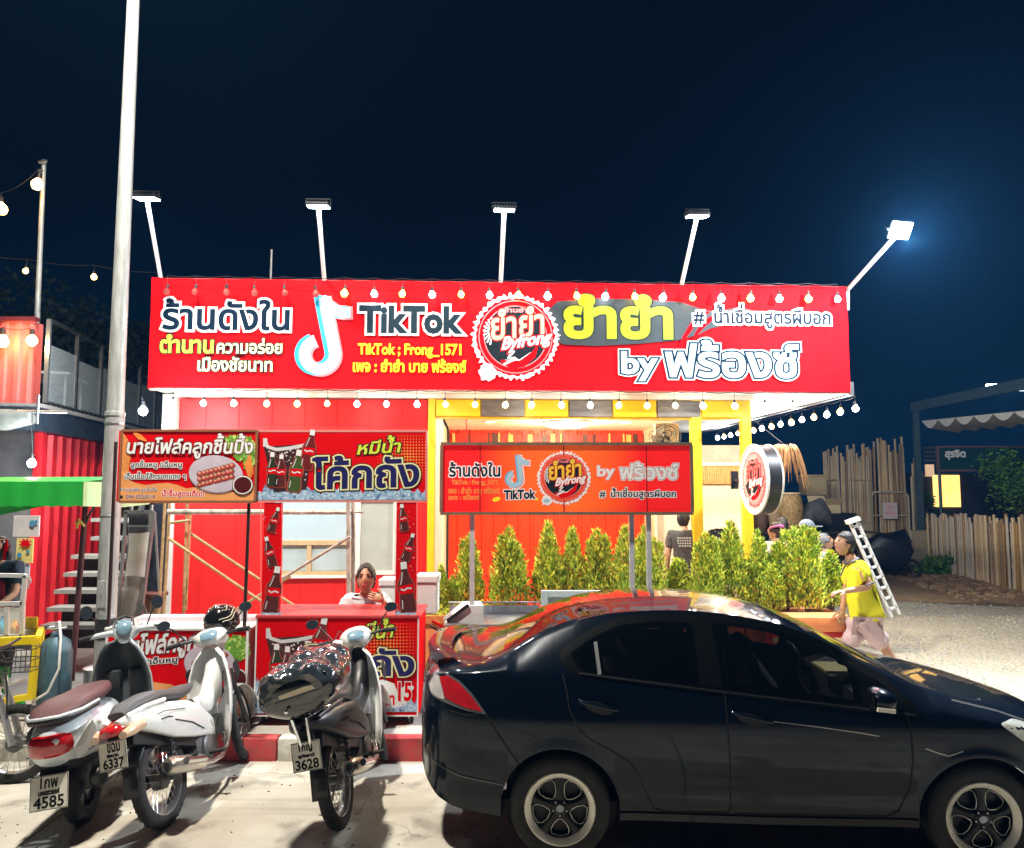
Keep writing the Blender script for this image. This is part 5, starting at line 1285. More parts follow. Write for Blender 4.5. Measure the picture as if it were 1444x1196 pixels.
org = Vector((at(828, 860, 8.1).x, 8.2, PZ)); fz = thing('freezer', 'pale grey chest freezer with a framed glass lid behind the car roof', 'freezer', org, 0)
x0, x1 = at(763, 850, 8.0).x - org.x, at(896, 850, 8.0).x - org.x; z1 = at(828, 833, 8.0).z - PZ
FRZ = mat('freezer_grey', (.48, .60, .64), .4, var=.08)
b = B(); b.box((x0 + .01, -.2, .05), (x1 - .01, .36, z1 - .36), bev=.01); obj('body', b, FRZ, fz)
b = B(); b.box((x0, -.22, z1 - .34), (x0 + .07, -.16, z1)); b.box((x1 - .07, -.22, z1 - .34), (x1, -.16, z1)); b.box((x0 + .072, -.22, z1 - .06), (x1 - .072, -.16, z1)); b.box((x0 + .072, -.22, z1 - .34), (x1 - .072, -.16, z1 - .30)); b.box((x0 + .02, -.155, z1 - .35), (x1 - .02, .34, z1 - .30)); obj('lid_frame', b, FRZ, fz)
b = B(); b.box((x0 + .075, -.19, z1 - .295), (x1 - .075, -.18, z1 - .065)); obj('glass', b, mat('freezer_glass', (.50, .62, .58), .2, var=.15), fz)

# ================================================================== RIGHT SIDE: BAMBOO FENCES
BAM = [mat('bamboo_%s' % n_, tuple(q * 1.6 for q in c), .7, var=.4, scale=5, stretch=(4, 4, .6), bump=.002) for n_, c in (('pale', (.44, .33, .20)), ('tan', (.34, .24, .13)), ('grey', (.38, .32, .25)), ('brown', (.20, .13, .07)), ('gold', (.42, .27, .10)))]
def cane_meshes():
    out = []
    for i, m in enumerate(BAM):
        b = B(); prof = []
        for k in range(6): z = k / 5; prof += [(.030, max(0, z - .012)), (.034, z), (.030, min(1, z + .012))] if 0 < k < 5 else [(.031, z)]
        b.lathe(prof, seg=7); b.lathe([(.031, 1), (0, .998)], seg=7)
        o = obj('cane', b, m, smooth=50); out.append(o)
    return out
canes = cane_meshes(); cused = set()
def cane(parent, p, h_, k, tilt=0.0, w_=1.0, ty=0.0):
    src = canes[k % 5]
    if src.name in cused: o = inst(src)
    else: o = src; cused.add(src.name)
    o.parent = parent; o.location = p; o.scale = (w_, w_, h_); o.rotation_euler = (ty, tilt, 0); return o
def fence(name, label, P0, P1, n, hf, cat='fence', w_=1.0, z0=0.0, dbl=True):
    t = thing(name, label, cat, P0, math.atan2((P1 - P0).y, (P1 - P0).x)); L = (P1 - P0).length
    for i in range(n):
        s = (i + .5) / n; cane(t, (s * L + random.uniform(-.01, .01), random.uniform(-.035, .035), z0), hf(s) * random.uniform(.90, 1.05) - z0, random.choice((0, 0, 1, 2, 2, 3, 4)), random.uniform(-.02, .02), w_ * random.uniform(.8, 1.15), random.uniform(-.01, .01))
    return t, L
random.seed(14)
G0, G1 = Vector((at(1164, 700, 22).x, 22.0, 0)), Vector((at(1228, 700, 22).x, 22.0, 0))
H = lambda px_, py_, Y: at(px_, py_, Y).z
tf, L = fence('bamboo_fence', 'tall bamboo cane fence left of the gate, canes rising above their white frame', G0, G1, 34, lambda s: H(1190, 637 - 4 * s, 22), z0=.9)
b = B(); b.tube([(-.02, -.09, .9), (-.02, -.09, H(1200, 677, 22)), (L - .1, -.09, H(1200, 677, 22)), (L - .1, -.09, .9)], .03, 6); b.tube([(L * .4, -.09, H(1200, 677, 22)), (L * .4, -.09, .9)], .02, 6)
GF = mat('gate_tube_cream', (.58, .50, .38), .55, .1, var=.2, scale=6); obj('frame', b, GF, tf, smooth=40)
G1b, G2 = Vector((at(1226, 700, 22.1).x, 22.12, 0)), Vector((at(1283, 700, 22).x, 22.12, 0))
gt, L = fence('bamboo_gate', 'bamboo cane gate in a rounded cream tube frame with a paper notice', G1b, G2, 30, lambda s: H(1250, 632 - 8 * abs(math.sin(s * 5)), 22.1), 'gate', z0=.08)
zg = H(1250, 694, 22); b = B(); b.tube([(.02, -.10, .05), (.02, -.10, zg - .12), (.1, -.10, zg), (L - .12, -.10, zg), (L - .04, -.10, zg - .12), (L - .04, -.10, .05), (.02, -.10, .05)], .034, 7); b.tube([(.02, -.10, H(1, 727, 22)), (L - .04, -.10, H(1, 727, 22))], .024, 6); b.tube([(.02, -.10, H(1, 760, 22)), (L - .04, -.10, H(1, 760, 22))], .024, 6); obj('frame', b, GF, gt, smooth=40)
nz_ = H(1256, 722, 21.8); nx_ = at(1256, 722, 21.9).x - G1b.x
nt = thing('paper_notice', 'small white paper notice tied to the bamboo gate', 'notice', Vector((G1b.x + nx_, 21.92, nz_)), 0)
b = B(); b.box((-.22, -.005, -.20), (.20, .0, .26)); obj('sheet', b, mat('notice_paper', (.74, .64, .66), .7, var=.1, scale=10), nt)
lettering(nt, 'ปิด', (-.12, .08, .10, .2), [(PPINK, .004)], -.005); lettering(nt, 'ประตู', (-.15, -.10, .13, .03), [(PPINK, .004)], -.005)
# post and low door right of the gate
G3 = Vector((at(1283, 700, 22).x, 21.9, 0)); pz = H(1, 672, 21.9)
pf, L = fence('bamboo_screen', 'narrow bamboo panel with cream frame between the gate and the pergola post', G3, G3 + Vector((.34, 0, 0)), 6, lambda s: pz + .4)
b = B(); b.tube([(-.02, -.08, 0), (-.02, -.08, pz), (.36, -.08, pz)], .034, 7); obj('frame', b, GF, pf, smooth=40)
d0 = Vector((at(1284, 745, 21.4).x, 21.4, 0)); dz = H(1, 748, 21.4)
dl = thing('meter_door', 'low cream metal door panel at the foot of the pergola post', 'door', d0, 0)
b = B(); b.box((0, 0, .0), (.44, .03, dz)); obj('panel', b, mat('door_tan', (.42, .33, .23), .6, var=.15), dl); b = B(); b.tube([(0, -.02, 0), (0, -.02, dz), (.46, -.02, dz), (.46, -.02, 0)], .022, 6); obj('frame', b, GF, dl)
b = B()
for q in range(6): b.box((.14 + .14 * (q % 2), -.008, dz - .35 - .22 * (q // 2)), (.18 + .14 * (q % 2), -.001, dz - .31 - .22 * (q // 2)))
obj('vent', b, mat('rack_grey', (.30, .33, .35), .45, .5), dl)
F0, F1 = Vector((11.75, 21.4, 0)), Vector((10.55, 14.2, 0))
F0 = Vector((at(1310, 800, 21.2).x, 21.2, 0)); F1 = Vector((at(1470, 842, 15.9).x, 15.9, 0))
def hf2(s):
    Y = 21.2 + (15.9 - 21.2) * s; px_ = 1310 + 160 * (s * 15.9 / Y if False else (lambda q: q)(s)) 
    return at(1400, 727 + 2 * s, Y).z
ff, L = fence('bamboo_fence', 'low weathered bamboo fence running along the dirt track on the right', F0, F1, 70, hf2, w_=1.15)
b = B(); b.tube([(0, .06, at(1, 742, 21.2).z), (L * .5, .06, at(1, 745, 18.5).z), (L, .06, at(1, 750, 16).z)], .028, 6); b.tube([(0, .06, .5), (L, .06, .5)], .028, 6); obj('rail', b, GF, ff)
# pergola, sail and dark sign
PGN = mat('pergola_blue_grey', (.08, .14, .19), .5, .3, var=.2)
pp = at(1297, 700, 21.6); pg = thing('pergola', 'slim blue grey steel pergola frame with a folded white sail', 'pergola', (pp.x, 21.6, 0), 0); zp = H(1, 577, 21.6)
b = B(); b.box((-.09, -.05, 0), (.06, .05, zp)); obj('post', b, PGN, pg)
q = at(1460, 538, 17.5) - Vector((pp.x, 21.6, 0)); b = B(); b.obox((-.12, 0, zp + .05), tuple(q), .08, .26); obj('beam', b, PGN, pg)
b = B(); n = 6
A_, C_ = at(1300, 594, 21.3) - pp, at(1462, 578, 17.4) - pp; A_.z = at(1300, 594, 21.3).z; C_.z = at(1462, 578, 17.4).z
for k in range(n):
    rows = [[], []]
    for j in range(9):
        s = (k + j / 8) / n; p = Vector((A_.x, 21.3 - 21.6, A_.z)).lerp(Vector((C_.x, 17.4 - 21.6, C_.z)), s); sg = math.sin(j / 8 * PI) * .22 * (1.0 - .25 * s)
        rows[0].append((p.x, p.y, p.z - sg)); rows[1].append((p.x + 1.6, p.y + 1.4, p.z - sg - .02))
    b.grid(rows)
    b.grid([[(x, y, z + .0) for x, y, z in rows[0]], [(x, y, Vector((A_.x, 0, A_.z)).lerp(Vector((C_.x, 0, C_.z)), (k + j / 8) / n).z + .01) for j, (x, y, z) in enumerate(rows[0])]])
obj('sail', b, mat('sail_white', (.74, .74, .70), .8, var=.06), pg, smooth=50)
sgn = at(1322, 665, 20.9); sg_ = thing('dark_signboard', 'long dark teal signboard with small white Thai lettering above the low fence', 'sign', sgn, R(-2))
x1 = at(1475, 665, 20.9).x - sgn.x; z1 = H(1322, 629, 20.9) - sgn.z
b = B(); b.box((0.06, 0, .06), (x1, .05, z1 - .05)); obj('panel', b, mat('sign_teal', (.006, .05, .065), .4, var=.3, scale=2), sg_)
b = B()
for a_, c_ in (((0, -.03, 0), (x1, .06, .058)), ((0, -.03, z1 - .048), (x1, .06, z1)), ((0, -.03, .06), (.058, .06, z1 - .05))): b.box(a_, c_)
obj('frame', b, mat('sign_frame_maroon', (.16, .09, .10), .6), sg_)
a_, c_ = at(1333, 648, 20.9) - sgn, at(1360, 635, 20.9) - sgn; lettering(sg_, 'สุรจิต', (a_.x, a_.z, c_.x, c_.z), [(PWHITE, .012)], -.001)
b = B(); b.cyl((.1, .1, -sgn.z), (.1, .1, 0), .04); b.cyl((x1 - .3, .1, -sgn.z), (x1 - .3, .1, 0), .04); obj('post', b, PGN, sg_)
# small lit house behind
hs = thing('lit_house', 'dark house with two glowing yellow window panels behind the low fence', 'house', at(1350, 800, 24.5), 0); org = at(1350, 800, 24.5)
b = B(); P = lambda x, y, Y=24.5: tuple(at(x, y, Y) - org); b.box(P(1300, 800), tuple(Vector(P(1560, 667)) + Vector((0, 3, 0)))); obj('wall', b, mat('house_dark_blue', (.02, .028, .06), .8, var=.3), hs)
for l_, r__ in ((1318, 1333), (1336, 1353)):
    b = B(); a = Vector(P(l_, 715, 24.4)); c = Vector(P(r__, 670, 24.4)); b.box(a, (c.x, a.y + .05, c.z)); obj('window', b, glow('house_window_glow', (1, .55, .12), 1.6), hs)
b = B(); a = Vector(P(1306, 672, 24.4)); c = Vector(P(1317, 655, 24.4)); b.box(a, (c.x, a.y + .05, c.z)); obj('window', b, glow('house_window_dim', (1, .6, .3), .5), hs)
for k in range(4): b = B(); a = Vector(P(1304, 651 - k * 6, 24.35)); c = Vector(P(1318, 648 - k * 6, 24.35)); b.box(a, (c.x, a.y + .04, c.z)); obj('shutter_slat', b, GPAN, hs)
# bushes and trees
def leafy(name, label, cat, loc, rx, rz, n, m, ls=(.05, .12), trunk=None, seed=1, blobs=7, kind=None):
    random.seed(seed); t = thing(name, label, cat, loc, 0); b = B()
    bl = [(random.uniform(-.6, .6) * rx, random.uniform(-.5, .5) * rx, random.uniform(-.5, .6) * rz, random.uniform(.35, .6)) for _ in range(blobs)]
    zc = (trunk or 0) + rz
    for i in range(n):
        q = random.choice(bl); d = Vector((random.gauss(0, 1), random.gauss(0, 1), random.gauss(0, 1))).normalized() * (random.random() ** .4)
        p = Vector((q[0] + d.x * rx * q[3], q[1] + d.y * rx * q[3], zc + q[2] + d.z * rz * q[3])); s = random.uniform(*ls)
        u = Vector((random.gauss(0, 1), random.gauss(0, 1), random.gauss(0, 1))).normalized(); v = u.orthogonal().normalized()
        b.mi = random.choice((0, 0, 1)); b._f(b._v([p, p + u * s * .5 + v * s * .3, p + u * s, p + u * s * .5 - v * s * .3]))
    obj('crown', b, list(m), t, recalc=False)
    if trunk is not None:
        b = B(); b.tube([(0, 0, 0), (.03, 0, zc * .5), (0, .05, zc)], [.05 + rx * .04, .04 + rx * .02, .02], 8)
        for k in range(4): a = k * 1.6; b.tube([(.02, 0, zc * .55), (rx * .4 * math.cos(a), rx * .4 * math.sin(a), zc)], [.03, .012], 6)
        obj('trunk', b, BARK, t, smooth=50)
    return t
LD = mat('leaf_dark', (.035, .075, .02), .6, var=.3, scale=4); LM = mat('leaf_mid', (.08, .20, .03), .6, var=.3, scale=4); LB = mat('leaf_bright', (.16, .34, .05), .55, var=.2, scale=4); LN = mat('leaf_night', (.09, .14, .12), .7, var=.3, scale=1); LN2 = mat('leaf_night_light', (.16, .22, .20), .7, var=.3, scale=1)  # leaf greens of several base tones, mixed at random over the faces
a = at(1432, 760, 19.5); leafy('small_tree', 'bright green leafy tree over the low fence at the right edge', 'tree', (a.x + .3, 19.6, 0), 1.15, .95, 3600, (LM, LB), (.06, .16), 1.35, 4, 9)
a = at(1365, 735, 20.5); leafy('dark_bush', 'dark shadowy bush behind the low fence under the teal signboard', 'bush', (a.x, 22.6, 0), .9, .8, 2200, (LD, LN2), (.05, .14), .2, 5)
a = at(1312, 715, 21.8); leafy('creeper', 'olive creeper hanging on the pergola post', 'creeper', (a.x, 22.0, at(1, 728, 22).z), .28, .42, 1200, (LD, LM), (.04, .1), None, 6, 5)
a = onz(1332, 812); leafy('weed_clump', 'clump of green weeds at the foot of the low fence', 'weeds', (a.x - .1, 20.0, 0), .55, .28, 1500, (LM, LB), (.06, .18), 0, 7, 6)
a = onz(1300, 806); leafy('weed_clump', 'smaller dry weed patch left of the green weeds by the meter door', 'weeds', (a.x, 20.6, 0), .45, .12, 500, (LD, LM), (.06, .14), 0, 8, 5)
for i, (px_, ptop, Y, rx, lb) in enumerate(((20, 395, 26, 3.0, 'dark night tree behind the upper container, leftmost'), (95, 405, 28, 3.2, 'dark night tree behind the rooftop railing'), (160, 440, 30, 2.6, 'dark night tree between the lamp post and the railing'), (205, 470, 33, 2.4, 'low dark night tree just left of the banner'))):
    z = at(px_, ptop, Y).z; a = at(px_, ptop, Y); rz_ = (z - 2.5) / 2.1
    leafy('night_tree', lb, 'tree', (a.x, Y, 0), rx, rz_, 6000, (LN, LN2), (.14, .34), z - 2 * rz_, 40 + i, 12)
# pots, boxes, bin, tarped motorbike
org = at(1122, 760, 15.5)
def pot(px0, px1, pyt, pyb, Y, label, m, name='clay_jar', cat='jar'):
    a, c = at(px0, pyb, Y), at(px1, pyt, Y); r = (c.x - a.x) / 2; h_ = c.z - a.z; t = thing(name, label, cat, ((a.x + c.x) / 2, Y + r, a.z), .3)
    b = B(); b.lathe([(0, 0), (r * .62, 0), (r * .9, h_ * .3), (r, h_ * .55), (r * .86, h_ * .84), (r * .72, h_ * .9)], seg=26); obj('body', b, m, t, smooth=60)
    b = B(); b.ring((0, 0, h_ * .93), (0, 0, 1), r * .76, r * .07, 28, 8); b.lathe([(r * .74, h_ * .9), (r * .6, h_ * .85), (0, h_ * .84)], seg=26); obj('rim', b, BAM[0], t, smooth=60); return t
WK = mat('wicker', (.40, .26, .10), .7, col2=(.16, .09, .03), var=.3, scale=18, bump=.01)
sp_ = thing('storage_shelf', 'dark shelf with jars and baskets beyond the round sign', 'shelf', at(1100, 800, 16.3), 0); o_ = at(1100, 800, 16.3)
b = B(); b.box(tuple(at(1062, 752, 16.2) - o_), tuple(at(1215, 748, 17.4) - o_)); b.box(tuple(at(1062, 800, 17.2) - o_), tuple(at(1066, 690, 17.3) - o_)); obj('board', b, mat('shelf_dark', (.05, .035, .025), .8, var=.3), sp_)
for px_ in (1062, 1110, 1160, 1212): a = at(px_, 752, 16.3) - o_; b = B(); b.box((a.x - .04, 0, -at(1100, 800, 16.3).z), (a.x + .04, .08, a.z)); obj('leg', b, mat('shelf_dark', (.05, .035, .025), .8), sp_)
pot(1104, 1138, 692, 748, 16.3, 'large round wicker covered jar on the shelf right of the round sign', WK)
pot(1086, 1103, 704, 748, 16.5, 'narrow brown jar partly hidden by the round sign', BAM[3]); pot(1066, 1086, 706, 750, 16.5, 'dark brown jar just right of the yellow column', mat('jar_dark', (.10, .05, .03), .6, var=.4, scale=8))
a = at(1148, 730, 16.5); t = thing('draped_cloth', 'dark cloth draped over goods behind the wicker jar', 'cloth', a, 0); b = B(); b.loft([(-.28, 0, -.1, .2, .10, 2.2), (-.1, 0, .10, .3, .22, 2.4), (.15, 0, .14, .3, .28, 2.4), (.3, 0, 0, .2, .2, 2.2)]); obj('cloth', b, mat('cloth_dark', (.05, .05, .055), .9, var=.5, scale=7), t, smooth=60)
t = thing('hanging_fern', 'dry orange brown fern hanging behind the round sign', 'fern', at(1112, 632, 12.4), 0); random.seed(3); b = B()
for i in range(160):
    a = random.random() * 6.3; q = random.random(); p = [(.05 * math.cos(a), .05 * math.sin(a), 0)]; L_ = .2 + .55 * q
    for k in range(1, 5): p.append((.05 * math.cos(a) + .10 * k * math.cos(a) * (.5 + q * .4) - .02 * k, .1 * k * math.sin(a) * .5, .06 * k - .045 * k * k * L_ * 1.7))
    b.tube([Vector(x) for x in p], [.010, .012, .012, .009, .002], 3)
obj('frond', b, mat('fern_dry', (.36, .19, .07), .8, var=.4), t)
a = at(1112, 632, 12.4); b = B(); b.cyl((a.x, 12.4, a.z), (fw(9.0, 0).x - .6, 12.4, 3.44), .006, seg=5); tag(obj('hanging_wire', b, DARKSTEEL), 'thin wire holding the dry hanging fern under the eave', 'wire')
def crate(px0, px1, pyt, pyb, Y, m, name, label, cat, rz=.1, openbox=False):
    a, c = at(px0, pyb, Y), at(px1, pyt, Y); hw = (c.x - a.x) / 2; h_ = c.z - a.z; t = thing(name, label, cat, ((a.x + c.x) / 2, Y, a.z), rz); b = B()
    if openbox:
        for q in (((-hw, 0, 0), (hw, .02, h_)), ((-hw, .5, 0), (hw, .52, h_)), ((-hw, .022, 0), (-hw + .02, .498, h_)), ((hw - .02, .022, 0), (hw, .498, h_)), ((-hw + .022, .022, 0), (hw - .022, .498, .02))): b.box(*q)
        obj('body', b, m, t); b = B(); b.quad((-hw, 0, h_), (hw, 0, h_), (hw * .8, -.16, h_ + .14), (-hw * .8, -.16, h_ + .14)); obj('flap', b, m, t); b = B(); b.quad((-hw, .5, h_), (hw, .5, h_), (hw * .9, .62, h_ + .2), (-hw * .9, .62, h_ + .2)); obj('flap', b, m, t)
    else: b.box((-hw, 0, 0), (hw, .45, h_), bev=.02); obj('body', b, m, t, smooth=40); b = B(); b.box((-hw - .02, -.02, h_ + .002), (hw + .02, .47, h_ + .05), bev=.015); obj('lid', b, m, t, smooth=40)
    return t
CARD = mat('cardboard', (.56, .44, .26), .8, var=.12, scale=3)
crate(1137, 1166, 672, 698, 21.0, CARD, 'cardboard_box', 'cardboard box on top of the goods left of the tall bamboo fence', 'box')
crate(1157, 1186, 712, 726, 17.2, CARD, 'cardboard_box', 'open cardboard box with raised flaps on the black bin', 'box', .15, True)
bk = crate(1158, 1208, 727, 772, 17.2, BLACK, 'black_bin', 'black bin below the open cardboard box, behind the shrubs', 'bin')
crate(1213, 1229, 740, 762, 20.4, mat('box_pale_tan', (.60, .50, .32), .7), 'wooden_box', 'small pale wooden box in front of the tall bamboo fence beside the gate', 'box', 0)  # plain pale tan base colour
t = thing('covered_motorbike', 'motorbike under a black cover parked in front of the bamboo gate', 'motorbike', (onz(1262, 818).x, onz(1262, 816).y, 0), R(-10)); random.seed(2); t.scale = (.86, .8, .9)
b = B(); b.loft([(-.85, 0, .55, .12, .25, 2.2), (-.6, 0, .72, .24, .42, 2.4), (-.2, 0, .78, .30, .50, 2.6), (.15, 0, .72, .28, .52, 2.4), (.5, 0, .82, .25, .42, 2.2), (.66, 0, .9, .1, .2, 2)], 24)
for v in b.bm.verts: v.co += Vector((noise.noise(v.co * 4) * .16, noise.noise(v.co * 4 + Vector((9, 0, 0))) * .12, noise.noise(v.co * 3.3) * .24))
obj('cover', b, mat('black_tarp', (.012, .016, .026), .35, var=.4, scale=6, bump=.02), t, smooth=60)
for x in (-.62, .62): b = B(); b.ring((x, 0, .27), (0, 1, 0), .235, .045, 28, 8); b.cyl((x, -.05, .27), (x, .05, .27), .05); obj('wheel', b, RUBBER, t, smooth=50)
b = B(); b.tube([(.40, .0, 1.1), (.46, .25, 1.15), (.40, .33, 1.12)], .013); b.tube([(.40, .0, 1.1), (.46, -.25, 1.15), (.40, -.33, 1.12)], .013); b.tube([(.62, 0, .27), (.42, 0, 1.0)], .025); obj('handlebar', b, DARKSTEEL, t)
# far street lamp
a = at(1408, 546, 30); b = B(); t = thing('street_lamp', 'distant lit street lamp above the pergola at the right edge', 'street lamp', (at(1470, 800, 30).x, 30, 0), 0); l0 = Vector((at(1470, 800, 30).x, 30, 0))
b.cyl((0, 0, 0), (0, 0, at(1450, 552, 30).z), .07, .05); b.tube([(0, 0, at(1450, 552, 30).z), tuple(a - l0)], .05, 8); obj('pole', b, GALV, t, smooth=40)
b = B(); b.loft([(-.45, 0, 0, .10, .05, 3), (0, 0, .05, .14, .08, 3), (.5, 0, 0, .08, .05, 3)]); obj('lamp_head', b, glow('far_lamp_glow', (.85, .95, 1), 12), t, loc=tuple(a - l0), rot=(0, R(10), 0))
lamp('far_lamp', 'POINT', tuple(a + Vector((0, -.4, -.3))), 260, (.85, .95, 1), .2)
# white step ladder
LY = 10.3; org = at(1262, 868, LY); org = Vector((at(1260, 868, LY).x, LY, 0)); ld = thing('step_ladder', 'white aluminium step ladder leaning behind the yellow shirted man', 'ladder', org, 0)
P = lambda x, y, Y=LY: Vector(at(x, y, Y) - org)
LW = mat('ladder_white', (.74, .76, .77), .4, .2, var=.06)
b = B(); b.obox(P(1208, 733), P(1268, 866), .05, .03); obj('rail', b, LW, ld); b = B(); b.obox(P(1198, 736), P(1257, 870), .05, .03); obj('rail', b, LW, ld)
for k in range(9):
    s = .06 + k * .108; b = B(); p, q = P(1208, 733).lerp(P(1268, 866), s), P(1198, 736).lerp(P(1257, 870), s); b.obox(p, q, .05, .025); obj('rung', b, LW, ld)
b = B(); b.obox(P(1193, 737) + Vector((0, -.02, 0)), P(1210, 731) + Vector((0, -.02, 0)), .10, .05); obj('top_cap', b, LW, ld)

# ================================================================== PEOPLE
SKIN = mat('skin', (.50, .28, .175), .5, var=.16, scale=14, spec=.4, bump=.0015, bscale=90); HAIR = mat('hair_black', (.014, .011, .010), .5, var=.6, scale=30, stretch=(5, 5, .6), bump=.012, bscale=26)
def skinned(name, nodes, edges, m, parent, sub=2, root=None, wr=0.0):
    keys = list(nodes); me = bpy.data.meshes.new(name); me.from_pydata([nodes[k][:3] for k in keys], [(keys.index(a), keys.index(c)) for a, c in edges], [])
    o = bpy.data.objects.new(name, me); COL.objects.link(o)
    md = o.modifiers.new('s', 'SKIN'); md.use_smooth_shade = True
    for i, k in enumerate(keys):
        r = nodes[k][3]; r = r if isinstance(r, tuple) else (r, r)
        me.skin_vertices[0].data[i].radius = r; me.skin_vertices[0].data[i].use_root = (k == (root or keys[0]))
    sb_ = o.modifiers.new('d', 'SUBSURF'); sb_.levels = sub; sb_.render_levels = sub
    dg = bpy.context.evaluated_depsgraph_get(); nm_ = bpy.data.meshes.new_from_object(o.evaluated_get(dg)); o.modifiers.clear(); o.data = nm_; nm_.name = name; bpy.data.meshes.remove(me)
    for v in (nm_.vertices if wr else []): q_ = v.co * 11; v.co += v.normal * (wr * (noise.noise(Vector((q_.x * .7, q_.y * .7, q_.z * 1.3 + q_.x))) + .5 * noise.noise(q_ * 2.3)))
    nm_.materials.clear(); nm_.materials.append(m); nm_.polygons.foreach_set('use_smooth', [True] * len(nm_.polygons)); o.parent = parent; return o
def merge_into(o, b, m=None):
    bm = bmesh.new(); bm.from_mesh(o.data); n0 = len(bm.faces); me = bpy.data.meshes.new('t'); bmesh.ops.recalc_face_normals(b.bm, faces=b.bm.faces); b.bm.to_mesh(me); b.bm.free(); bm.from_mesh(me); bm.to_mesh(o.data); bm.free(); bpy.data.meshes.remove(me); o.data.polygons.foreach_set('use_smooth', [True] * len(o.data.polygons))
def head(body, t, c, yaw=0.0, pitch=0.0, s=1.0, hair='short', hm=None, sk=None):
    """face looks along local -y before yaw; c = head centre"""
    Mx = Matrix.Translation(Vector(c)) @ Matrix.Rotation(yaw, 4, 'Z') @ Matrix.Rotation(-pitch, 4, 'X') @ Matrix.Scale(s, 4)
    b = B(); b.ball((0, 0, 0), 1, 28, 20)
    for v in b.bm.verts:
        x, y, z = v.co; f = max(0, -y)
        w_ = 1 - .28 * max(0, -z) ** 1.6 ; X, Yy, Z = x * .074 * w_, y * .094 * (1 - .12 * max(0, -z) ** 2), z * .118
        if y > .2 and z < -.3: Yy *= .72
        Z0 = z
        nx = math.exp(-(x / .17) ** 2); 
        if f > .5: Yy -= .014 * nx * math.exp(-((z + .16) / .15) ** 2) + .008 * nx * math.exp(-((z - .0) / .22) ** 2)
        if f > .4: Yy += .009 * math.exp(-((abs(x) - .38) / .2) ** 2 - ((z - .06) / .13) ** 2); Yy -= .006 * math.exp(-(x / .3) ** 2 - ((z + .46) / .08) ** 2); Yy -= .010 * math.exp(-(x / .35) ** 2 - ((z + .85) / .2) ** 2)
        v.co = (X, Yy, Z)
    for sx in (-1, 1): b.ball((sx * .074, .008, -.008), .020, 8, 6, (.4, .8, 1.5))
    b.bm.transform(Mx); merge_into(body, b)
    for sx in (-1, 1): b = B(); b.ball((sx * .030, -.083, .008), .0095, 8, 6, (1.6, .7, .75)); b.bm.transform(Mx); obj('eye', b, mat('eye_dark', (.02, .014, .012), .25), t, smooth=60)
    for sx in (-1, 1): b = B(); b.obox((sx * .015, -.091, .028), (sx * .046, -.080, .030), .006, .007); b.bm.transform(Mx); obj('eyebrow', b, HAIR, t)
    b = B(); b.ball((0, -.089, -.052), .012, 10, 6, (1.9, .5, .45)); b.bm.transform(Mx); obj('lips', b, mat('lips', (.40, .13, .11), .5), t, smooth=60)
    if hair:
        b = B(); b.ball((0, .012, .018), 1, 30, 18)
        kill = []
        for v in b.bm.verts:
            x, y, z = v.co; z -= .018; y -= .012
            lim = (.30 if y < -.35 else (-.02 if y < .1 else -.42)) if hair == 'short' else ((.38 if y < -.35 and abs(x) < .5 else (-.25 if y < 0.1 else -.75)))
            if y < -.35 and hair == 'parted': lim = .25 + .35 * (1 - abs(x) * 1.6) if abs(x) < .62 else -.05
            if hair == 'buzz': lim = (.30 if y < -.5 else (-.05 if y < .05 else -.5))
            if z < lim: kill.append(v)
            nn = 1 + .05 * noise.noise(Vector((x * 5, y * 5, z * 5)))
            v.co = (x * .083 * nn, y * .104 * nn + .004, z * .126 * nn + .004)
        bmesh.ops.delete(b.bm, geom=kill, context='VERTS'); b.bm.transform(Mx)
        o = obj('hair', b, hm or HAIR, t, smooth=70, recalc=True); md = o.modifiers.new('t', 'SOLIDIFY'); md.thickness = .010; md.offset = -1
    return Mx
def hand_nodes(w_, d, up, s=1.0, curl=.5, thumb=1):
    """wrist, pointing direction, palm normal -> separate finger chains in one builder"""
    b = B(); w_, d = Vector(w_), Vector(d).normalized(); up = Vector(up); up = (up - d * up.dot(d)).normalized(); sd = d.cross(up)
    pal = [w_, w_ + d * .035 * s, w_ + d * .085 * s]
    rows = []
    for p, hw, th in ((pal[0], .024, .018), (pal[1], .036, .016), (pal[2], .040, .013)):
        rows.append([p + sd * (hw * s * math.cos(a)) + up * (th * s * math.sin(a)) for a in [k * PI / 5 for k in range(10)]])
    vv = [b._v(r) for r in rows]
    for A, C in zip(vv, vv[1:]):
        for k in range(10): b._f([A[k], A[(k + 1) % 10], C[(k + 1) % 10], C[k]])
    b._f(vv[0][::-1]); b._f(vv[-1])
    for i, (off, L) in enumerate(((-.030, .060), (-.010, .072), (.010, .068), (.029, .052))):
        p = w_ + d * .078 * s + sd * off * s; dd = d.copy(); pts = [p]
        for k, fr in enumerate((.42, .32, .26)):
            dd = (dd - up * curl * (.35 + .3 * k)).normalized(); p = p + dd * L * fr * s * 1.15; pts.append(p)
        b.tube(pts, [.0092 * s, .0088 * s, .008 * s, .0062 * s], 8)
    p = w_ + d * .02 * s + sd * thumb * .028 * s; dd = (d * .7 + sd * thumb * .75 - up * .25).normalized(); pts = [p]
    for L in (.035, .03, .024): p = p + dd * L * s; pts.append(p); dd = (dd + d * .35 - up * .15).normalized()
    b.tube(pts, [.013 * s, .0105 * s, .010 * s, .007 * s], 8)
    return b
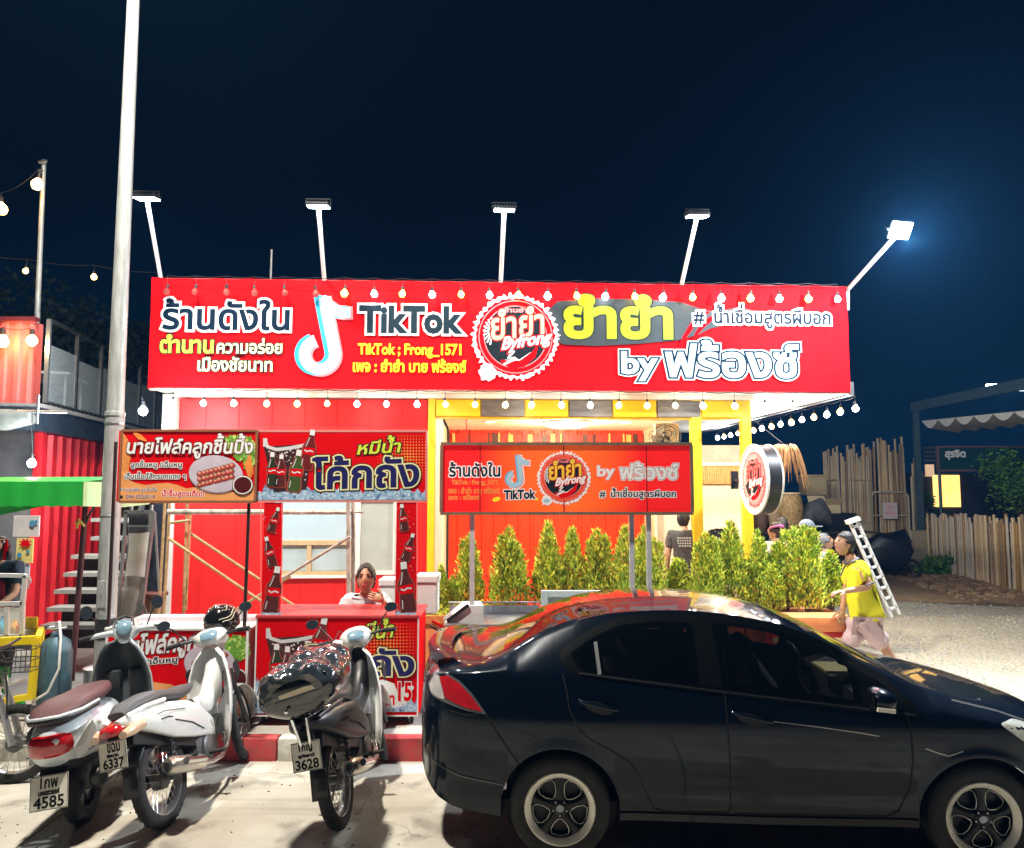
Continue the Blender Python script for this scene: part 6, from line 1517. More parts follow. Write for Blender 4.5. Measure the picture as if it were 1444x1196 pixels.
def person(label, loc, rz, J, top, topm, bottom, botm, shoes=None, hair='short', yaw=0.0, pitch=0.0, sleeve='short', hs=1.0, hands=None, hm=None, fat=1.0):
    t = thing('person', label, 'person', loc, rz)
    E_ = [('pel', 'bel'), ('bel', 'che'), ('che', 'nek'), ('nek', 'hed'), ('che', 'shl'), ('shl', 'ell'), ('ell', 'wrl'), ('che', 'shr'), ('shr', 'elr'), ('elr', 'wrr'), ('pel', 'hil'), ('hil', 'knl'), ('knl', 'anl'), ('anl', 'tol'), ('pel', 'hir'), ('hir', 'knr'), ('knr', 'anr'), ('anr', 'tor')]
    rad = dict(pel=(.095, .085), bel=(.12, .095), che=(.14, .10), nek=.056, hed=.052, shl=.050, shr=.050, ell=.040, elr=.040, wrl=.027, wrr=.027, hil=.085, hir=.085, knl=.056, knr=.056, anl=.036, anr=.036, tol=.032, tor=.032)
    N = {k: (*J[k], rad[k]) for k in rad}
    body = skinned('body', N, E_, SKIN, t, root='pel')
    head(body, t, J['hed2'], yaw, pitch, hs, hair, hm)
    for sd in 'lr':
        w_, e_ = Vector(J['wr' + sd]), Vector(J['el' + sd]); d = (w_ - e_).normalized(); cfg = (hands or {}).get(sd, {})
        b = hand_nodes(w_ - d * .005, cfg.get('d', d), cfg.get('up', (0, -1, .3)), 1.05, cfg.get('curl', .5), cfg.get('th', 1)); merge_into(body, b)
    def mid(a, c, q): return tuple(Vector(J[a]).lerp(Vector(J[c]), q))
    q = .72 if sleeve == 'short' else .5
    Nt = {'pel': (*Vector(J['pel']).lerp(Vector(J['bel']), -.42), (.165 * fat, .135 * fat)), 'bel': (*J['bel'], (.150 * fat, .122 * fat)), 'che': (*J['che'], (.158, .118)), 'nek': (*mid('che', 'nek', .74), .074), 'shl': (*J['shl'], .088), 'shr': (*J['shr'], .088), 'sl': (*mid('shl', 'ell', q), .066), 'sr': (*mid('shr', 'elr', q), .066)}
    skinned('shirt', Nt, [('pel', 'bel'), ('bel', 'che'), ('che', 'nek'), ('che', 'shl'), ('shl', 'sl'), ('che', 'shr'), ('shr', 'sr')], topm, t, root='bel', sub=3, wr=.016)
    Nb = {'pel': (*J['pel'], (.150, .118)), 'hil': (*J['hil'], .108), 'hir': (*J['hir'], .108), 'ml': (*mid('hil', 'knl', .6), .10), 'mr': (*mid('hir', 'knr', .6), .10)}
    Eb = [('pel', 'hil'), ('pel', 'hir'), ('hil', 'ml'), ('hir', 'mr')]
    if bottom == 'shorts': Nb['kl'] = (*mid('hil', 'knl', 1.08), .094); Nb['kr'] = (*mid('hir', 'knr', 1.08), .094); Eb += [('ml', 'kl'), ('mr', 'kr')]
    else: Nb['kl'] = (*J['knl'], .078); Nb['kr'] = (*J['knr'], .078); Nb['al'] = (*mid('knl', 'anl', .92), .058); Nb['ar'] = (*mid('knr', 'anr', .92), .058); Eb += [('ml', 'kl'), ('mr', 'kr'), ('kl', 'al'), ('kr', 'ar')]
    skinned('shorts' if bottom == 'shorts' else 'trousers', Nb, Eb, botm, t, root='pel', sub=3, wr=.014)
    for sd in 'lr':
        an, to = Vector(J['an' + sd]), Vector(J['to' + sd]); b = B(); d = (to - an); d.z = 0; d.normalize(); s_ = Vector((-d.y, d.x, 0)); z0 = min(an.z, to.z) - .05
        rows = [[an - d * .07 + d * .05 * k + s_ * (.045 * math.sin(PI * min(1, (k + .7) / 6)) ** .5) * q + Vector((0, 0, z0 - an.z)) + Vector((0, 0, .0)) for q in (-1, 1)] for k in range(6)]
        poly = [r[0] for r in rows] + [r[1] for r in rows[::-1]]
        A = b._v(poly); C = b._v([p + Vector((0, 0, .035 if (p - an).dot(d) > .06 else .055)) for p in poly]); b._f(A); b._f(C[::-1]); n = len(poly)
        for i in range(n): b._f([A[(i + 1) % n], A[i], C[i], C[(i + 1) % n]])
        obj('shoe', b, shoes or BLACK, t, smooth=50)
    return t
def standing(h_=1.68):
    k = h_ / 1.7; f = lambda x, y, z: (x * k, y * k, z * k)
    return dict(pel=f(0, 0, .93), bel=f(0, 0, 1.10), che=f(0, 0, 1.30), nek=f(0, 0, 1.46), hed=f(0, -.01, 1.54), hed2=f(0, -.015, 1.585), shl=f(.165, 0, 1.385), shr=f(-.165, 0, 1.385), ell=f(.22, .02, 1.10), elr=f(-.22, .02, 1.10), wrl=f(.23, -.04, .86), wrr=f(-.23, -.04, .86), hil=f(.09, 0, .88), hir=f(-.09, 0, .88), knl=f(.10, -.01, .48), knr=f(-.10, -.01, .48), anl=f(.10, .02, .08), anr=f(-.10, .02, .08), tol=f(.11, -.10, .045), tor=f(-.11, -.10, .045))
YT = mat('yellow_shirt', (.82, .80, .02), .75, var=.10, scale=5, bump=.006, bscale=14)
# walking man in yellow, seen from his left side, walking to the left
MY = 8.1; rt = Vector((at(1229, 950, MY).x, MY, 0)); PJ = lambda x, y, dy=0: tuple(at(x, y, MY + dy) - rt)
J = dict(pel=PJ(1219, 872, 0), bel=PJ(1216, 848), che=PJ(1208, 815, 0), nek=PJ(1201, 790), hed=PJ(1196, 777), hed2=PJ(1191, 767),
         shl=PJ(1214, 800, -.17), ell=PJ(1227, 828, -.22), wrl=PJ(1190, 834, -.24), shr=PJ(1200, 802, .17), elr=PJ(1192, 835, .22), wrr=PJ(1188, 862, .16),
         hil=PJ(1222, 880, -.08), knl=PJ(1247, 912, -.09), anl=(0, 0, 0), tol=(0, 0, 0), hir=PJ(1215, 880, .08), knr=PJ(1196, 910, .09), anr=(0, 0, 0), tor=(0, 0, 0))
kx, ky, kz = J['knl']; J['anl'] = (kx + .26, ky, .115); J['tol'] = (kx + .14, ky, .055); kx, ky, kz = J['knr']; J['anr'] = (kx - .10, ky, .08); J['tor'] = (kx - .24, ky, .045)
yellow = person('man in a yellow polo shirt and pale pink shorts walking behind the car bonnet', rt, 0, J, 'loose', YT, 'shorts', mat('pink_shorts', (.56, .42, .44), .8, var=.10, scale=6, bump=.004, bscale=20), shoes=mat('maroon_shoe', (.16, .02, .03), .6), hair='buzz', yaw=R(-82), pitch=R(22), hands={'l': dict(d=(-1, -.1, -.1), up=(0, 0, 1), curl=.9, th=-1), 'r': dict(up=(0, -1, 0))}, hs=1.05, fat=1.15)
b = B(); nk = Vector(J['nek']); b.ring(nk + Vector((-.01, 0, -.005)), (-.35, 0, 1), .073, .017, 20, 6); b.obox(nk + Vector((-.075, -.03, -.03)), nk + Vector((-.13, -.02, -.16)), .02, .012); obj('collar', b, mat('collar_grey', (.10, .09, .10), .7), yellow, smooth=50)
b = B(); s0, e0 = Vector(J['shl']), Vector(J['ell']); c0 = s0.lerp(e0, .86); b.ring(c0, (e0 - s0), .056, .010, 16, 5); obj('sleeve_trim', b, mat('collar_grey', (.10, .09, .10), .7), yellow, smooth=50)
# seated man in white behind the soda stall counter, holding a snack
WY = 7.62; rt = Vector((at(517, 900, WY).x, WY, PZ)); PJ = lambda x, y, dy=0: tuple(at(x, y, WY + dy) - rt)
DZ = 8
J = dict(pel=(0, .05, .62), bel=(0, .03, .80), che=PJ(516, 856, .02), nek=PJ(516, 838, 0), hed=PJ(516, 828, -.02), hed2=PJ(516, 816, -.04), shl=PJ(541, 846, .02), shr=PJ(490, 848, .02), ell=PJ(556, 878, -.08), elr=PJ(474, 880, -.04), wrl=PJ(540, 846, -.22), wrr=PJ(497, 862, -.28), hil=(.09, .02, .58), hir=(-.09, .02, .58), knl=(.12, -.36, .60), knr=(-.12, -.36, .60), anl=(.12, -.30, .20), anr=(-.12, -.30, .20), tol=(.12, -.40, .17), tor=(-.12, -.40, .17))
WT = mat('white_tshirt', (.72, .76, .80), .8, var=.08, scale=5, bump=.006, bscale=12)
person('young man in a white T-shirt sitting behind the soda stall counter eating', rt, 0, J, 'loose', WT, 'shorts', BLACK, hair='parted', yaw=R(4), pitch=R(10), hands={'l': dict(d=(-.75, -.2, .35), up=(.2, -1, .2), curl=1.0, th=1), 'r': dict(d=(.5, -.8, -.1), up=(0, 0, 1), curl=.7, th=-1)}, hs=1.18, fat=1.12)
sn = thing('snack_bag', 'small brown snack in the seated man\'s right hand', 'snack', Vector(rt) + Vector(J['wrr']) + Vector((.06, -.07, -.01)), .3); b = B(); b.loft([(-.05, 0, 0, .03, .02, 2), (0, 0, .012, .04, .035, 2.2), (.05, 0, 0, .025, .02, 2)]); obj('snack', b, mat('fried_brown', (.34, .12, .04), .6, var=.4, scale=40, bump=.004), sn, smooth=50)
stl = thing('stool', 'dark stool under the seated man in white', 'stool', rt + Vector((0, .05, 0)), 0); b = B(); b.cyl((0, 0, .48), (0, 0, .52), .17, .17, 20); obj('seat', b, BLACK, stl)
for k in range(4): a = k * PI / 2 + .78; b = B(); b.tube([(.13 * math.cos(a), .13 * math.sin(a), .48), (.19 * math.cos(a), .19 * math.sin(a), 0)], .014, 6); obj('leg', b, DARKSTEEL, stl)
# man in a dark print T-shirt, back to the camera
BT = mat('charcoal_tshirt', (.035, .032, .032), .8, col2=(.09, .08, .07), var=.3, scale=16)
a = at(964, 726, 10.45); J = standing(1.70); 
bkp = person('man in a charcoal T-shirt seen from behind, standing at the room entrance', (a.x, 10.45, max(.21, a.z - 1.70)), R(168), J, 'loose', BT, 'trousers', mat('dark_jeans', (.03, .04, .07), .8), hair='full', yaw=R(-30), pitch=R(18))
lettering(bkp, 'CREW', (-.09, 1.30, .09, 1.37), [(PWHITE, .004)], 0, name='shirt_print') if False else None
pr = B(); random.seed(6)
for k in range(4):
    x = -.09
    while x < .08: L_ = random.uniform(.012, .03); pr.quad((x, .127, 1.33 - k * .035), (x + L_, .127, 1.33 - k * .035), (x + L_, .124, 1.35 - k * .035), (x, .124, 1.35 - k * .035)); x += L_ + .01
obj('shirt_print', pr, mat('print_dim', (.45, .42, .38), .7), bkp)
# woman with the pink headband
a = at(1095, 742, 10.3); J = standing(1.6)
wm = person('woman in a cream blouse with a pink headband behind the shrubs', (a.x, 10.3, 0), R(205), J, 'loose', mat('cream_blouse', (.72, .64, .46), .8, var=.06), 'trousers', mat('brown_trousers', (.18, .12, .10), .8), hair='full', yaw=R(35), pitch=R(12), hm=mat('hair_brown', (.05, .025, .015), .5, var=.4, scale=30))
h2 = Vector(J['hed2']); b = B(); b.ring(h2 + Vector((0, .01, .05)), (0, -.35, 1), .092, .014, 24, 6); b.ball(h2 + Vector((.0, .10, .07)), .03, 10, 8, (1.4, .8, 1)); obj('headband', b, mat('pink_cloth', (.62, .16, .38), .7, var=.2, scale=12), wm, smooth=60)
wm.location.z = at(1095, 738, 10.3).z - 1.60
# man in grey cap and striped shirt
a = at(1137, 732, 10.6); J = standing(1.68); cp_ = person('man in a grey baseball cap and pale striped shirt behind the shrubs', (a.x, 10.6, a.z - 1.70), R(75), J, 'loose', mat('striped_shirt', (.62, .64, .68), .8, col2=(.20, .22, .30), var=.2, scale=5, stretch=(9, 9, .4)), 'trousers', mat('dark_jeans', (.03, .04, .07), .8), hair='short', pitch=R(16))
h2 = Vector(J['hed2']); b = B(); b.ball(h2 + Vector((0, .012, .035)), .1, 20, 12, (.90, 1.1, .98))
bmesh.ops.delete(b.bm, geom=[v for v in b.bm.verts if v.co.z < h2.z + .03], context='VERTS'); b.prism([(-.06, -.19), (.06, -.19), (.085, -.08), (-.085, -.08)], .010, (h2.x, h2.y, h2.z + .03), 'xy'); obj('cap', b, mat('cap_grey', (.20, .24, .28), .8, var=.1), cp_, smooth=60)
b = B(); s = Vector(J['che']); b.tube([s + Vector((-.15, .02, .10)), s + Vector((-.05, .125, .05)), s + Vector((.12, .13, -.05))], .035, 8); obj('shoulder_strap', b, mat('blue_strap', (.03, .07, .18), .7), cp_, smooth=50)
# two more heads among the diners
a = at(1162, 752, 10.9); J = standing(1.62); person('grey haired person in a white top just left of the yellow shirted man', (a.x, 10.9, a.z - 1.63), R(60), J, 'loose', mat('white_top', (.66, .66, .68), .8), 'trousers', BLACK, hair='full', pitch=R(25), hm=mat('hair_grey', (.16, .17, .18), .6, var=.3, scale=20))
a = at(1103, 729, 11.5); J = standing(1.66); person('dark haired person farthest back beneath the round sign', (a.x, 11.5, a.z - 1.68), R(200), J, 'loose', mat('navy_shirt', (.03, .04, .07), .8), 'trousers', BLACK, hair='full')
# vendor at the left edge
a = at(6, 786, 7.9); J = standing(1.66); J['ell'] = (.20, -.16, 1.10); J['wrl'] = (.10, -.34, 1.0)
vd = person('vendor in a dark navy shirt with a red apron behind the glass case', (a.x - .04, 7.9, at(6, 788, 7.9).z - 1.44), R(15), J, 'loose', mat('navy_tshirt', (.012, .028, .05), .8, var=.2), 'trousers', BLACK, hair='full', pitch=R(45))
b = B(); c = Vector(J['bel']); b.loft([(-.10, 0, 0, .10, .18, 2.4), (.0, -.0, 0, .13, .20, 2.4), (.10, 0, 0, .10, .18, 2.4)]); obj('apron', b, mat('red_apron', (.22, .01, .02), .8, var=.4, scale=18), vd, loc=(c.x, c.y - .06, c.z - .02), smooth=60)
# ================================================================== THE CAR
def lerp_tab(tab, x):
    if x <= tab[0][0]: return tab[0][1]
    for (a, p), (c, q) in zip(tab, tab[1:]):
        if x <= c:
            t = (x - a) / (c - a); return p + (q - p) * t
    return tab[-1][1]
def smooth_tab(tab, x, r=.05): return (lerp_tab(tab, x - r) + 2 * lerp_tab(tab, x) + lerp_tab(tab, x + r)) / 4
X0, X1 = -.955, 3.36
CEN = [(-.955, 1.03), (-.885, 1.06), (-.86, 1.085), (-.78, 1.125), (-.66, 1.135), (-.50, 1.14), (-.40, 1.17), (-.25, 1.265), (-.14, 1.325), (0, 1.378), (.12, 1.408), (.28, 1.435), (.437, 1.452), (.762, 1.464), (1.0, 1.458), (1.2, 1.437), (1.43, 1.385), (1.67, 1.285), (1.9, 1.165), (2.1, 1.055), (2.22, .995), (2.4, .955), (2.6, .925), (2.85, .875), (3.1, .80), (3.26, .70), (3.36, .58)]
RAIL = [(-.955, 1.0), (-.885, 1.04), (-.80, 1.085), (-.60, 1.105), (-.45, 1.125), (-.30, 1.185), (-.124, 1.278), (.107, 1.365), (.32, 1.410), (.5, 1.425), (.67, 1.432), (.86, 1.430), (1.07, 1.412), (1.28, 1.365), (1.5, 1.295), (1.7, 1.21), (1.97, 1.095), (2.2, .995), (2.374, .945), (2.6, .90), (2.84, .845), (3.1, .76), (3.26, .66), (3.36, .56)]
RY = [(-.955, .66), (-.6, .66), (-.42, .635), (-.1, .585), (.3, .56), (.8, .555), (1.2, .57), (1.6, .61), (2.0, .655), (2.3, .665), (2.8, .64), (3.36, .58)]
SHO = [(-.955, .96), (-.885, .99), (-.7, 1.05), (-.45, 1.075), (0, 1.075), (.4, 1.055), (.84, 1.018), (1.03, 1.0), (1.83, .912), (2.1, .885), (2.5, .84), (2.9, .77), (3.2, .68), (3.36, .54)]
BOT = [(-.955, .50), (-.88, .40), (-.76, .31), (-.64, .265), (-.34, .235), (.3, .232), (2.1, .235), (2.8, .24), (3.1, .25), (3.25, .28), (3.36, .38)]
WB = 2.44; AR = .355
def plan(x):
    u = (x - (X0 + X1) / 2) / ((X1 - X0) / 2); return max(0.0, 1 - abs(u) ** 12) ** .40
SW = [(.2, .775), (.27, .80), (.34, .812), (.40, .800), (.50, .822), (.62, .840), (.74, .8475), (.82, .846), (.88, .832), (.96, .822), (1.08, .790), (1.2, .76)]
def side_y(x, z):
    zs, zr = smooth_tab(SHO, x), smooth_tab(RAIL, x); ry = smooth_tab(RY, x, .1)
    zz = .2 + (z - .2)
    ws = smooth_tab(SW, min(zs, 1.2), .03)
    if z <= zs: w_ = smooth_tab(SW, z, .035)
    else:
        t = min(1.3, (z - zs) / max(.03, zr - zs)); t1 = min(1, t)
        w_ = ws + (ry - ws) * (.72 * t1 + .28 * t1 ** 2.2)
        if zr - zs < .12: w_ = ws + (ry - ws) * t1 ** 1.6
    # flared arches
    for ax in (0, WB):
        d = math.hypot(x - ax, z - .30); w_ += .012 * math.exp(-((d - AR) / .045) ** 2)
    return w_ * plan(x)
def bottom_z(x):
    z = lerp_tab(BOT, x)
    for ax in (0, WB):
        d = abs(x - ax)
        if d < AR: z = max(z, .30 + math.sqrt(max(0, AR * AR - d * d)))
    return z
def xshift(x, z):
    """rear and front faces lean: only the last stations move"""
    k = max(0, (-.60 - x) / .285); k = min(1, k) ** 1.5
    s = k * (.012 + .07 * max(0, (z - .78)) - .10 * max(0, .42 - z)) * 1.0 + k * .05 * max(0, z - 1.0)
    k2 = min(1, max(0, (x - 3.0) / .36)) ** 1.5
    return s - k2 * .22 * max(0, z - .55)
CPAINT = bpy.data.materials.new('car_paint_midnight'); CPAINT.use_nodes = True
n_, l_ = CPAINT.node_tree.nodes, CPAINT.node_tree.links; p_ = n_['Principled BSDF']
p_.inputs['Base Color'].default_value = (.002, .006, .014, 1); p_.inputs['Metallic'].default_value = .1; p_.inputs['Roughness'].default_value = .28; p_.inputs['Specular IOR Level'].default_value = .08; p_.inputs['Coat IOR'].default_value = 1.32; p_.inputs['Coat Weight'].default_value = 1; p_.inputs['Coat Roughness'].default_value = .045
tc_ = n_.new('ShaderNodeTexCoord'); sp2 = n_.new('ShaderNodeSeparateXYZ'); nz2 = n_.new('ShaderNodeTexNoise'); nz2.inputs['Scale'].default_value = 5; nz2.inputs['Detail'].default_value = 9
mr = n_.new('ShaderNodeMapRange'); mr.inputs[1].default_value = .52; mr.inputs[2].default_value = .2; m2 = n_.new('ShaderNodeMath'); m2.operation = 'MULTIPLY'; mx = n_.new('ShaderNodeMix'); mx.data_type = 'RGBA'
l_.new(tc_.outputs['Object'], sp2.inputs[0]); l_.new(sp2.outputs['Z'], mr.inputs[0]); l_.new(tc_.outputs['Object'], nz2.inputs['Vector']); l_.new(mr.outputs[0], m2.inputs[0]); l_.new(nz2.outputs['Fac'], m2.inputs[1])
l_.new(m2.outputs[0], mx.inputs['Factor']); mx.inputs['A'].default_value = (.002, .006, .014, 1); mx.inputs['B'].default_value = (.014, .014, .014, 1); l_.new(mx.outputs['Result'], p_.inputs['Base Color'])
r3 = n_.new('ShaderNodeMapRange'); r3.inputs[3].default_value = .04; r3.inputs[4].default_value = .25; l_.new(m2.outputs[0], r3.inputs[0]); l_.new(r3.outputs[0], p_.inputs['Coat Roughness'])
CGLASS = mat('car_glass_tinted', (.002, .003, .004), .03, coat=1.0, spec=.4); CGLASS.node_tree.nodes['Principled BSDF'].inputs['Alpha'].default_value = .72
CSEAM = mat('car_seam', (.001, .001, .001), .8)
CTRIM = mat('car_trim_black', (.003, .004, .005), .35, spec=.12)
yaw_c = R(-3.55)
car = thing('parked_car', 'dark midnight blue four door saloon parked across the front, facing right', 'car', (.337, 5.568, 0), yaw_c)
xs = set()
x = X0
for k in range(15): xs.add(round(X0 + .30 * (k / 14) ** 1.6, 4)); xs.add(round(X1 - .34 * (k / 14) ** 1.6, 4))
x = X0 + .30
while x < X1 - .34: xs.add(round(x, 4)); x += .05
for ax in (0, WB):
    for k in range(25): xs.add(round(ax + AR * math.cos(PI * k / 24), 4))
    xs.add(round(ax - AR - .003, 4)); xs.add(round(ax + AR + .003, 4))
xs = sorted(xs)
xs = [x for i, x in enumerate(xs) if i == 0 or x - xs[i - 1] > .0025]
NA, NG, NT = 16, 8, 8
def top_pt(x, t):
    """t 0 at the rail, 1 on the centre line"""
    zr, zc, ry = smooth_tab(RAIL, x), smooth_tab(CEN, x, .03), side_y(x, smooth_tab(RAIL, x))
    a = t * PI / 2; q = math.sin(a)
    return ry * (1 - t) , zr + (max(zc, zr + .002) - zr) * (q ** .9)
rows = []
for x in xs:
    zb, zs, zr = bottom_z(x), smooth_tab(SHO, x), smooth_tab(RAIL, x); zs = max(zs, zb + .02); zr = max(zr, zs + .004); r = []
    for k in range(NA + 1): z = zb + (zs - zb) * k / NA; r.append((x + xshift(x, z), -side_y(x, z), z))
    for k in range(1, NG + 1): z = zs + (zr - zs) * k / NG; r.append((x + xshift(x, z), -side_y(x, z), z))
    for k in range(1, NT + 1): y, z = top_pt(x, k / NT); r.append((x + xshift(x, z), -y, z))
    full = r + [(a, -c, d) for a, c, d in r[:-1][::-1]]
    rows.append(full)
def inpoly(x, z, P):
    c = False
    for i in range(len(P)):
        (x1, z1), (x2, z2) = P[i - 1], P[i]
        if (z1 > z) != (z2 > z) and x < (x2 - x1) * (z - z1) / (z2 - z1) + x1: c = not c
    return c
G_R = [(.135, 1.098), (.84, 1.030), (.835, 1.366), (.60, 1.372), (.37, 1.345), (.20, 1.275), (.06, 1.185)]; G_F = [(.975, 1.016), (1.80, .935), (1.76, 1.135), (1.62, 1.225), (1.375, 1.318), (1.105, 1.362), (.955, 1.366)]
b = B(); b.grid(rows); kill = []
for f in b.bm.faces:
    c = f.calc_center_median(); vs_ = [v.co for v in f.verts]
    if all(inpoly(v.x, v.z, G_R) or inpoly(v.x, v.z, G_F) for v in vs_) and abs(c.y) > .4: kill.append(f)
    elif (1.38 < c.x < 2.10 or -.32 < c.x < .16) and c.z > smooth_tab(RAIL, c.x) + .012: kill.append(f)
bmesh.ops.delete(b.bm, geom=kill, context='FACES')
body = obj('body', b, CPAINT, car, smooth=38, weld=True)
# inner arch liners, floor
b = B()
for ax in (0, WB):
    for sy in (-1, 1):
        rr = [[], []]
        for k in range(21): a = PI * k / 20 * 1.12 - .19; rr[0].append((ax + AR * math.cos(a), sy * .825, .30 + AR * math.sin(a))); rr[1].append((ax + AR * math.cos(a), sy * .55, .30 + AR * math.sin(a)))
        b.grid(rr)
        b.lathe([(AR + .02, 0), (0, 0)], (ax, sy * .55, .30), (0, 1, 0), 24)
b.box((-.40, -.70, .245), (2.9, .70, .30)); obj('underbody', b, CTRIM, car)
# panels laid on the side surface
def side_panel(name, poly, m, off=.004, sides=(-1, 1), parent=car, smooth=40, step=.03, crown=0):
    """poly in (x, z); filled as a fine fan grid draped on the body side"""
    for sd in sides:
        bm = bmesh.new(); vs = [bm.verts.new((p[0], 0, p[1])) for p in poly]; bm.faces.new(vs)
        lo, hi = min(p[0] for p in poly), max(p[0] for p in poly)
        x = lo + step
        while x < hi: bmesh.ops.bisect_plane(bm, geom=bm.verts[:] + bm.edges[:] + bm.faces[:], plane_co=(x, 0, 0), plane_no=(1, 0, 0)); x += step
        lo, hi = min(p[1] for p in poly), max(p[1] for p in poly); z = lo + step
        while z < hi: bmesh.ops.bisect_plane(bm, geom=bm.verts[:] + bm.edges[:] + bm.faces[:], plane_co=(0, 0, z), plane_no=(0, 0, 1)); z += step
        bmesh.ops.triangulate(bm, faces=bm.faces[:])
        for v in bm.verts: x, z = v.co.x, v.co.z; v.co = (x + xshift(x, z), sd * (side_y(x, z) + off), z)
        q = B(); q.bm.free(); q.bm = bm; obj(name, q, m, parent, smooth=smooth)
def rnd(poly, r=.02, n=3):
    out = []; N = len(poly)
    for i in range(N):
        p, a, c = Vector((*poly[i], 0)), Vector((*poly[i - 1], 0)), Vector((*poly[(i + 1) % N], 0))
        d1, d2 = (a - p), (c - p); q = min(r, d1.length * .45, d2.length * .45); A, C = p + d1.normalized() * q, p + d2.normalized() * q
        for k in range(n + 1): t = k / n; v = A * (1 - t) ** 2 + p * 2 * t * (1 - t) + C * t * t; out.append((v.x, v.y))
    return out
def strip(bb, pts, wd, off, sd=-1, n=6):
    P = []
    for a, c in zip(pts, pts[1:]):
        for k in range(n): t = k / n; P.append((a[0] + (c[0] - a[0]) * t, a[1] + (c[1] - a[1]) * t))
    P.append(pts[-1]); L, Q = [], []
    for i, p in enumerate(P):
        a, c = P[max(i - 1, 0)], P[min(i + 1, len(P) - 1)]; dx, dz = c[0] - a[0], c[1] - a[1]; d = math.hypot(dx, dz) or 1
        for lst, s in ((L, 1), (Q, -1)):
            x, z = p[0] - dz / d * wd / 2 * s, p[1] + dx / d * wd / 2 * s; lst.append((x + xshift(x, z), sd * (side_y(x, z) + off), z))
    bb.grid([L, Q])
rear_g = rnd([(.135, 1.098), (.84, 1.030), (.835, 1.366), (.60, 1.372), (.37, 1.345), (.20, 1.275), (.06, 1.185)], .03)
front_g = rnd([(.975, 1.016), (1.80, .935), (1.76, 1.135), (1.62, 1.225), (1.375, 1.318), (1.105, 1.362), (.955, 1.366)], .025)
quart = rnd([(1.835, .930), (2.02, .908), (1.93, 1.02), (1.79, 1.125)], .015)
dlo = rnd([(.10, 1.088), (.9, 1.008), (1.85, .912), (2.10, .888), (1.96, 1.045), (1.76, 1.165), (1.62, 1.245), (1.375, 1.338), (1.105, 1.384), (.85, 1.392), (.60, 1.392), (.36, 1.365), (.19, 1.293), (.02, 1.19), (.03, 1.15)], .03)
for sd in (-1, 1):
    for P_, w_ in ((dlo, .045), (rear_g, .035), (front_g, .035)):
        bb = B(); strip(bb, P_ + P_[:2], w_, .0025, sd, 3); obj('window_surround', bb, CTRIM, car)
side_panel('pillar_trim', [(.83, 1.03), (.985, 1.016), (.97, 1.366), (.825, 1.366)], CTRIM, .0035)
side_panel('side_window', rear_g, CGLASS, .006); side_panel('side_window', front_g, CGLASS, .006); side_panel('side_window', quart, CTRIM, .006)
# pillar blade at the rear quarter, chrome-lit edge of the glass
for sd in (-1, 1):
    bb = B(); strip(bb, [(.245, 1.08), (.225, 1.255)], .022, .010, sd, 3); obj('pillar_blade', bb, mat('pillar_grey', (.16, .17, .18), .3), car)
    bb = B(); strip(bb, [(.12, 1.086), (.9, 1.004), (1.83, .912), (2.08, .886)], .010, .008, sd); obj('belt_moulding', bb, mat('belt_black', (.02, .022, .025), .25), car)
# windscreen and rear glass on the top surface
def top_panel(name, x0, x1, t0, m, n=14, off=.004):
    rr = []
    for i in range(n + 1):
        x = x0 + (x1 - x0) * i / n; row = []
        for k in range(-12, 13):
            t = t0 + (1 - t0) * (1 - abs(k) / 12); y, z = top_pt(x, t); sg = -1 if k < 0 else 1; row.append((x, sg * y, z + off))
        rr.append(row)
    b = B(); b.grid(rr); return obj(name, b, m, car, smooth=60)
top_panel('windscreen', 1.36, 2.14, .06, CGLASS); top_panel('rear_window', -.36, .20, .06, CGLASS)
# seams
OFF = .0035; SEAMS = ([(.985, 1.0), (.99, .86), (1.003, .6), (1.008, .33), (.99, .295), (.62, .292), (.56, .31)], [(.02, 1.08), (.045, .98), (.06, .88), (.11, .78), (.174, .716), (.30, .655), (.42, .58), (.47, .50), (.53, .36), (.56, .31)], [(1.008, .33), (1.03, .292), (1.90, .296), (1.97, .33), (2.035, .45), (2.05, .62), (2.045, .80), (2.03, .885)], [(-.45, .85), (-.32, .66), (-.245, .56)], [(-.45, .85), (-.56, .832), (-.70, .85)], [(2.35, .94), (2.6, .885), (2.78, .83)])
for sd in (-1, 1):
    bb = B()
    for pts in SEAMS: strip(bb, pts, .0075, OFF, sd)
    obj('panel_seam', bb, CSEAM, car)
bb = B()
for sd in (-1, 1):
    for i in range(40):
        pass
    strip(bb, [(-.875, .55), (-.80, .515), (-.6, .46), (-.34, .425)], .010, .006, sd)
obj('bumper_crease', bb, mat('crease_gloss', (.05, .06, .07), .15), car)
for sd in (-1, 1):
    bb = B(); strip(bb, [(.36, .262), (1.2, .255), (2.08, .262)], .045, .012, sd, 14); obj('sill_skirt', bb, CPAINT, car)
# lamps
TAILR = mat('tail_lamp_red', (.50, .012, .02), .12, coat=1, var=.25, scale=10); TAILW = mat('tail_lamp_clear', (.52, .50, .50), .12, coat=1, var=.2, scale=16); TAILD = mat('lamp_edge', (.10, .10, .11), .3)
side_panel('tail_lamp_edge', rnd([(-.870, .955), (-.81, 1.045), (-.71, 1.060), (-.61, 1.022), (-.53, .955), (-.44, .842), (-.56, .856), (-.70, .885), (-.82, .905)], .015), TAILD, .004)
side_panel('tail_lamp', rnd([(-.765, 1.03), (-.70, 1.045), (-.62, 1.012), (-.54, .945), (-.465, .858), (-.56, .872), (-.66, .90), (-.715, .915), (-.73, .96)], .015), TAILR, .007)
side_panel('tail_lamp_lens', rnd([(-.856, .96), (-.81, 1.028), (-.77, 1.034), (-.735, .96), (-.715, .905), (-.77, .905), (-.825, .92)], .012), TAILW, .0065)
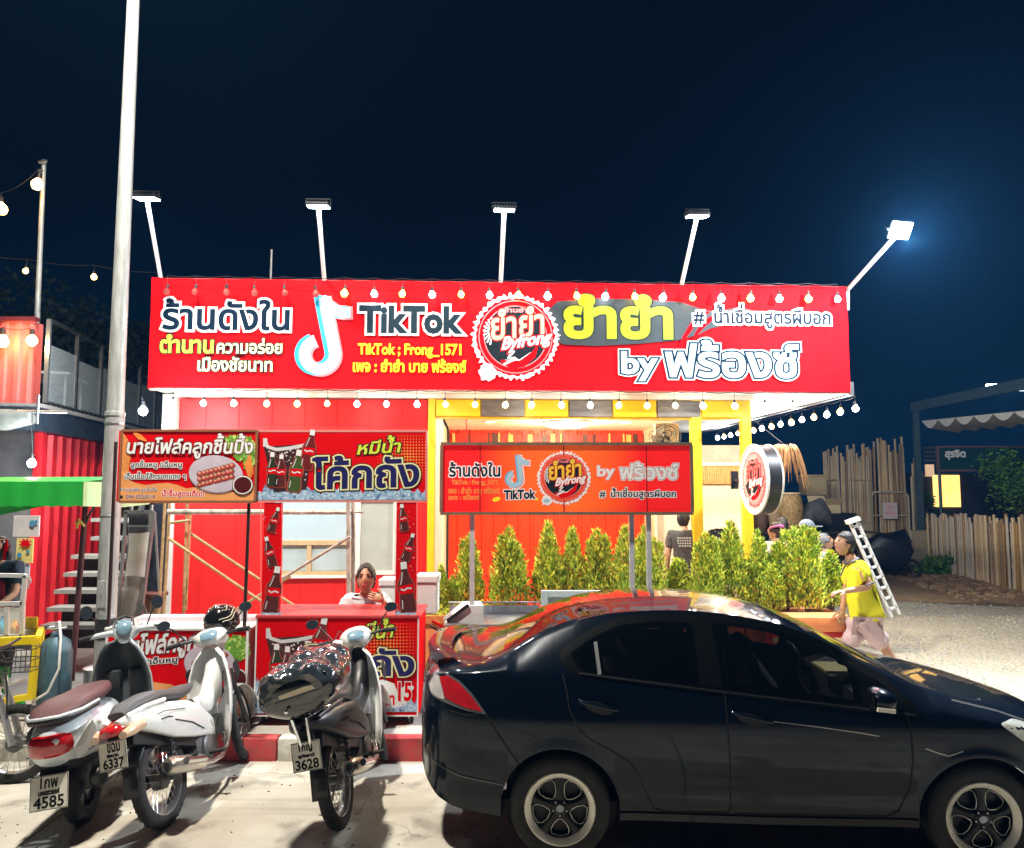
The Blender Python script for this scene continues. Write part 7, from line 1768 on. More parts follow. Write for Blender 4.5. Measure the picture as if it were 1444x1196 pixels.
side_panel('headlight', rnd([(2.545, .845), (2.66, .858), (2.86, .80), (3.05, .70), (3.10, .62), (2.9, .65), (2.70, .73)], .03), mat('headlight_lens', (.55, .58, .55), .10, coat=1, var=.3, scale=9), .006)
# handles: a cup and a pull bar
for sd in (-1, 1):
    for hx, hz in ((.235, .905), (1.135, .855)):
        h_ = thing('door_handle', None, None); h_.parent = car
        bb = B(); pts = [(hx + .085 * math.cos(a) , hz - .012 + .034 * math.sin(a) - .03 * math.cos(a) * .6) for a in [k * PI / 10 for k in range(20)]]
        q = B(); q._f(q._v([(x, sd * (side_y(x, z) + .003), z) for x, z in pts])); obj('handle_cup', q, CSEAM, h_)
        bb.tube([(hx - .115, sd * (side_y(hx, hz) + .004), hz + .030), (hx - .10, sd * (side_y(hx, hz) + .028), hz + .026), (hx, sd * (side_y(hx, hz) + .034), hz + .008), (hx + .09, sd * (side_y(hx, hz) + .028), hz - .016), (hx + .115, sd * (side_y(hx, hz) + .004), hz - .024)], .0125, 8); obj('handle_bar', bb, CPAINT, h_, smooth=60)
# pale strips painted as the light caught along the body creases
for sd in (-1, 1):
    bb = B(); strip(bb, [(1.26, .835), (1.5, .812), (1.75, .782), (1.86, .765)], .006, .005, sd, 10); strip(bb, [(2.12, .70), (2.2, .672), (2.25, .66), (2.33, .69)], .006, .004, sd, 6); obj('crease_glint', bb, mat('glint_grey', (.30, .30, .30), .2, .6), car)
# mirrors
for sd in (-1, 1):
    mm = thing('door_mirror', None, None); mm.parent = car; yy = sd * (side_y(1.88, .97) + .09)
    b = B(); b.loft([(1.81, yy, .985, .09, .045, 2.6), (1.84, yy, .985, .105, .062, 2.8), (1.90, yy, .98, .10, .058, 2.6), (1.95, yy, .97, .05, .028, 2.2)], 20); obj('housing', b, CPAINT, mm, smooth=50)
    b = B(); b.quad((1.797, yy - .09, .945), (1.797, yy + .09, .945), (1.797, yy + .09, 1.035), (1.797, yy - .09, 1.035)); obj('mirror_glass', b, CHROME, mm); b = B(); b.box((1.86, sd * (side_y(1.88, .95) - .01), .925), (1.92, yy, .95)); obj('stalk', b, CTRIM, mm)
    b = B(); b.obox((1.80, yy + sd * .117, .955), (1.90, yy + sd * .113, .945), .012, .022); obj('indicator', b, mat('indicator_pale', (.72, .66, .56), .2), mm)
# boot spoiler lip, badge plate area, wipers, antenna seam
b = B(); rr = []
for x, dz, dy in ((-.90, .055, .0), (-.905, .075, 0), (-.84, .068, 0), (-.74, .022, 0)): rr.append([(x + .12 * (abs(k) / 8) ** 3, k / 8 * .60, lerp_tab(CEN, max(-.86, x + .02)) + dz * (1 - .5 * (abs(k) / 8) ** 3) - .012 * abs(k) / 8) for k in range(-8, 9)])
b.grid(rr); b.grid([[(a, y, z - .02) for a, y, z in rr[0]], rr[0]]); obj('spoiler_lip', b, CPAINT, car, smooth=50)
b = B(); b.tube([(2.12, -.45, 1.04), (2.0, -.05, 1.115)], .008, 6); b.tube([(2.16, .1, 1.03), (2.02, .45, 1.10)], .008, 6); obj('wiper', b, CTRIM, car)
# cabin: seats, and a yellow slab added to imitate a reflection in the glass
SEAT = mat('car_seat', (.05, .05, .055), .7)
for sx_, sy_ in ((.55, -.36), (.55, .36), (1.42, -.36), (1.42, .36)):
    b = B(); b.box((sx_ - .05, sy_ - .24, .42), (sx_ + .45, sy_ + .24, .58), bev=.05); b.loft([(sx_ - .22, sy_, .98, .20, .10, 3), (sx_ - .16, sy_, .92, .23, .22, 3), (sx_ - .04, sy_, .74, .23, .24, 3)], 16); b.loft([(sx_ - .30, sy_, 1.17, .10, .06, 3), (sx_ - .24, sy_, 1.18, .13, .085, 3), (sx_ - .18, sy_, 1.17, .10, .06, 3)], 14); obj('seat', b, SEAT, car, smooth=50)
b = B(); b.ring((1.78, .36, .90), (.9, 0, .42), .18, .014, 28, 8); b.cyl((1.79, .36, .90), (1.92, .36, .84), .03); obj('steering_wheel', b, CTRIM, car, smooth=50)
b = B(); b.loft([(1.86, 0, .80, .70, .12, 4), (2.0, 0, .84, .70, .12, 4), (2.15, 0, .86, .68, .06, 4)], 20); obj('dashboard', b, SEAT, car, smooth=50)
b = B(); b.box((-.3, -.6, .98), (.05, .6, 1.0)); b.box((-.3, -.72, .3), (2.2, .72, .31)); obj('cabin_floor', b, CTRIM, car)
b = B(); b.box((1.75, -.30, .99), (2.02, -.02, 1.01), bev=.004); obj('reflection_slab', b, mat('reflection_yellow', (.60, .55, .22), .7), car)  # slab coloured as the yellow reflection in the door glass
# wheels
TY = mat('car_tyre', (.022, .021, .019), .85, var=.5, scale=9, bump=.003); RIMB = mat('rim_black', (.006, .006, .007), .35, spec=.3); LIP = mat('rim_lip', (.78, .75, .66), .3, .25)
def car_wheel(ax, sd, first=[None]):
    w_ = thing('wheel', None, None, (ax, sd * .745, .300)); w_.parent = car
    if sd > 0: w_.rotation_euler = (0, 0, PI)
    if first[0]:
        for c in first[0].children: inst(c, w_)
        return w_
    first[0] = w_
    b = B(); b.lathe([(.205, -.075), (.245, -.086), (.272, -.084), (.288, -.074), (.300, -.058), (.302, 0), (.300, .058), (.285, .08), (.205, .08)], (0, 0, 0), (0, 1, 0), 72)
    for k in range(0): pass
    obj('tyre', b, TY, w_, smooth=35)
    b = B()
    for k in range(90): a = 2 * PI * k / 90; c, s = math.cos(a), math.sin(a); b.obox((.3025 * c, -.062, .3025 * s), (.3025 * math.cos(a + .03), -.012, .3025 * math.sin(a + .03)), .012, .004, (c, 0, s)); b.obox((.303 * c, .012, .303 * s), (.303 * math.cos(a - .03), .062, .303 * math.sin(a - .03)), .012, .004, (c, 0, s))
    tr = obj('tread_block', b, TY, w_); tr['kind'] = 'stuff'
    b = B(); b.lathe([(.172, -.058), (.178, -.070), (.196, -.080), (.206, -.088), (.212, -.084), (.214, -.070)], (0, 0, 0), (0, 1, 0), 72); obj('rim_lip', b, LIP, w_, smooth=50)
    b = B(); b.lathe([(.212, -.070), (.190, -.058), (.184, -.04), (.182, .07), (.20, .08)], (0, 0, 0), (0, 1, 0), 60); b.lathe([(.16, .0), (.05, .0)], (0, 0, 0), (0, 1, 0), 40); obj('rim_barrel', b, RIMB, w_, smooth=50)
    b = B(); b.lathe([(.11, -.002), (.05, -.004)], (0, 0, 0), (0, 1, 0), 40); obj('brake_disc', b, RIMB, w_, smooth=40)
    # five wide spokes with rounded windows between
    b = B(); e_ = B(); n = 5
    for k in range(n):
        a = PI / 2 + 2 * PI * k / n; c, s = math.cos(a), math.sin(a); q = lambda r, t, y: (r * c - t * s, y, r * s + t * c)
        secs = [(.030, .034), (.062, .021), (.10, .017), (.14, .020), (.165, .034), (.178, .060)]
        top = [[q(r, -h_, -.056 - .012 * (r > .05) + .022 * (r / .19) ** 2), q(r, -h_ * .5, -.064 - .012 * (r > .05) + .02 * (r / .19) ** 2), q(r, h_ * .5, -.064 - .012 * (r > .05) + .02 * (r / .19) ** 2), q(r, h_, -.056 - .012 * (r > .05) + .022 * (r / .19) ** 2)] for r, h_ in secs]
        b.grid(top); b.grid([[t[0] for t in top], [(t[0][0], t[0][1] + .035, t[0][2]) for t in top]]); b.grid([[t[3] for t in top], [(t[3][0], t[3][1] + .035, t[3][2]) for t in top]])
        a1, a2 = a + .26, a + 2 * PI / n - .26; am = a + PI / n; W = []
        for r_, aa in ((.064, am), (.068, am - .16), (.10, a1 - .02), (.140, a1 - .04), (.163, a1 + .06), (.168, am), (.163, a2 - .06), (.140, a2 + .04), (.10, a2 + .02), (.068, am + .16)): W.append((r_ * math.cos(aa), -.062 + .022 * (r_ / .19) ** 2, r_ * math.sin(aa)))
        e_.tube(W, .0024, 6, closed=True)
    b.lathe([(.0, -.074), (.040, -.074), (.050, -.066), (.052, -.03)], (0, 0, 0), (0, 1, 0), 30); obj('spoke', b, RIMB, w_, smooth=50); obj('spoke_edge', e_, LIP, w_, smooth=60)
    b = B(); b.lathe([(.0, -.078), (.024, -.078), (.027, -.072)], (0, 0, 0), (0, 1, 0), 24)
    for k in range(5): a = PI / 2 + PI / 5 + 2 * PI * k / 5; b.cyl((.043 * math.cos(a), -.075, .043 * math.sin(a)), (.043 * math.cos(a), -.06, .043 * math.sin(a)), .006, seg=6)
    b.ring((0, -.079, 0), (0, 1, 0), .022, .0025, 20, 5); obj('hub_cap', b, mat('hub_grey', (.24, .25, .27), .3, .7), w_, smooth=50)
    return w_
for ax in (0, WB):
    for sd in (-1, 1): car_wheel(ax, sd)
# a few interior shapes behind the glass are hidden by the tint; light strips of scuffed paint
b = B(); b.box((-.352, -.80, .395), (-.322, -.775, .44)); obj('reflector_patch', b, PWHITE, car)

# ================================================================== MOTORBIKES
PW = mat('bike_white', (.80, .81, .80), .22, coat=.8, var=.06, scale=5); PS = mat('scooter_silver', (.58, .65, .70), .25, coat=.8, var=.08, scale=4); SEATP = mat('seat_pinkish', (.10, .045, .048), .5, spec=.35, bump=.0008, bscale=140); SEATB = mat('seat_black', (.02, .02, .022), .45, bump=.0008, bscale=160)
ENG = mat('engine_grey', (.16, .16, .16), .45, .6, var=.5, scale=18); EXH = mat('exhaust_chrome', (.58, .55, .50), .22, .9, var=.3, scale=8); SPK = mat('spoke_steel', (.60, .60, .60), .3, .8)
LENSR = mat('lens_red', (.45, .01, .015), .1, coat=1); LENSA = mat('lens_amber', (.62, .42, .28), .15, coat=1); LENSC = mat('lens_clear', (.62, .62, .60), .1, coat=1)
def spoked(parent, x, r=.285, tw=.042, spokes=28, rim=SPK, name='wheel', tyrem=RUBBER, steer=0.0, hub=.045, cast=False):
    w_ = thing(name, None, None, (x, 0, r)); w_.parent = parent; w_.rotation_euler = (0, 0, steer)
    b = B(); prof = [(r - tw * 1.6, -tw * .75), (r - tw * .9, -tw), (r - tw * .35, -tw * .8), (r - .004, -tw * .35), (r, 0), (r - .004, tw * .35), (r - tw * .35, tw * .8), (r - tw * .9, tw), (r - tw * 1.6, tw * .75)]
    b.lathe(prof, (0, 0, 0), (0, 1, 0), 48); obj('tyre', b, tyrem, w_, smooth=50)
    b = B()
    for k in range(44): a = 2 * PI * k / 44; c, s = math.cos(a), math.sin(a); c2, s2_ = math.cos(a + .06), math.sin(a + .06); b.obox((c * (r + .001), -.004, s * (r + .001)), (c2 * (r - .006), -tw * .66, s2_ * (r - .006)), .006, .004, (c, 0, s)); b.obox((c * (r + .001), .004, s * (r + .001)), (c2 * (r - .006), tw * .66, s2_ * (r - .006)), .006, .004, (c, 0, s))
    o = obj('tread_block', b, tyrem, w_); o['kind'] = 'stuff'
    b = B(); rr = r - tw * 1.55; b.lathe([(rr + .008, -tw * .78), (rr - .006, -tw * .74), (rr - .014, -tw * .3), (rr - .014, tw * .3), (rr - .006, tw * .74), (rr + .008, tw * .78)], (0, 0, 0), (0, 1, 0), 48); obj('rim', b, rim, w_, smooth=50)
    b = B()
    if cast:
        for k in range(6): a = 2 * PI * k / 6; b.obox((.03 * math.cos(a), 0, .03 * math.sin(a)), ((rr - .01) * math.cos(a), 0, (rr - .01) * math.sin(a)), .05, .03, (0, 1, 0))
        obj('spoke', b, rim, w_)
    else:
        for k in range(spokes):
            a = 2 * PI * k / spokes; a2 = a + (.42 if k % 2 else -.42); sd = 1 if (k // 2) % 2 else -1
            b.tube([(hub * math.cos(a2), sd * .035, hub * math.sin(a2)), ((rr - .01) * math.cos(a), 0, (rr - .01) * math.sin(a))], .0022, 4)
        obj('spoke', b, SPK, w_)
    b = B(); b.lathe([(0, -.055), (.025, -.055), (.03, -.045), (.062, -.04), (.064, .035), (.03, .045), (.0, .055)], (0, 0, 0), (0, 1, 0), 22); obj('hub', b, ENG, w_, smooth=50); return w_
def plate(parent, loc, rot, lines, size=(.20, .16)):
    p = thing('number_plate', None, None, loc); p.parent = parent; p.rotation_euler = rot; w_, h_ = size[0] / 2, size[1] / 2
    # the plate lies in its own xz plane facing -y
    b = B(); b.box((-w_, 0, -h_), (w_, .004, h_), bev=.0015); obj('plate', b, mat('plate_white', (.72, .70, .62), .45, var=.08, scale=20), p)
    b = B(); bb = [(-w_ + .004, h_ - .004), (w_ - .004, h_ - .004), (w_ - .004, -h_ + .004), (-w_ + .004, -h_ + .004)]
    for i in range(4): a, c = bb[i], bb[(i + 1) % 4]; b.tube([(a[0], -.001, a[1]), (c[0], -.001, c[1])], .0016, 4)
    obj('plate_edge', b, PBLACK, p)
    for tx, (x0, z0, x1, z1) in lines: lettering(p, tx, (x0 * w_, z0 * h_, x1 * w_, z1 * h_), [(PBLACK, .0022)], .0012, th=.0004)
    return p
def shock(parent, a, c, r=.022):
    b = B(); a, c = Vector(a), Vector(c); b.tube([a, c], r * .45, 8); d = (c - a); n = 9; o = d.orthogonal().normalized() * r; s_ = d.cross(o).normalized() * r; pts = []
    for k in range(n * 10 + 1): t = k / (n * 10); an = 2 * PI * n * t; pts.append(a + d * (.1 + .8 * t) + o * math.cos(an) + s_ * math.sin(an))
    b.tube(pts, .0045, 5); obj('shock_absorber', b, DARKSTEEL, parent, smooth=60)
def mirror(parent, base, tip, facing=(-1, 0, .1), rx=.055, rz=.036, m=None):
    mm = thing('mirror', None, None); mm.parent = parent; base, tip = Vector(base), Vector(tip)
    b = B(); b.tube([base, base.lerp(tip, .5) + Vector((.0, 0, .02)), tip], .006, 6); obj('stem', b, BLACK, mm)
    f = Vector(facing).normalized(); s_ = f.cross(Vector((0, 0, 1))).normalized(); u = s_.cross(f)
    b = B(); b.lathe([(0, .018), (.7, .014), (.98, .0), (1.0, -.006), (.95, -.010)], (0, 0, 0), (0, 0, 1), 22)
    M4 = Matrix((( s_.x * rx, u.x * rz, -f.x, tip.x), (s_.y * rx, u.y * rz, -f.y, tip.y), (s_.z * rx, u.z * rz, -f.z, tip.z), (0, 0, 0, 1)))
    b.bm.transform(M4); obj('shell', b, BLACK, mm, smooth=60)
    b = B(); b.lathe([(.93, -.0105), (0, -.0105)], (0, 0, 0), (0, 0, 1), 22); b.bm.transform(M4); obj('mirror_glass', b, m or mat('mirror_sky', (.35, .42, .48), .12, .9), mm)
def underbone(label, loc, head_, roll, steer, body_m, seat_m, lines, box=False, group=None, name='motorbike'):
    t = thing(name, label, 'motorbike', loc, R(90 - head_), group, rx=R(roll)); WBk = 1.20
    spoked(t, 0, .285, .046); spoked(t, WBk, .28, .038, steer=R(steer))
    # swing arm, chain case, shocks
    b = B(); b.obox((0, -.085, .285), (.42, -.07, .33), .022, .04); b.obox((0, .085, .285), (.42, .07, .33), .022, .04); obj('swing_arm', b, DARKSTEEL, t)
    b = B(); b.loft([(-.05, .10, .285, .012, .05, 2.4), (.2, .10, .30, .014, .055, 2.4), (.45, .10, .34, .014, .06, 2.4)]); obj('chain_case', b, BLACK, t, smooth=50)
    for sy in (-1, 1): shock(t, (.0, sy * .105, .30), (.06, sy * .105, .60))
    # rear fender and mudguard
    b = B(); rr = []
    for k in range(12): a = R(20 + 130 * k / 11); rr.append([(.325 * math.cos(a) + .0, y, .285 + .325 * math.sin(a) - abs(y) * .25) for y in (-.06, -.03, 0, .03, .06)])
    b.grid(rr); b.grid([[(-.285 - .012 * k, y, .45 - .055 * k) for y in (-.055, 0, .055)] for k in range(4)]); fe = obj('rear_mudguard', b, BLACK, t, smooth=60); md = fe.modifiers.new('s', 'SOLIDIFY'); md.thickness = .006
    b = B(); rr = []
    for k in range(14): a = R(-5 + 170 * k / 13); rr.append([(WBk + .305 * math.cos(a), y, .28 + .305 * math.sin(a) - abs(y) * .35) for y in (-.058, -.03, 0, .03, .058)])
    b.grid(rr); fe = obj('front_mudguard', b, body_m, t, smooth=60); md = fe.modifiers.new('s', 'SOLIDIFY'); md.thickness = .006
    # fork
    b = B()
    for sy in (-1, 1): b.tube([(WBk, sy * .065, .28), (WBk - .14, sy * .065, .72)], [.022, .020], 8)
    b.box((WBk - .20, -.08, .66), (WBk - .10, .08, .72)); obj('fork', b, DARKSTEEL, t, smooth=50)
    # side body: two swept shells with the seat on top
    for sy in (-1, 1):
        b = B(); b.loft([(-.40, sy * .045, .735, .030, .022, 2.2), (-.32, sy * .085, .725, .048, .045, 2.4), (-.15, sy * .115, .68, .042, .080, 2.6), (.05, sy * .125, .62, .036, .115, 2.6), (.28, sy * .120, .56, .032, .125, 2.6), (.48, sy * .105, .49, .026, .10, 2.4), (.62, sy * .085, .42, .022, .07, 2.2)], 18); obj('side_cover', b, BLACK if box else body_m, t, smooth=60)
        b = B(); b.tube([(-.36, sy * .10, .765), (-.2, sy * .135, .775), (.0, sy * .14, .76)], .014, 8); obj('grab_rail', b, body_m if not box else BLACK, t, smooth=60)
        b = B(); b.tube([(.05, sy * .165, .615), (.25, sy * .16, .54), (.42, sy * .14, .45)], .004, 5); b.tube([(-.10, sy * .158, .66), (-.02, sy * .166, .655), (.02, sy * .167, .64)], .004, 5); b.tube([(-.28, sy * .135, .70), (-.05, sy * .165, .70), (.2, sy * .155, .645)], .0022, 5); obj('decal_line', b, PBLACK, t)
        if box: continue
        b = B(); b.loft([(-.43, sy * .10, .675, .030, .022, 2.2), (-.36, sy * .125, .685, .030, .034, 2.4), (-.26, sy * .145, .690, .016, .026, 2.2)], 12); obj('indicator', b, LENSA, t, smooth=60)
    if not box: b = B(); b.loft([(-.45, 0, .70, .045, .02, 2.4), (-.40, 0, .705, .085, .038, 2.6), (-.33, 0, .71, .085, .040, 2.6)], 16); obj('tail_lamp', b, LENSR, t, smooth=60)
    else:
        b = B()
        for sy in (-1, 1): b.tube([(.10, sy * .10, .72), (-.30, sy * .11, .80), (-.44, sy * .05, .79), (-.40, sy * .03, .62)], .011, 8)
        b.box((-.40, -.10, .795), (-.02, .10, .81)); obj('rear_rack', b, CHROME, t, smooth=50)
    b = B(); b.loft([(-.33, 0, .775, .06, .018, 2.4), (-.22, 0, .79, .105, .038, 2.8), (.0, 0, .79, .125, .042, 2.8), (.12, 0, .765, .12, .044, 2.8), (.25, 0, .735, .115, .045, 2.8), (.42, 0, .73, .085, .04, 2.6), (.52, 0, .735, .05, .02, 2.4)], 20); obj('seat', b, seat_m, t, smooth=60)
    b = B(); b.obox((-.30, 0, .64), (.40, 0, .40), .16, .10); b.box((.1, -.07, .42), (.45, .07, .62)); obj('frame', b, BLACK, t)
    # engine, exhaust, pegs, stand
    b = B(); b.box((.36, -.09, .24), (.66, .08, .40), bev=.03); b.loft([(.58, 0, .36, .065, .06, 3), (.86, 0, .40, .055, .05, 3)], 14)
    for k in range(6): b.box((.66 + k * .028, -.072, .32), (.672 + k * .028, .072, .455))
    b.lathe([(0, -.115), (.07, -.113), (.085, -.10), (.09, -.07)], (.50, 0, .31), (0, 1, 0), 24); obj('engine', b, ENG, t, smooth=40)
    b = B(); b.tube([(.84, -.03, .36), (.80, -.07, .22), (.62, -.125, .20), (.42, -.145, .22), (.30, -.15, .26)], .016, 8); b.tube([(.38, -.150, .245), (.30, -.152, .262), (.26, -.155, .275), (-.10, -.165, .375), (-.14, -.166, .385)], [.02, .042, .052, .056, .042], 16); obj('exhaust', b, EXH, t, smooth=50)
    b = B(); b.tube([(.24, -.215, .295), (.0, -.225, .362)], [.020, .022], 8); obj('heat_shield', b, CHROME, t, smooth=50); b = B(); b.cyl((-.143, -.1662, .386), (-.150, -.1665, .388), .022, .022, 14); obj('exhaust_tip', b, BLACK, t)
    for sy in (-1, 1):
        b = B(); b.tube([(.48, sy * .10, .27), (.48, sy * .24, .27)], .014, 8); obj('foot_peg', b, RUBBER, t, smooth=50); b = B(); b.tube([(.12, sy * .10, .34), (.14, sy * .23, .36)], .011, 8); obj('foot_peg', b, RUBBER, t, smooth=50)
    b = B(); b.tube([(.40, .10, .26), (.30, .20, .02), (.34, .24, .01)], .010, 8); obj('side_stand', b, DARKSTEEL, t, smooth=50)
    # leg shield, two wings and centre tunnel
    for sy in (-1, 1):
        b = B(); rows = []
        for z, x0, x1, y1 in ((.92, .98, .93, .07), (.86, 1.00, .90, .15), (.76, 1.01, .86, .20), (.64, .99, .82, .225), (.50, .95, .78, .22), (.36, .88, .74, .20), (.26, .80, .70, .17)):
            rows.append([(x0, sy * .035, z), (x0 - .01, sy * (y1 * .42), z), ((x0 + x1) / 2 - .02, sy * (y1 * .7), z), (x1, sy * y1 * .8, z - .01), (x1 - .03, sy * (y1 * .8 + .004), z - .02)])
        b.grid(rows); o = obj('leg_shield', b, body_m, t, smooth=60); md = o.modifiers.new('s', 'SOLIDIFY'); md.thickness = .012
        b = B(); b.prism(rnd([(.86, .78), (.95, .80), (.96, .70), (.88, .64)], .02), .004, (0, sy * .215 if sy > 0 else -.219, 0), 'xz'); obj('vent_patch', b, BLACK, t)
    b = B(); b.loft([(.50, 0, .60, .05, .05, 2.6), (.70, 0, .56, .06, .07, 2.6), (.88, 0, .66, .075, .12, 2.6), (.96, 0, .80, .07, .12, 2.6)], 16); obj('centre_cover', b, body_m if not box else BLACK, t, smooth=60)
    # handlebar unit
    hb = thing('handlebar_unit', None, None, (WBk - .22, 0, .95)); hb.parent = t; hb.rotation_euler = (0, 0, R(steer))
    b = B(); b.loft([(-.08, 0, .02, .06, .03, 2.4), (-.02, 0, .04, .14, .06, 2.6), (.08, 0, .03, .13, .08, 2.6), (.17, 0, -.02, .075, .075, 2.4), (.20, 0, -.04, .04, .04, 2.2)], 20); obj('cowl', b, body_m, hb, smooth=60)
    b = B(); b.loft([(.18, 0, -.02, .07, .06, 2.4), (.215, 0, -.03, .05, .045, 2.4)], 16); obj('headlight', b, LENSC, hb, smooth=60)
    b = B(); b.loft([(-.10, 0, .045, .06, .012, 2.4), (-.05, 0, .075, .075, .02, 2.4), (.02, 0, .09, .05, .012, 2.4)], 14); obj('speedometer', b, mat('gauge_blue', (.20, .34, .44), .15, coat=1), hb, smooth=60)
    for sy in (-1, 1): b = B(); b.tube([(0, sy * .10, .04), (-.04, sy * .22, .05), (-.085, sy * .34, .045)], .011, 8); obj('bar', b, DARKSTEEL, hb, smooth=50)
    for sy in (-1, 1):
        b = B(); b.tube([(-.045, sy * .235, .05), (-.085, sy * .345, .045)], .017, 10); obj('grip', b, RUBBER, hb, smooth=50)
        b = B(); b.tube([(-.0, sy * .20, .045), (.03, sy * .27, .04), (.0, sy * .36, .03)], .006, 6); obj('lever', b, CHROME if not box else BLACK, hb)
        mirror(hb, (-.02, sy * .20, .06), (-.05, sy * .34, .21))
    for sy in (-1, 1):
        b = B(); b.tube([(-.0, sy * .19, .05), (.10, sy * .14, .10), (.16, sy * .05, .02), (.10, sy * .04, -.16)], .0045, 5); obj('cable', b, BLACK, hb, smooth=60)
    plate(t, (-.42, 0, .575), (R(-8), 0, R(-90)), lines); b = B(); b.obox((-.36, 0, .70), (-.39, 0, .56), .10, .02); obj('plate_bracket', b, BLACK, t)
    return t, hb
LN = lambda a, c, d: [(a, (-.45, .28, .45, .86)), (c, (-.55, -.12, .55, .16)), (d, (-.78, -.86, .78, -.22))]
p2_ = onz(237, 1164); bike2, hb2 = underbone('white underbone motorbike with spoked wheels, chrome exhaust and a black helmet on its handlebar', (p2_.x, p2_.y, 0), 4, -13, 16, PW, mat('seat_grey', (.07, .07, .075), .5, spec=.3), [('ขฉม', (-.35, .25, .55, .85)), ('ชัยนาท', (-.4, -.10, .4, .12)), ('6337', (-.70, -.85, .75, -.22))], group=None)
p3_ = onz(484, 1166); bike3, hb3 = underbone('white and black motorbike seen from behind, carrying a covered black rear box', (p3_.x, p3_.y, 0), 3, -11, 16, PW, SEATB, LN('1กญ', 'อุทัยธานี', '3628'), box=True)
def toworld(root, p):
    M_ = Matrix.Translation(root.location) @ root.rotation_euler.to_matrix().to_4x4() @ Matrix.Scale(1.05, 4); return M_ @ Vector(p)
for q in (bike2, bike3): q.scale = (1.05, .90, 1.05)
# helmet
hp = toworld(bike2, (WB := 1.16, -.02, 1.07)); hm_ = thing('helmet', 'black full face motorcycle helmet resting on the white motorbike handlebar', 'helmet', hp, R(150), rx=R(-18))
HB = mat('helmet_black', (.010, .010, .012), .12, coat=1)
b = B(); b.ball((0, 0, .02), .13, 28, 20, (1.0, 1.15, 1.02))
bmesh.ops.delete(b.bm, geom=[v for v in b.bm.verts if v.co.z < -.085 or (v.co.y < -.07 and -.05 < v.co.z < .055)], context='VERTS'); o = obj('shell', b, HB, hm_, smooth=60); md = o.modifiers.new('s', 'SOLIDIFY'); md.thickness = .010
b = B(); rr = []
for z in (-.045, -.02, .01, .04, .06): rr.append([(.134 * math.sin(a) * (1 - abs(z) * .8), -.150 * math.cos(a) * (1 - abs(z) * .9), z) for a in [R(-70 + 140 * k / 14) for k in range(15)]])
b.grid(rr); obj('visor', b, mat('visor_dark', (.02, .03, .04), .05, coat=1), hm_, smooth=60)
b = B()
E3 = lambda a, e_: (.134 * math.cos(R(e_)) * math.cos(R(a)), .154 * math.cos(R(e_)) * math.sin(R(a)), .02 + .137 * math.sin(R(e_)))
for q in (0, 180):
    sg = 1 if q == 0 else -1
    for a0, e0, a1, e1 in ((-50, 34, 40, 20), (-40, 22, 30, 10), (-62, -30, -10, -8), (-55, -38, 0, -20), (-30, 55, 20, 48)): b.tube([E3(q + sg * (a0 + (a1 - a0) * t / 8), e0 + (e1 - e0) * t / 8 + 4 * math.sin(t)) for t in range(9)], .0045, 5)
obj('stripe', b, mat('helmet_stripe', (.55, .50, .38), .3), hm_, smooth=50)
# rear box on the third bike with its plastic cover
bx = thing('rear_box', 'black rear box under a torn shiny black plastic bag on the middle motorbike', 'box', toworld(bike3, (-.24, -.02, .90)), bike3.rotation_euler.z, rx=R(-19))
bx.scale = (1.0, .94, .92)
b = B(); b.loft([(-.27, 0, .02, .17, .10, 3), (-.245, 0, .02, .245, .145, 3.4), (-.10, 0, .02, .26, .155, 3.4), (.12, 0, .02, .26, .155, 3.4), (.20, 0, .02, .21, .13, 3)], 28)
for v in b.bm.verts:
    if v.co.z < 0: v.co.y *= 1 - .55 * (-v.co.z / .13) ** 1.3; v.co.x = v.co.x * (1 - .25 * (-v.co.z / .13))
obj('body', b, mat('box_gloss_black', (.010, .011, .012), .12, coat=1), bx, smooth=50)
b = B(); b.obox((-.263, .19, .035), (-.268, -.21, .035), .004, .012, (0, 0, 1)); obj('seam', b, DARKSTEEL, bx)
b = B(); b.grid([[(-.266, .10 - .05 * k, .045 - .002 * k), (-.268, .10 - .05 * k, .07 + .002 * k)] for k in range(7)]); obj('reflector_strip', b, mat('strip_cream', (.66, .56, .40), .3), bx)
b = B(); b.lathe([(0, .0), (.012, .002), (.014, .008)], (-.275, .08, -.04), (1, 0, 0), 12); obj('lock', b, CHROME, bx)
random.seed(11)
b = B(); rr = []
for i in range(31):
    u = i / 30; row = []
    for j in range(33):
        a = PI * (-.08 + 1.16 * j / 32); x = -.285 + .56 * u; ee = (1 - abs(2 * u - 1) ** 4) ** .5
        y = math.cos(a) * (.275 + .0 * u) * (.72 + .28 * ee); z = .045 + max(-.10, math.sin(a)) * .17 * (.65 + .35 * ee) + .05 * u
        nn = noise.noise(Vector((x * 9, y * 9, z * 9))) * .045 + abs(noise.noise(Vector((x * 24, y * 24, z * 24 + 4)))) * .024
        row.append((x - (nn if u < .1 else 0), y * (1 + nn), z + nn))
    rr.append(row)
b.grid(rr[::-1]); b.grid([rr[0], [(-.25, p[1] * .35, .10 + (p[2] - .10) * .3) for p in rr[0]]])
obj('plastic_cover', b, mat('plastic_sheet_black', (.020, .026, .032), .14, coat=.5, bump=.006, bscale=12), bx, smooth=70)
b = B(); rr = []
for i in range(14):
    row = []
    for j in range(14):
        x, y = .05 + .30 * i / 13, -.20 + .34 * j / 13; nn = noise.noise(Vector((x * 16, y * 16, 3))) * .04; row.append((x, y, .215 + nn - .5 * (abs(y + .03) ** 2)))
    rr.append(row)
b.grid(rr); obj('pale_cover', b, mat('plastic_sheet_pale', (.55, .56, .56), .3, coat=.4, bump=.004, bscale=20), bx, smooth=70)

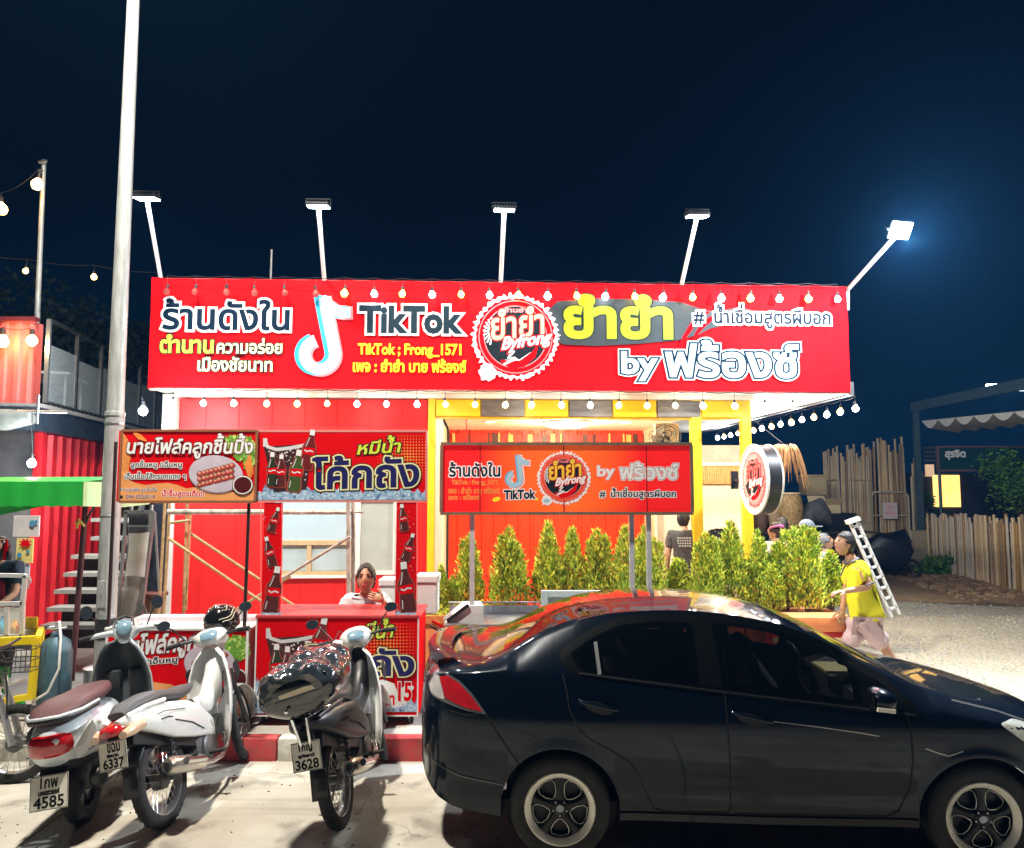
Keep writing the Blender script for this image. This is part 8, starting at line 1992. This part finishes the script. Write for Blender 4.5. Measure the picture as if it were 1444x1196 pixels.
# ---- silver scooter
p1_ = onz(120, 1158); sc = thing('scooter', 'silver scooter with a dark reddish seat and a large red tail lamp', 'scooter', (p1_.x, p1_.y, 0), R(90 + 8), rx=R(-7))
spoked(sc, 0, .235, .058, cast=True, rim=DARKSTEEL); spoked(sc, 1.22, .235, .05, cast=True, rim=DARKSTEEL, steer=R(14))
b = B(); b.loft([(-.42, 0, .60, .05, .06, 2.2), (-.38, 0, .59, .13, .115, 2.4), (-.25, 0, .58, .19, .150, 2.6), (-.05, 0, .56, .215, .170, 2.6), (.18, 0, .54, .205, .170, 2.6), (.38, 0, .52, .16, .16, 2.6), (.48, 0, .50, .10, .12, 2.4)], 28); obj('rear_body', b, PS, sc, smooth=60)
b = B(); b.loft([(-.36, 0, .50, .10, .05, 2.4), (-.2, 0, .455, .165, .06, 2.6), (.1, 0, .43, .18, .06, 2.6), (.42, 0, .40, .15, .06, 2.6)], 20); obj('lower_cover', b, BLACK, sc, smooth=60)
b = B(); b.loft([(-.40, 0, .755, .10, .018, 2.8), (-.30, 0, .775, .155, .034, 3.4), (-.10, 0, .78, .168, .040, 3.4), (.10, 0, .762, .16, .044, 3.2), (.30, 0, .76, .13, .045, 2.8), (.42, 0, .765, .07, .022, 2.4)], 24); obj('seat', b, SEATP, sc, smooth=60)
b = B(); b.tube([(-.05, .17, .735), (-.30, .165, .745), (-.43, .09, .75), (-.45, 0, .75), (-.43, -.09, .75), (-.30, -.165, .745), (-.05, -.17, .735)], .017, 10); obj('grab_rail', b, BLACK, sc, smooth=60); b = B(); b.tube([(-.05, .18, .755), (-.30, .175, .765), (-.435, .095, .77), (-.455, 0, .772), (-.435, -.095, .77), (-.30, -.175, .765), (-.05, -.18, .755)], .010, 8); obj('grab_rail', b, PS, sc, smooth=60)
# lamps follow the tail
def tail_y(y): return -.43 + .9 * max(0, abs(y) - .05) ** 1.25
b = B(); b.loft([(-.447, 0, .60, .06, .035, 2.8), (-.430, 0, .60, .115, .062, 3.2), (-.37, 0, .60, .142, .072, 3.2)], 20); tl = obj('tail_lamp', b, LENSR, sc, smooth=60)
b = B(); b.loft([(-.446, -.05, .622, .018, .016, 2.2), (-.436, -.055, .622, .034, .024, 2.2)], 12); obj('lamp_glint', b, LENSC, tl, smooth=60)  # pale spot added as a painted highlight on the red lens
for sy in (-1, 1):
    b = B(); P = [(-.345, .150, .49), (-.36, .135, .56), (-.30, .178, .64), (-.22, .205, .68), (-.20, .212, .62), (-.26, .195, .52)]
    b._f(b._v([(x - .012, sy * (y + .006), z) for x, y, z in P])); b.grid([[(x - .012, sy * (y + .006), z) for x, y, z in P + P[:1]], [(x + .03, sy * (y - .02), z) for x, y, z in P + P[:1]]]); obj('indicator', b, LENSC, sc, smooth=20)
bd = B(); bd.tube([(.06, -.2185, .615), (.10, -.2175, .62), (.12, -.217, .612), (.16, -.216, .628), (.20, -.2145, .622), (.24, -.212, .635)], .004, 5); obj('badge', bd, PBLACK, sc, smooth=40)
b = B(); b.box((.30, -.24, .245), (.92, .24, .30), bev=.02); b.obox((.82, 0, .29), (1.0, 0, .40), .44, .03); obj('footboard', b, mat('floor_grey', (.12, .13, .14), .6), sc, smooth=40)
# leg shield: outer silver, inner dark
for off, m_, nm_ in ((0, PS, 'leg_shield'), (-.035, mat('inner_grey', (.07, .08, .09), .5), 'inner_panel')):
    rows = []
    for z, x, hw in ((.98, .98, .10), (.92, .99, .15), (.82, 1.0, .20), (.70, .99, .235), (.56, .97, .245), (.42, .94, .235), (.30, .92, .20)):
        rows.append([(x + off - .16 * (abs(k) / 6) ** 2.2, hw * k / 6, z) for k in range(-6, 7)])
    b = B(); b.grid(rows); o = obj(nm_, b, m_, sc, smooth=60); md = o.modifiers.new('s', 'SOLIDIFY'); md.thickness = .014
b = B(); b.box((.85, -.17, .62), (.93, -.03, .76), bev=.03); b.box((.85, .03, .62), (.93, .17, .76), bev=.03); obj('glove_box', b, mat('inner_dark', (.03, .035, .04), .5), sc, smooth=40)
b = B(); b.loft([(1.0, 0, .82, .07, .06, 2.6), (1.03, 0, .84, .08, .12, 2.6), (1.10, 0, .76, .075, .16, 2.6), (1.18, 0, .62, .05, .12, 2.4)], 18); obj('front_cover', b, PS, sc, smooth=60)
b = B(); rr = []
for k in range(12): a = R(0 + 165 * k / 11); rr.append([(1.22 + .265 * math.cos(a), y, .235 + .265 * math.sin(a) - abs(y) * .4) for y in (-.075, -.04, 0, .04, .075)])
b.grid(rr); o = obj('front_mudguard', b, PS, sc, smooth=60); md = o.modifiers.new('s', 'SOLIDIFY'); md.thickness = .008
hb1 = thing('handlebar_unit', None, None, (.97, 0, 1.0)); hb1.parent = sc; hb1.rotation_euler = (0, 0, R(14))
b = B(); b.loft([(-.09, 0, -.01, .05, .04, 2.4), (-.05, 0, .03, .09, .075, 2.6), (.05, 0, .04, .11, .085, 2.6), (.14, 0, .02, .09, .075, 2.4), (.17, 0, .01, .05, .045, 2.2)], 20); obj('cowl', b, PS, hb1, smooth=60)
b = B(); b.loft([(-.10, 0, .045, .045, .025, 2.2), (-.075, 0, .065, .062, .036, 2.2), (-.03, 0, .10, .055, .02, 2.2)], 18); obj('speedometer', b, mat('gauge_blue', (.20, .34, .44), .15, coat=1), hb1, smooth=60); b = B(); b.tube([(-.05, .07, .07), (.0, .06, .125), (.02, 0, .14), (0, -.06, .125), (-.05, -.07, .07)], .012, 8); obj('gauge_hood', b, BLACK, hb1, smooth=60)
b = B()
for sy in (-1, 1): b.tube([(0, sy * .08, .03), (-.05, sy * .2, .035), (-.10, sy * .32, .03)], [.026, .020, .014], 10)
obj('bar', b, PS, hb1, smooth=60)
for sy in (-1, 1):
    b = B(); b.tube([(-.06, sy * .225, .035), (-.105, sy * .335, .03)], .018, 10); obj('grip', b, RUBBER, hb1, smooth=50); b = B(); b.tube([(.0, sy * .18, .03), (.02, sy * .26, .025), (-.02, sy * .34, .02)], .006, 6); obj('lever', b, CHROME, hb1)
    mirror(hb1, (-.02, sy * .17, .05), (-.06, sy * .27, .22), rx=.048, rz=.052)
b = B(); b.loft([(-.18, -.17, .30, .03, .04, 2.2), (-.15, -.17, .30, .055, .065, 2.4), (.02, -.17, .28, .06, .07, 2.4), (.12, -.16, .27, .05, .055, 2.4), (.22, -.12, .26, .02, .02, 2)], 18); obj('exhaust', b, BLACK, sc, smooth=60); b = B(); b.loft([(-.12, -.225, .325, .012, .045, 2.4), (.06, -.235, .305, .012, .05, 2.4), (.12, -.22, .30, .008, .03, 2.2)], 14); obj('heat_shield', b, CHROME, sc, smooth=60); b = B(); b.cyl((-.185, -.17, .30), (-.16, -.17, .30), .026, seg=14); obj('exhaust_tip', b, DARKSTEEL, sc)
b = B(); b.box((-.05, -.10, .20), (.34, .12, .40), bev=.04); obj('engine', b, ENG, sc, smooth=40); shock(sc, (-.02, .13, .26), (.10, .13, .50), .026)
b = B(); b.obox((-.33, 0, .50), (-.42, 0, .28), .17, .03); obj('tail_panel', b, BLACK, sc); b = B(); b.box((-.425, -.05, .40), (-.395, .05, .435), bev=.006); obj('reflector', b, LENSR, sc)
plate(sc, (-.445, .0, .35), (R(-14), 0, R(-90)), LN('1กพ', 'นครสวรรค์', '4585'), size=(.235, .19))
b = B(); b.tube([(.35, .10, .25), (.28, .2, .02), (.32, .24, .01)], .010, 8); obj('side_stand', b, DARKSTEEL, sc, smooth=50)
sc.scale = (1.04, .93, 1.04)
for sy in (-1, 1):
    b = B(); b.tube([(-.30, sy * .196, .52), (-.05, sy * .217, .50), (.2, sy * .207, .49), (.40, sy * .16, .48)], .0035, 5); b.tube([(.14, sy * .20, .66), (.22, sy * .213, .56), (.26, sy * .205, .47)], .003, 5); obj('panel_gap', b, CSEAM, sc)
    b = B(); b.tube([(0, sy * .16, .02), (.08, sy * .12, .06), (.06, sy * .05, -.02), (.0, sy * .05, -.14)], .0045, 5); obj('cable', b, BLACK, hb1, smooth=60)
# ---- partly seen fourth motorbike at the left edge: its front half
p4_ = onz(2, 1096); b4 = thing('motorbike', 'motorbike mostly outside the left edge, only its wheel and fork in view', 'motorbike', (p4_.x - 1.02, p4_.y - .32, 0), R(10), rx=R(-4))
spoked(b4, 0, .285, .042, 24); spoked(b4, 1.2, .285, .042, 28)
b = B()
for sy in (-1, 1): b.tube([(1.2, sy * .075, .285), (1.04, sy * .075, .78)], [.026, .022], 10)
obj('fork', b, STEEL, b4, smooth=50); b = B(); b.tube([(1.02, -.36, 1.02), (1.0, -.2, .98), (1.0, .2, .98), (1.02, .36, 1.02)], .012, 8); obj('handlebar', b, DARKSTEEL, b4, smooth=50)
b = B(); b.loft([(-.3, 0, .74, .06, .04, 2.4), (0, 0, .72, .11, .06, 2.6), (.4, 0, .62, .10, .10, 2.6), (.7, 0, .50, .08, .14, 2.6), (.9, 0, .66, .07, .16, 2.6), (1.0, 0, .85, .06, .12, 2.4)], 18); obj('body', b, mat('bike_black', (.012, .012, .014), .2, coat=.8), b4, smooth=60)
b = B(); b.box((.35, -.09, .24), (.7, .09, .42), bev=.03); obj('engine', b, ENG, b4); b = B(); b.tube([(1.03, .0, .97), (1.10, -.08, .92), (1.14, -.09, .70), (1.16, -.085, .40)], .006, 6); obj('brake_hose', b, BLACK, b4)
# basket of the fourth bike
b = B()
for z in (.82, .90, .98): b.tube([(1.06, -.13, z), (1.30, -.13, z), (1.30, .13, z), (1.06, .13, z)], .004, 4, closed=True)
for k in range(8): b.tube([(1.06 + .035 * k, -.13, .82), (1.06 + .035 * k, -.13, .98)], .0025, 4); b.tube([(1.06 + .035 * k, .13, .82), (1.06 + .035 * k, .13, .98)], .0025, 4)
obj('basket', b, DARKSTEEL, b4)
# vegetable tub standing beside the stall near the helmet

# ================================================================== THE NIGHT AIR
b = B(); b.box((-96, -30, -1.1), (96, 146, 15)); hz_ = obj('haze', b, None); HM = bpy.data.materials.new('night_air'); HM.use_nodes = True
n_, l_ = HM.node_tree.nodes, HM.node_tree.links; n_.remove(n_['Principled BSDF']); pv = n_.new('ShaderNodeVolumePrincipled'); pv.inputs['Color'].default_value = (.10, .42, 1, 1); pv.inputs['Density'].default_value = .0009; pv.inputs['Anisotropy'].default_value = .3
l_.new(pv.outputs[0], n_['Material Output'].inputs['Volume']); hz_.data.materials.append(HM); tag(hz_, kind='stuff')

# ------------------------------------------------------------------ tidy
for o in list(bpy.data.objects):
    if 'template' in o: bpy.data.objects.remove(o)
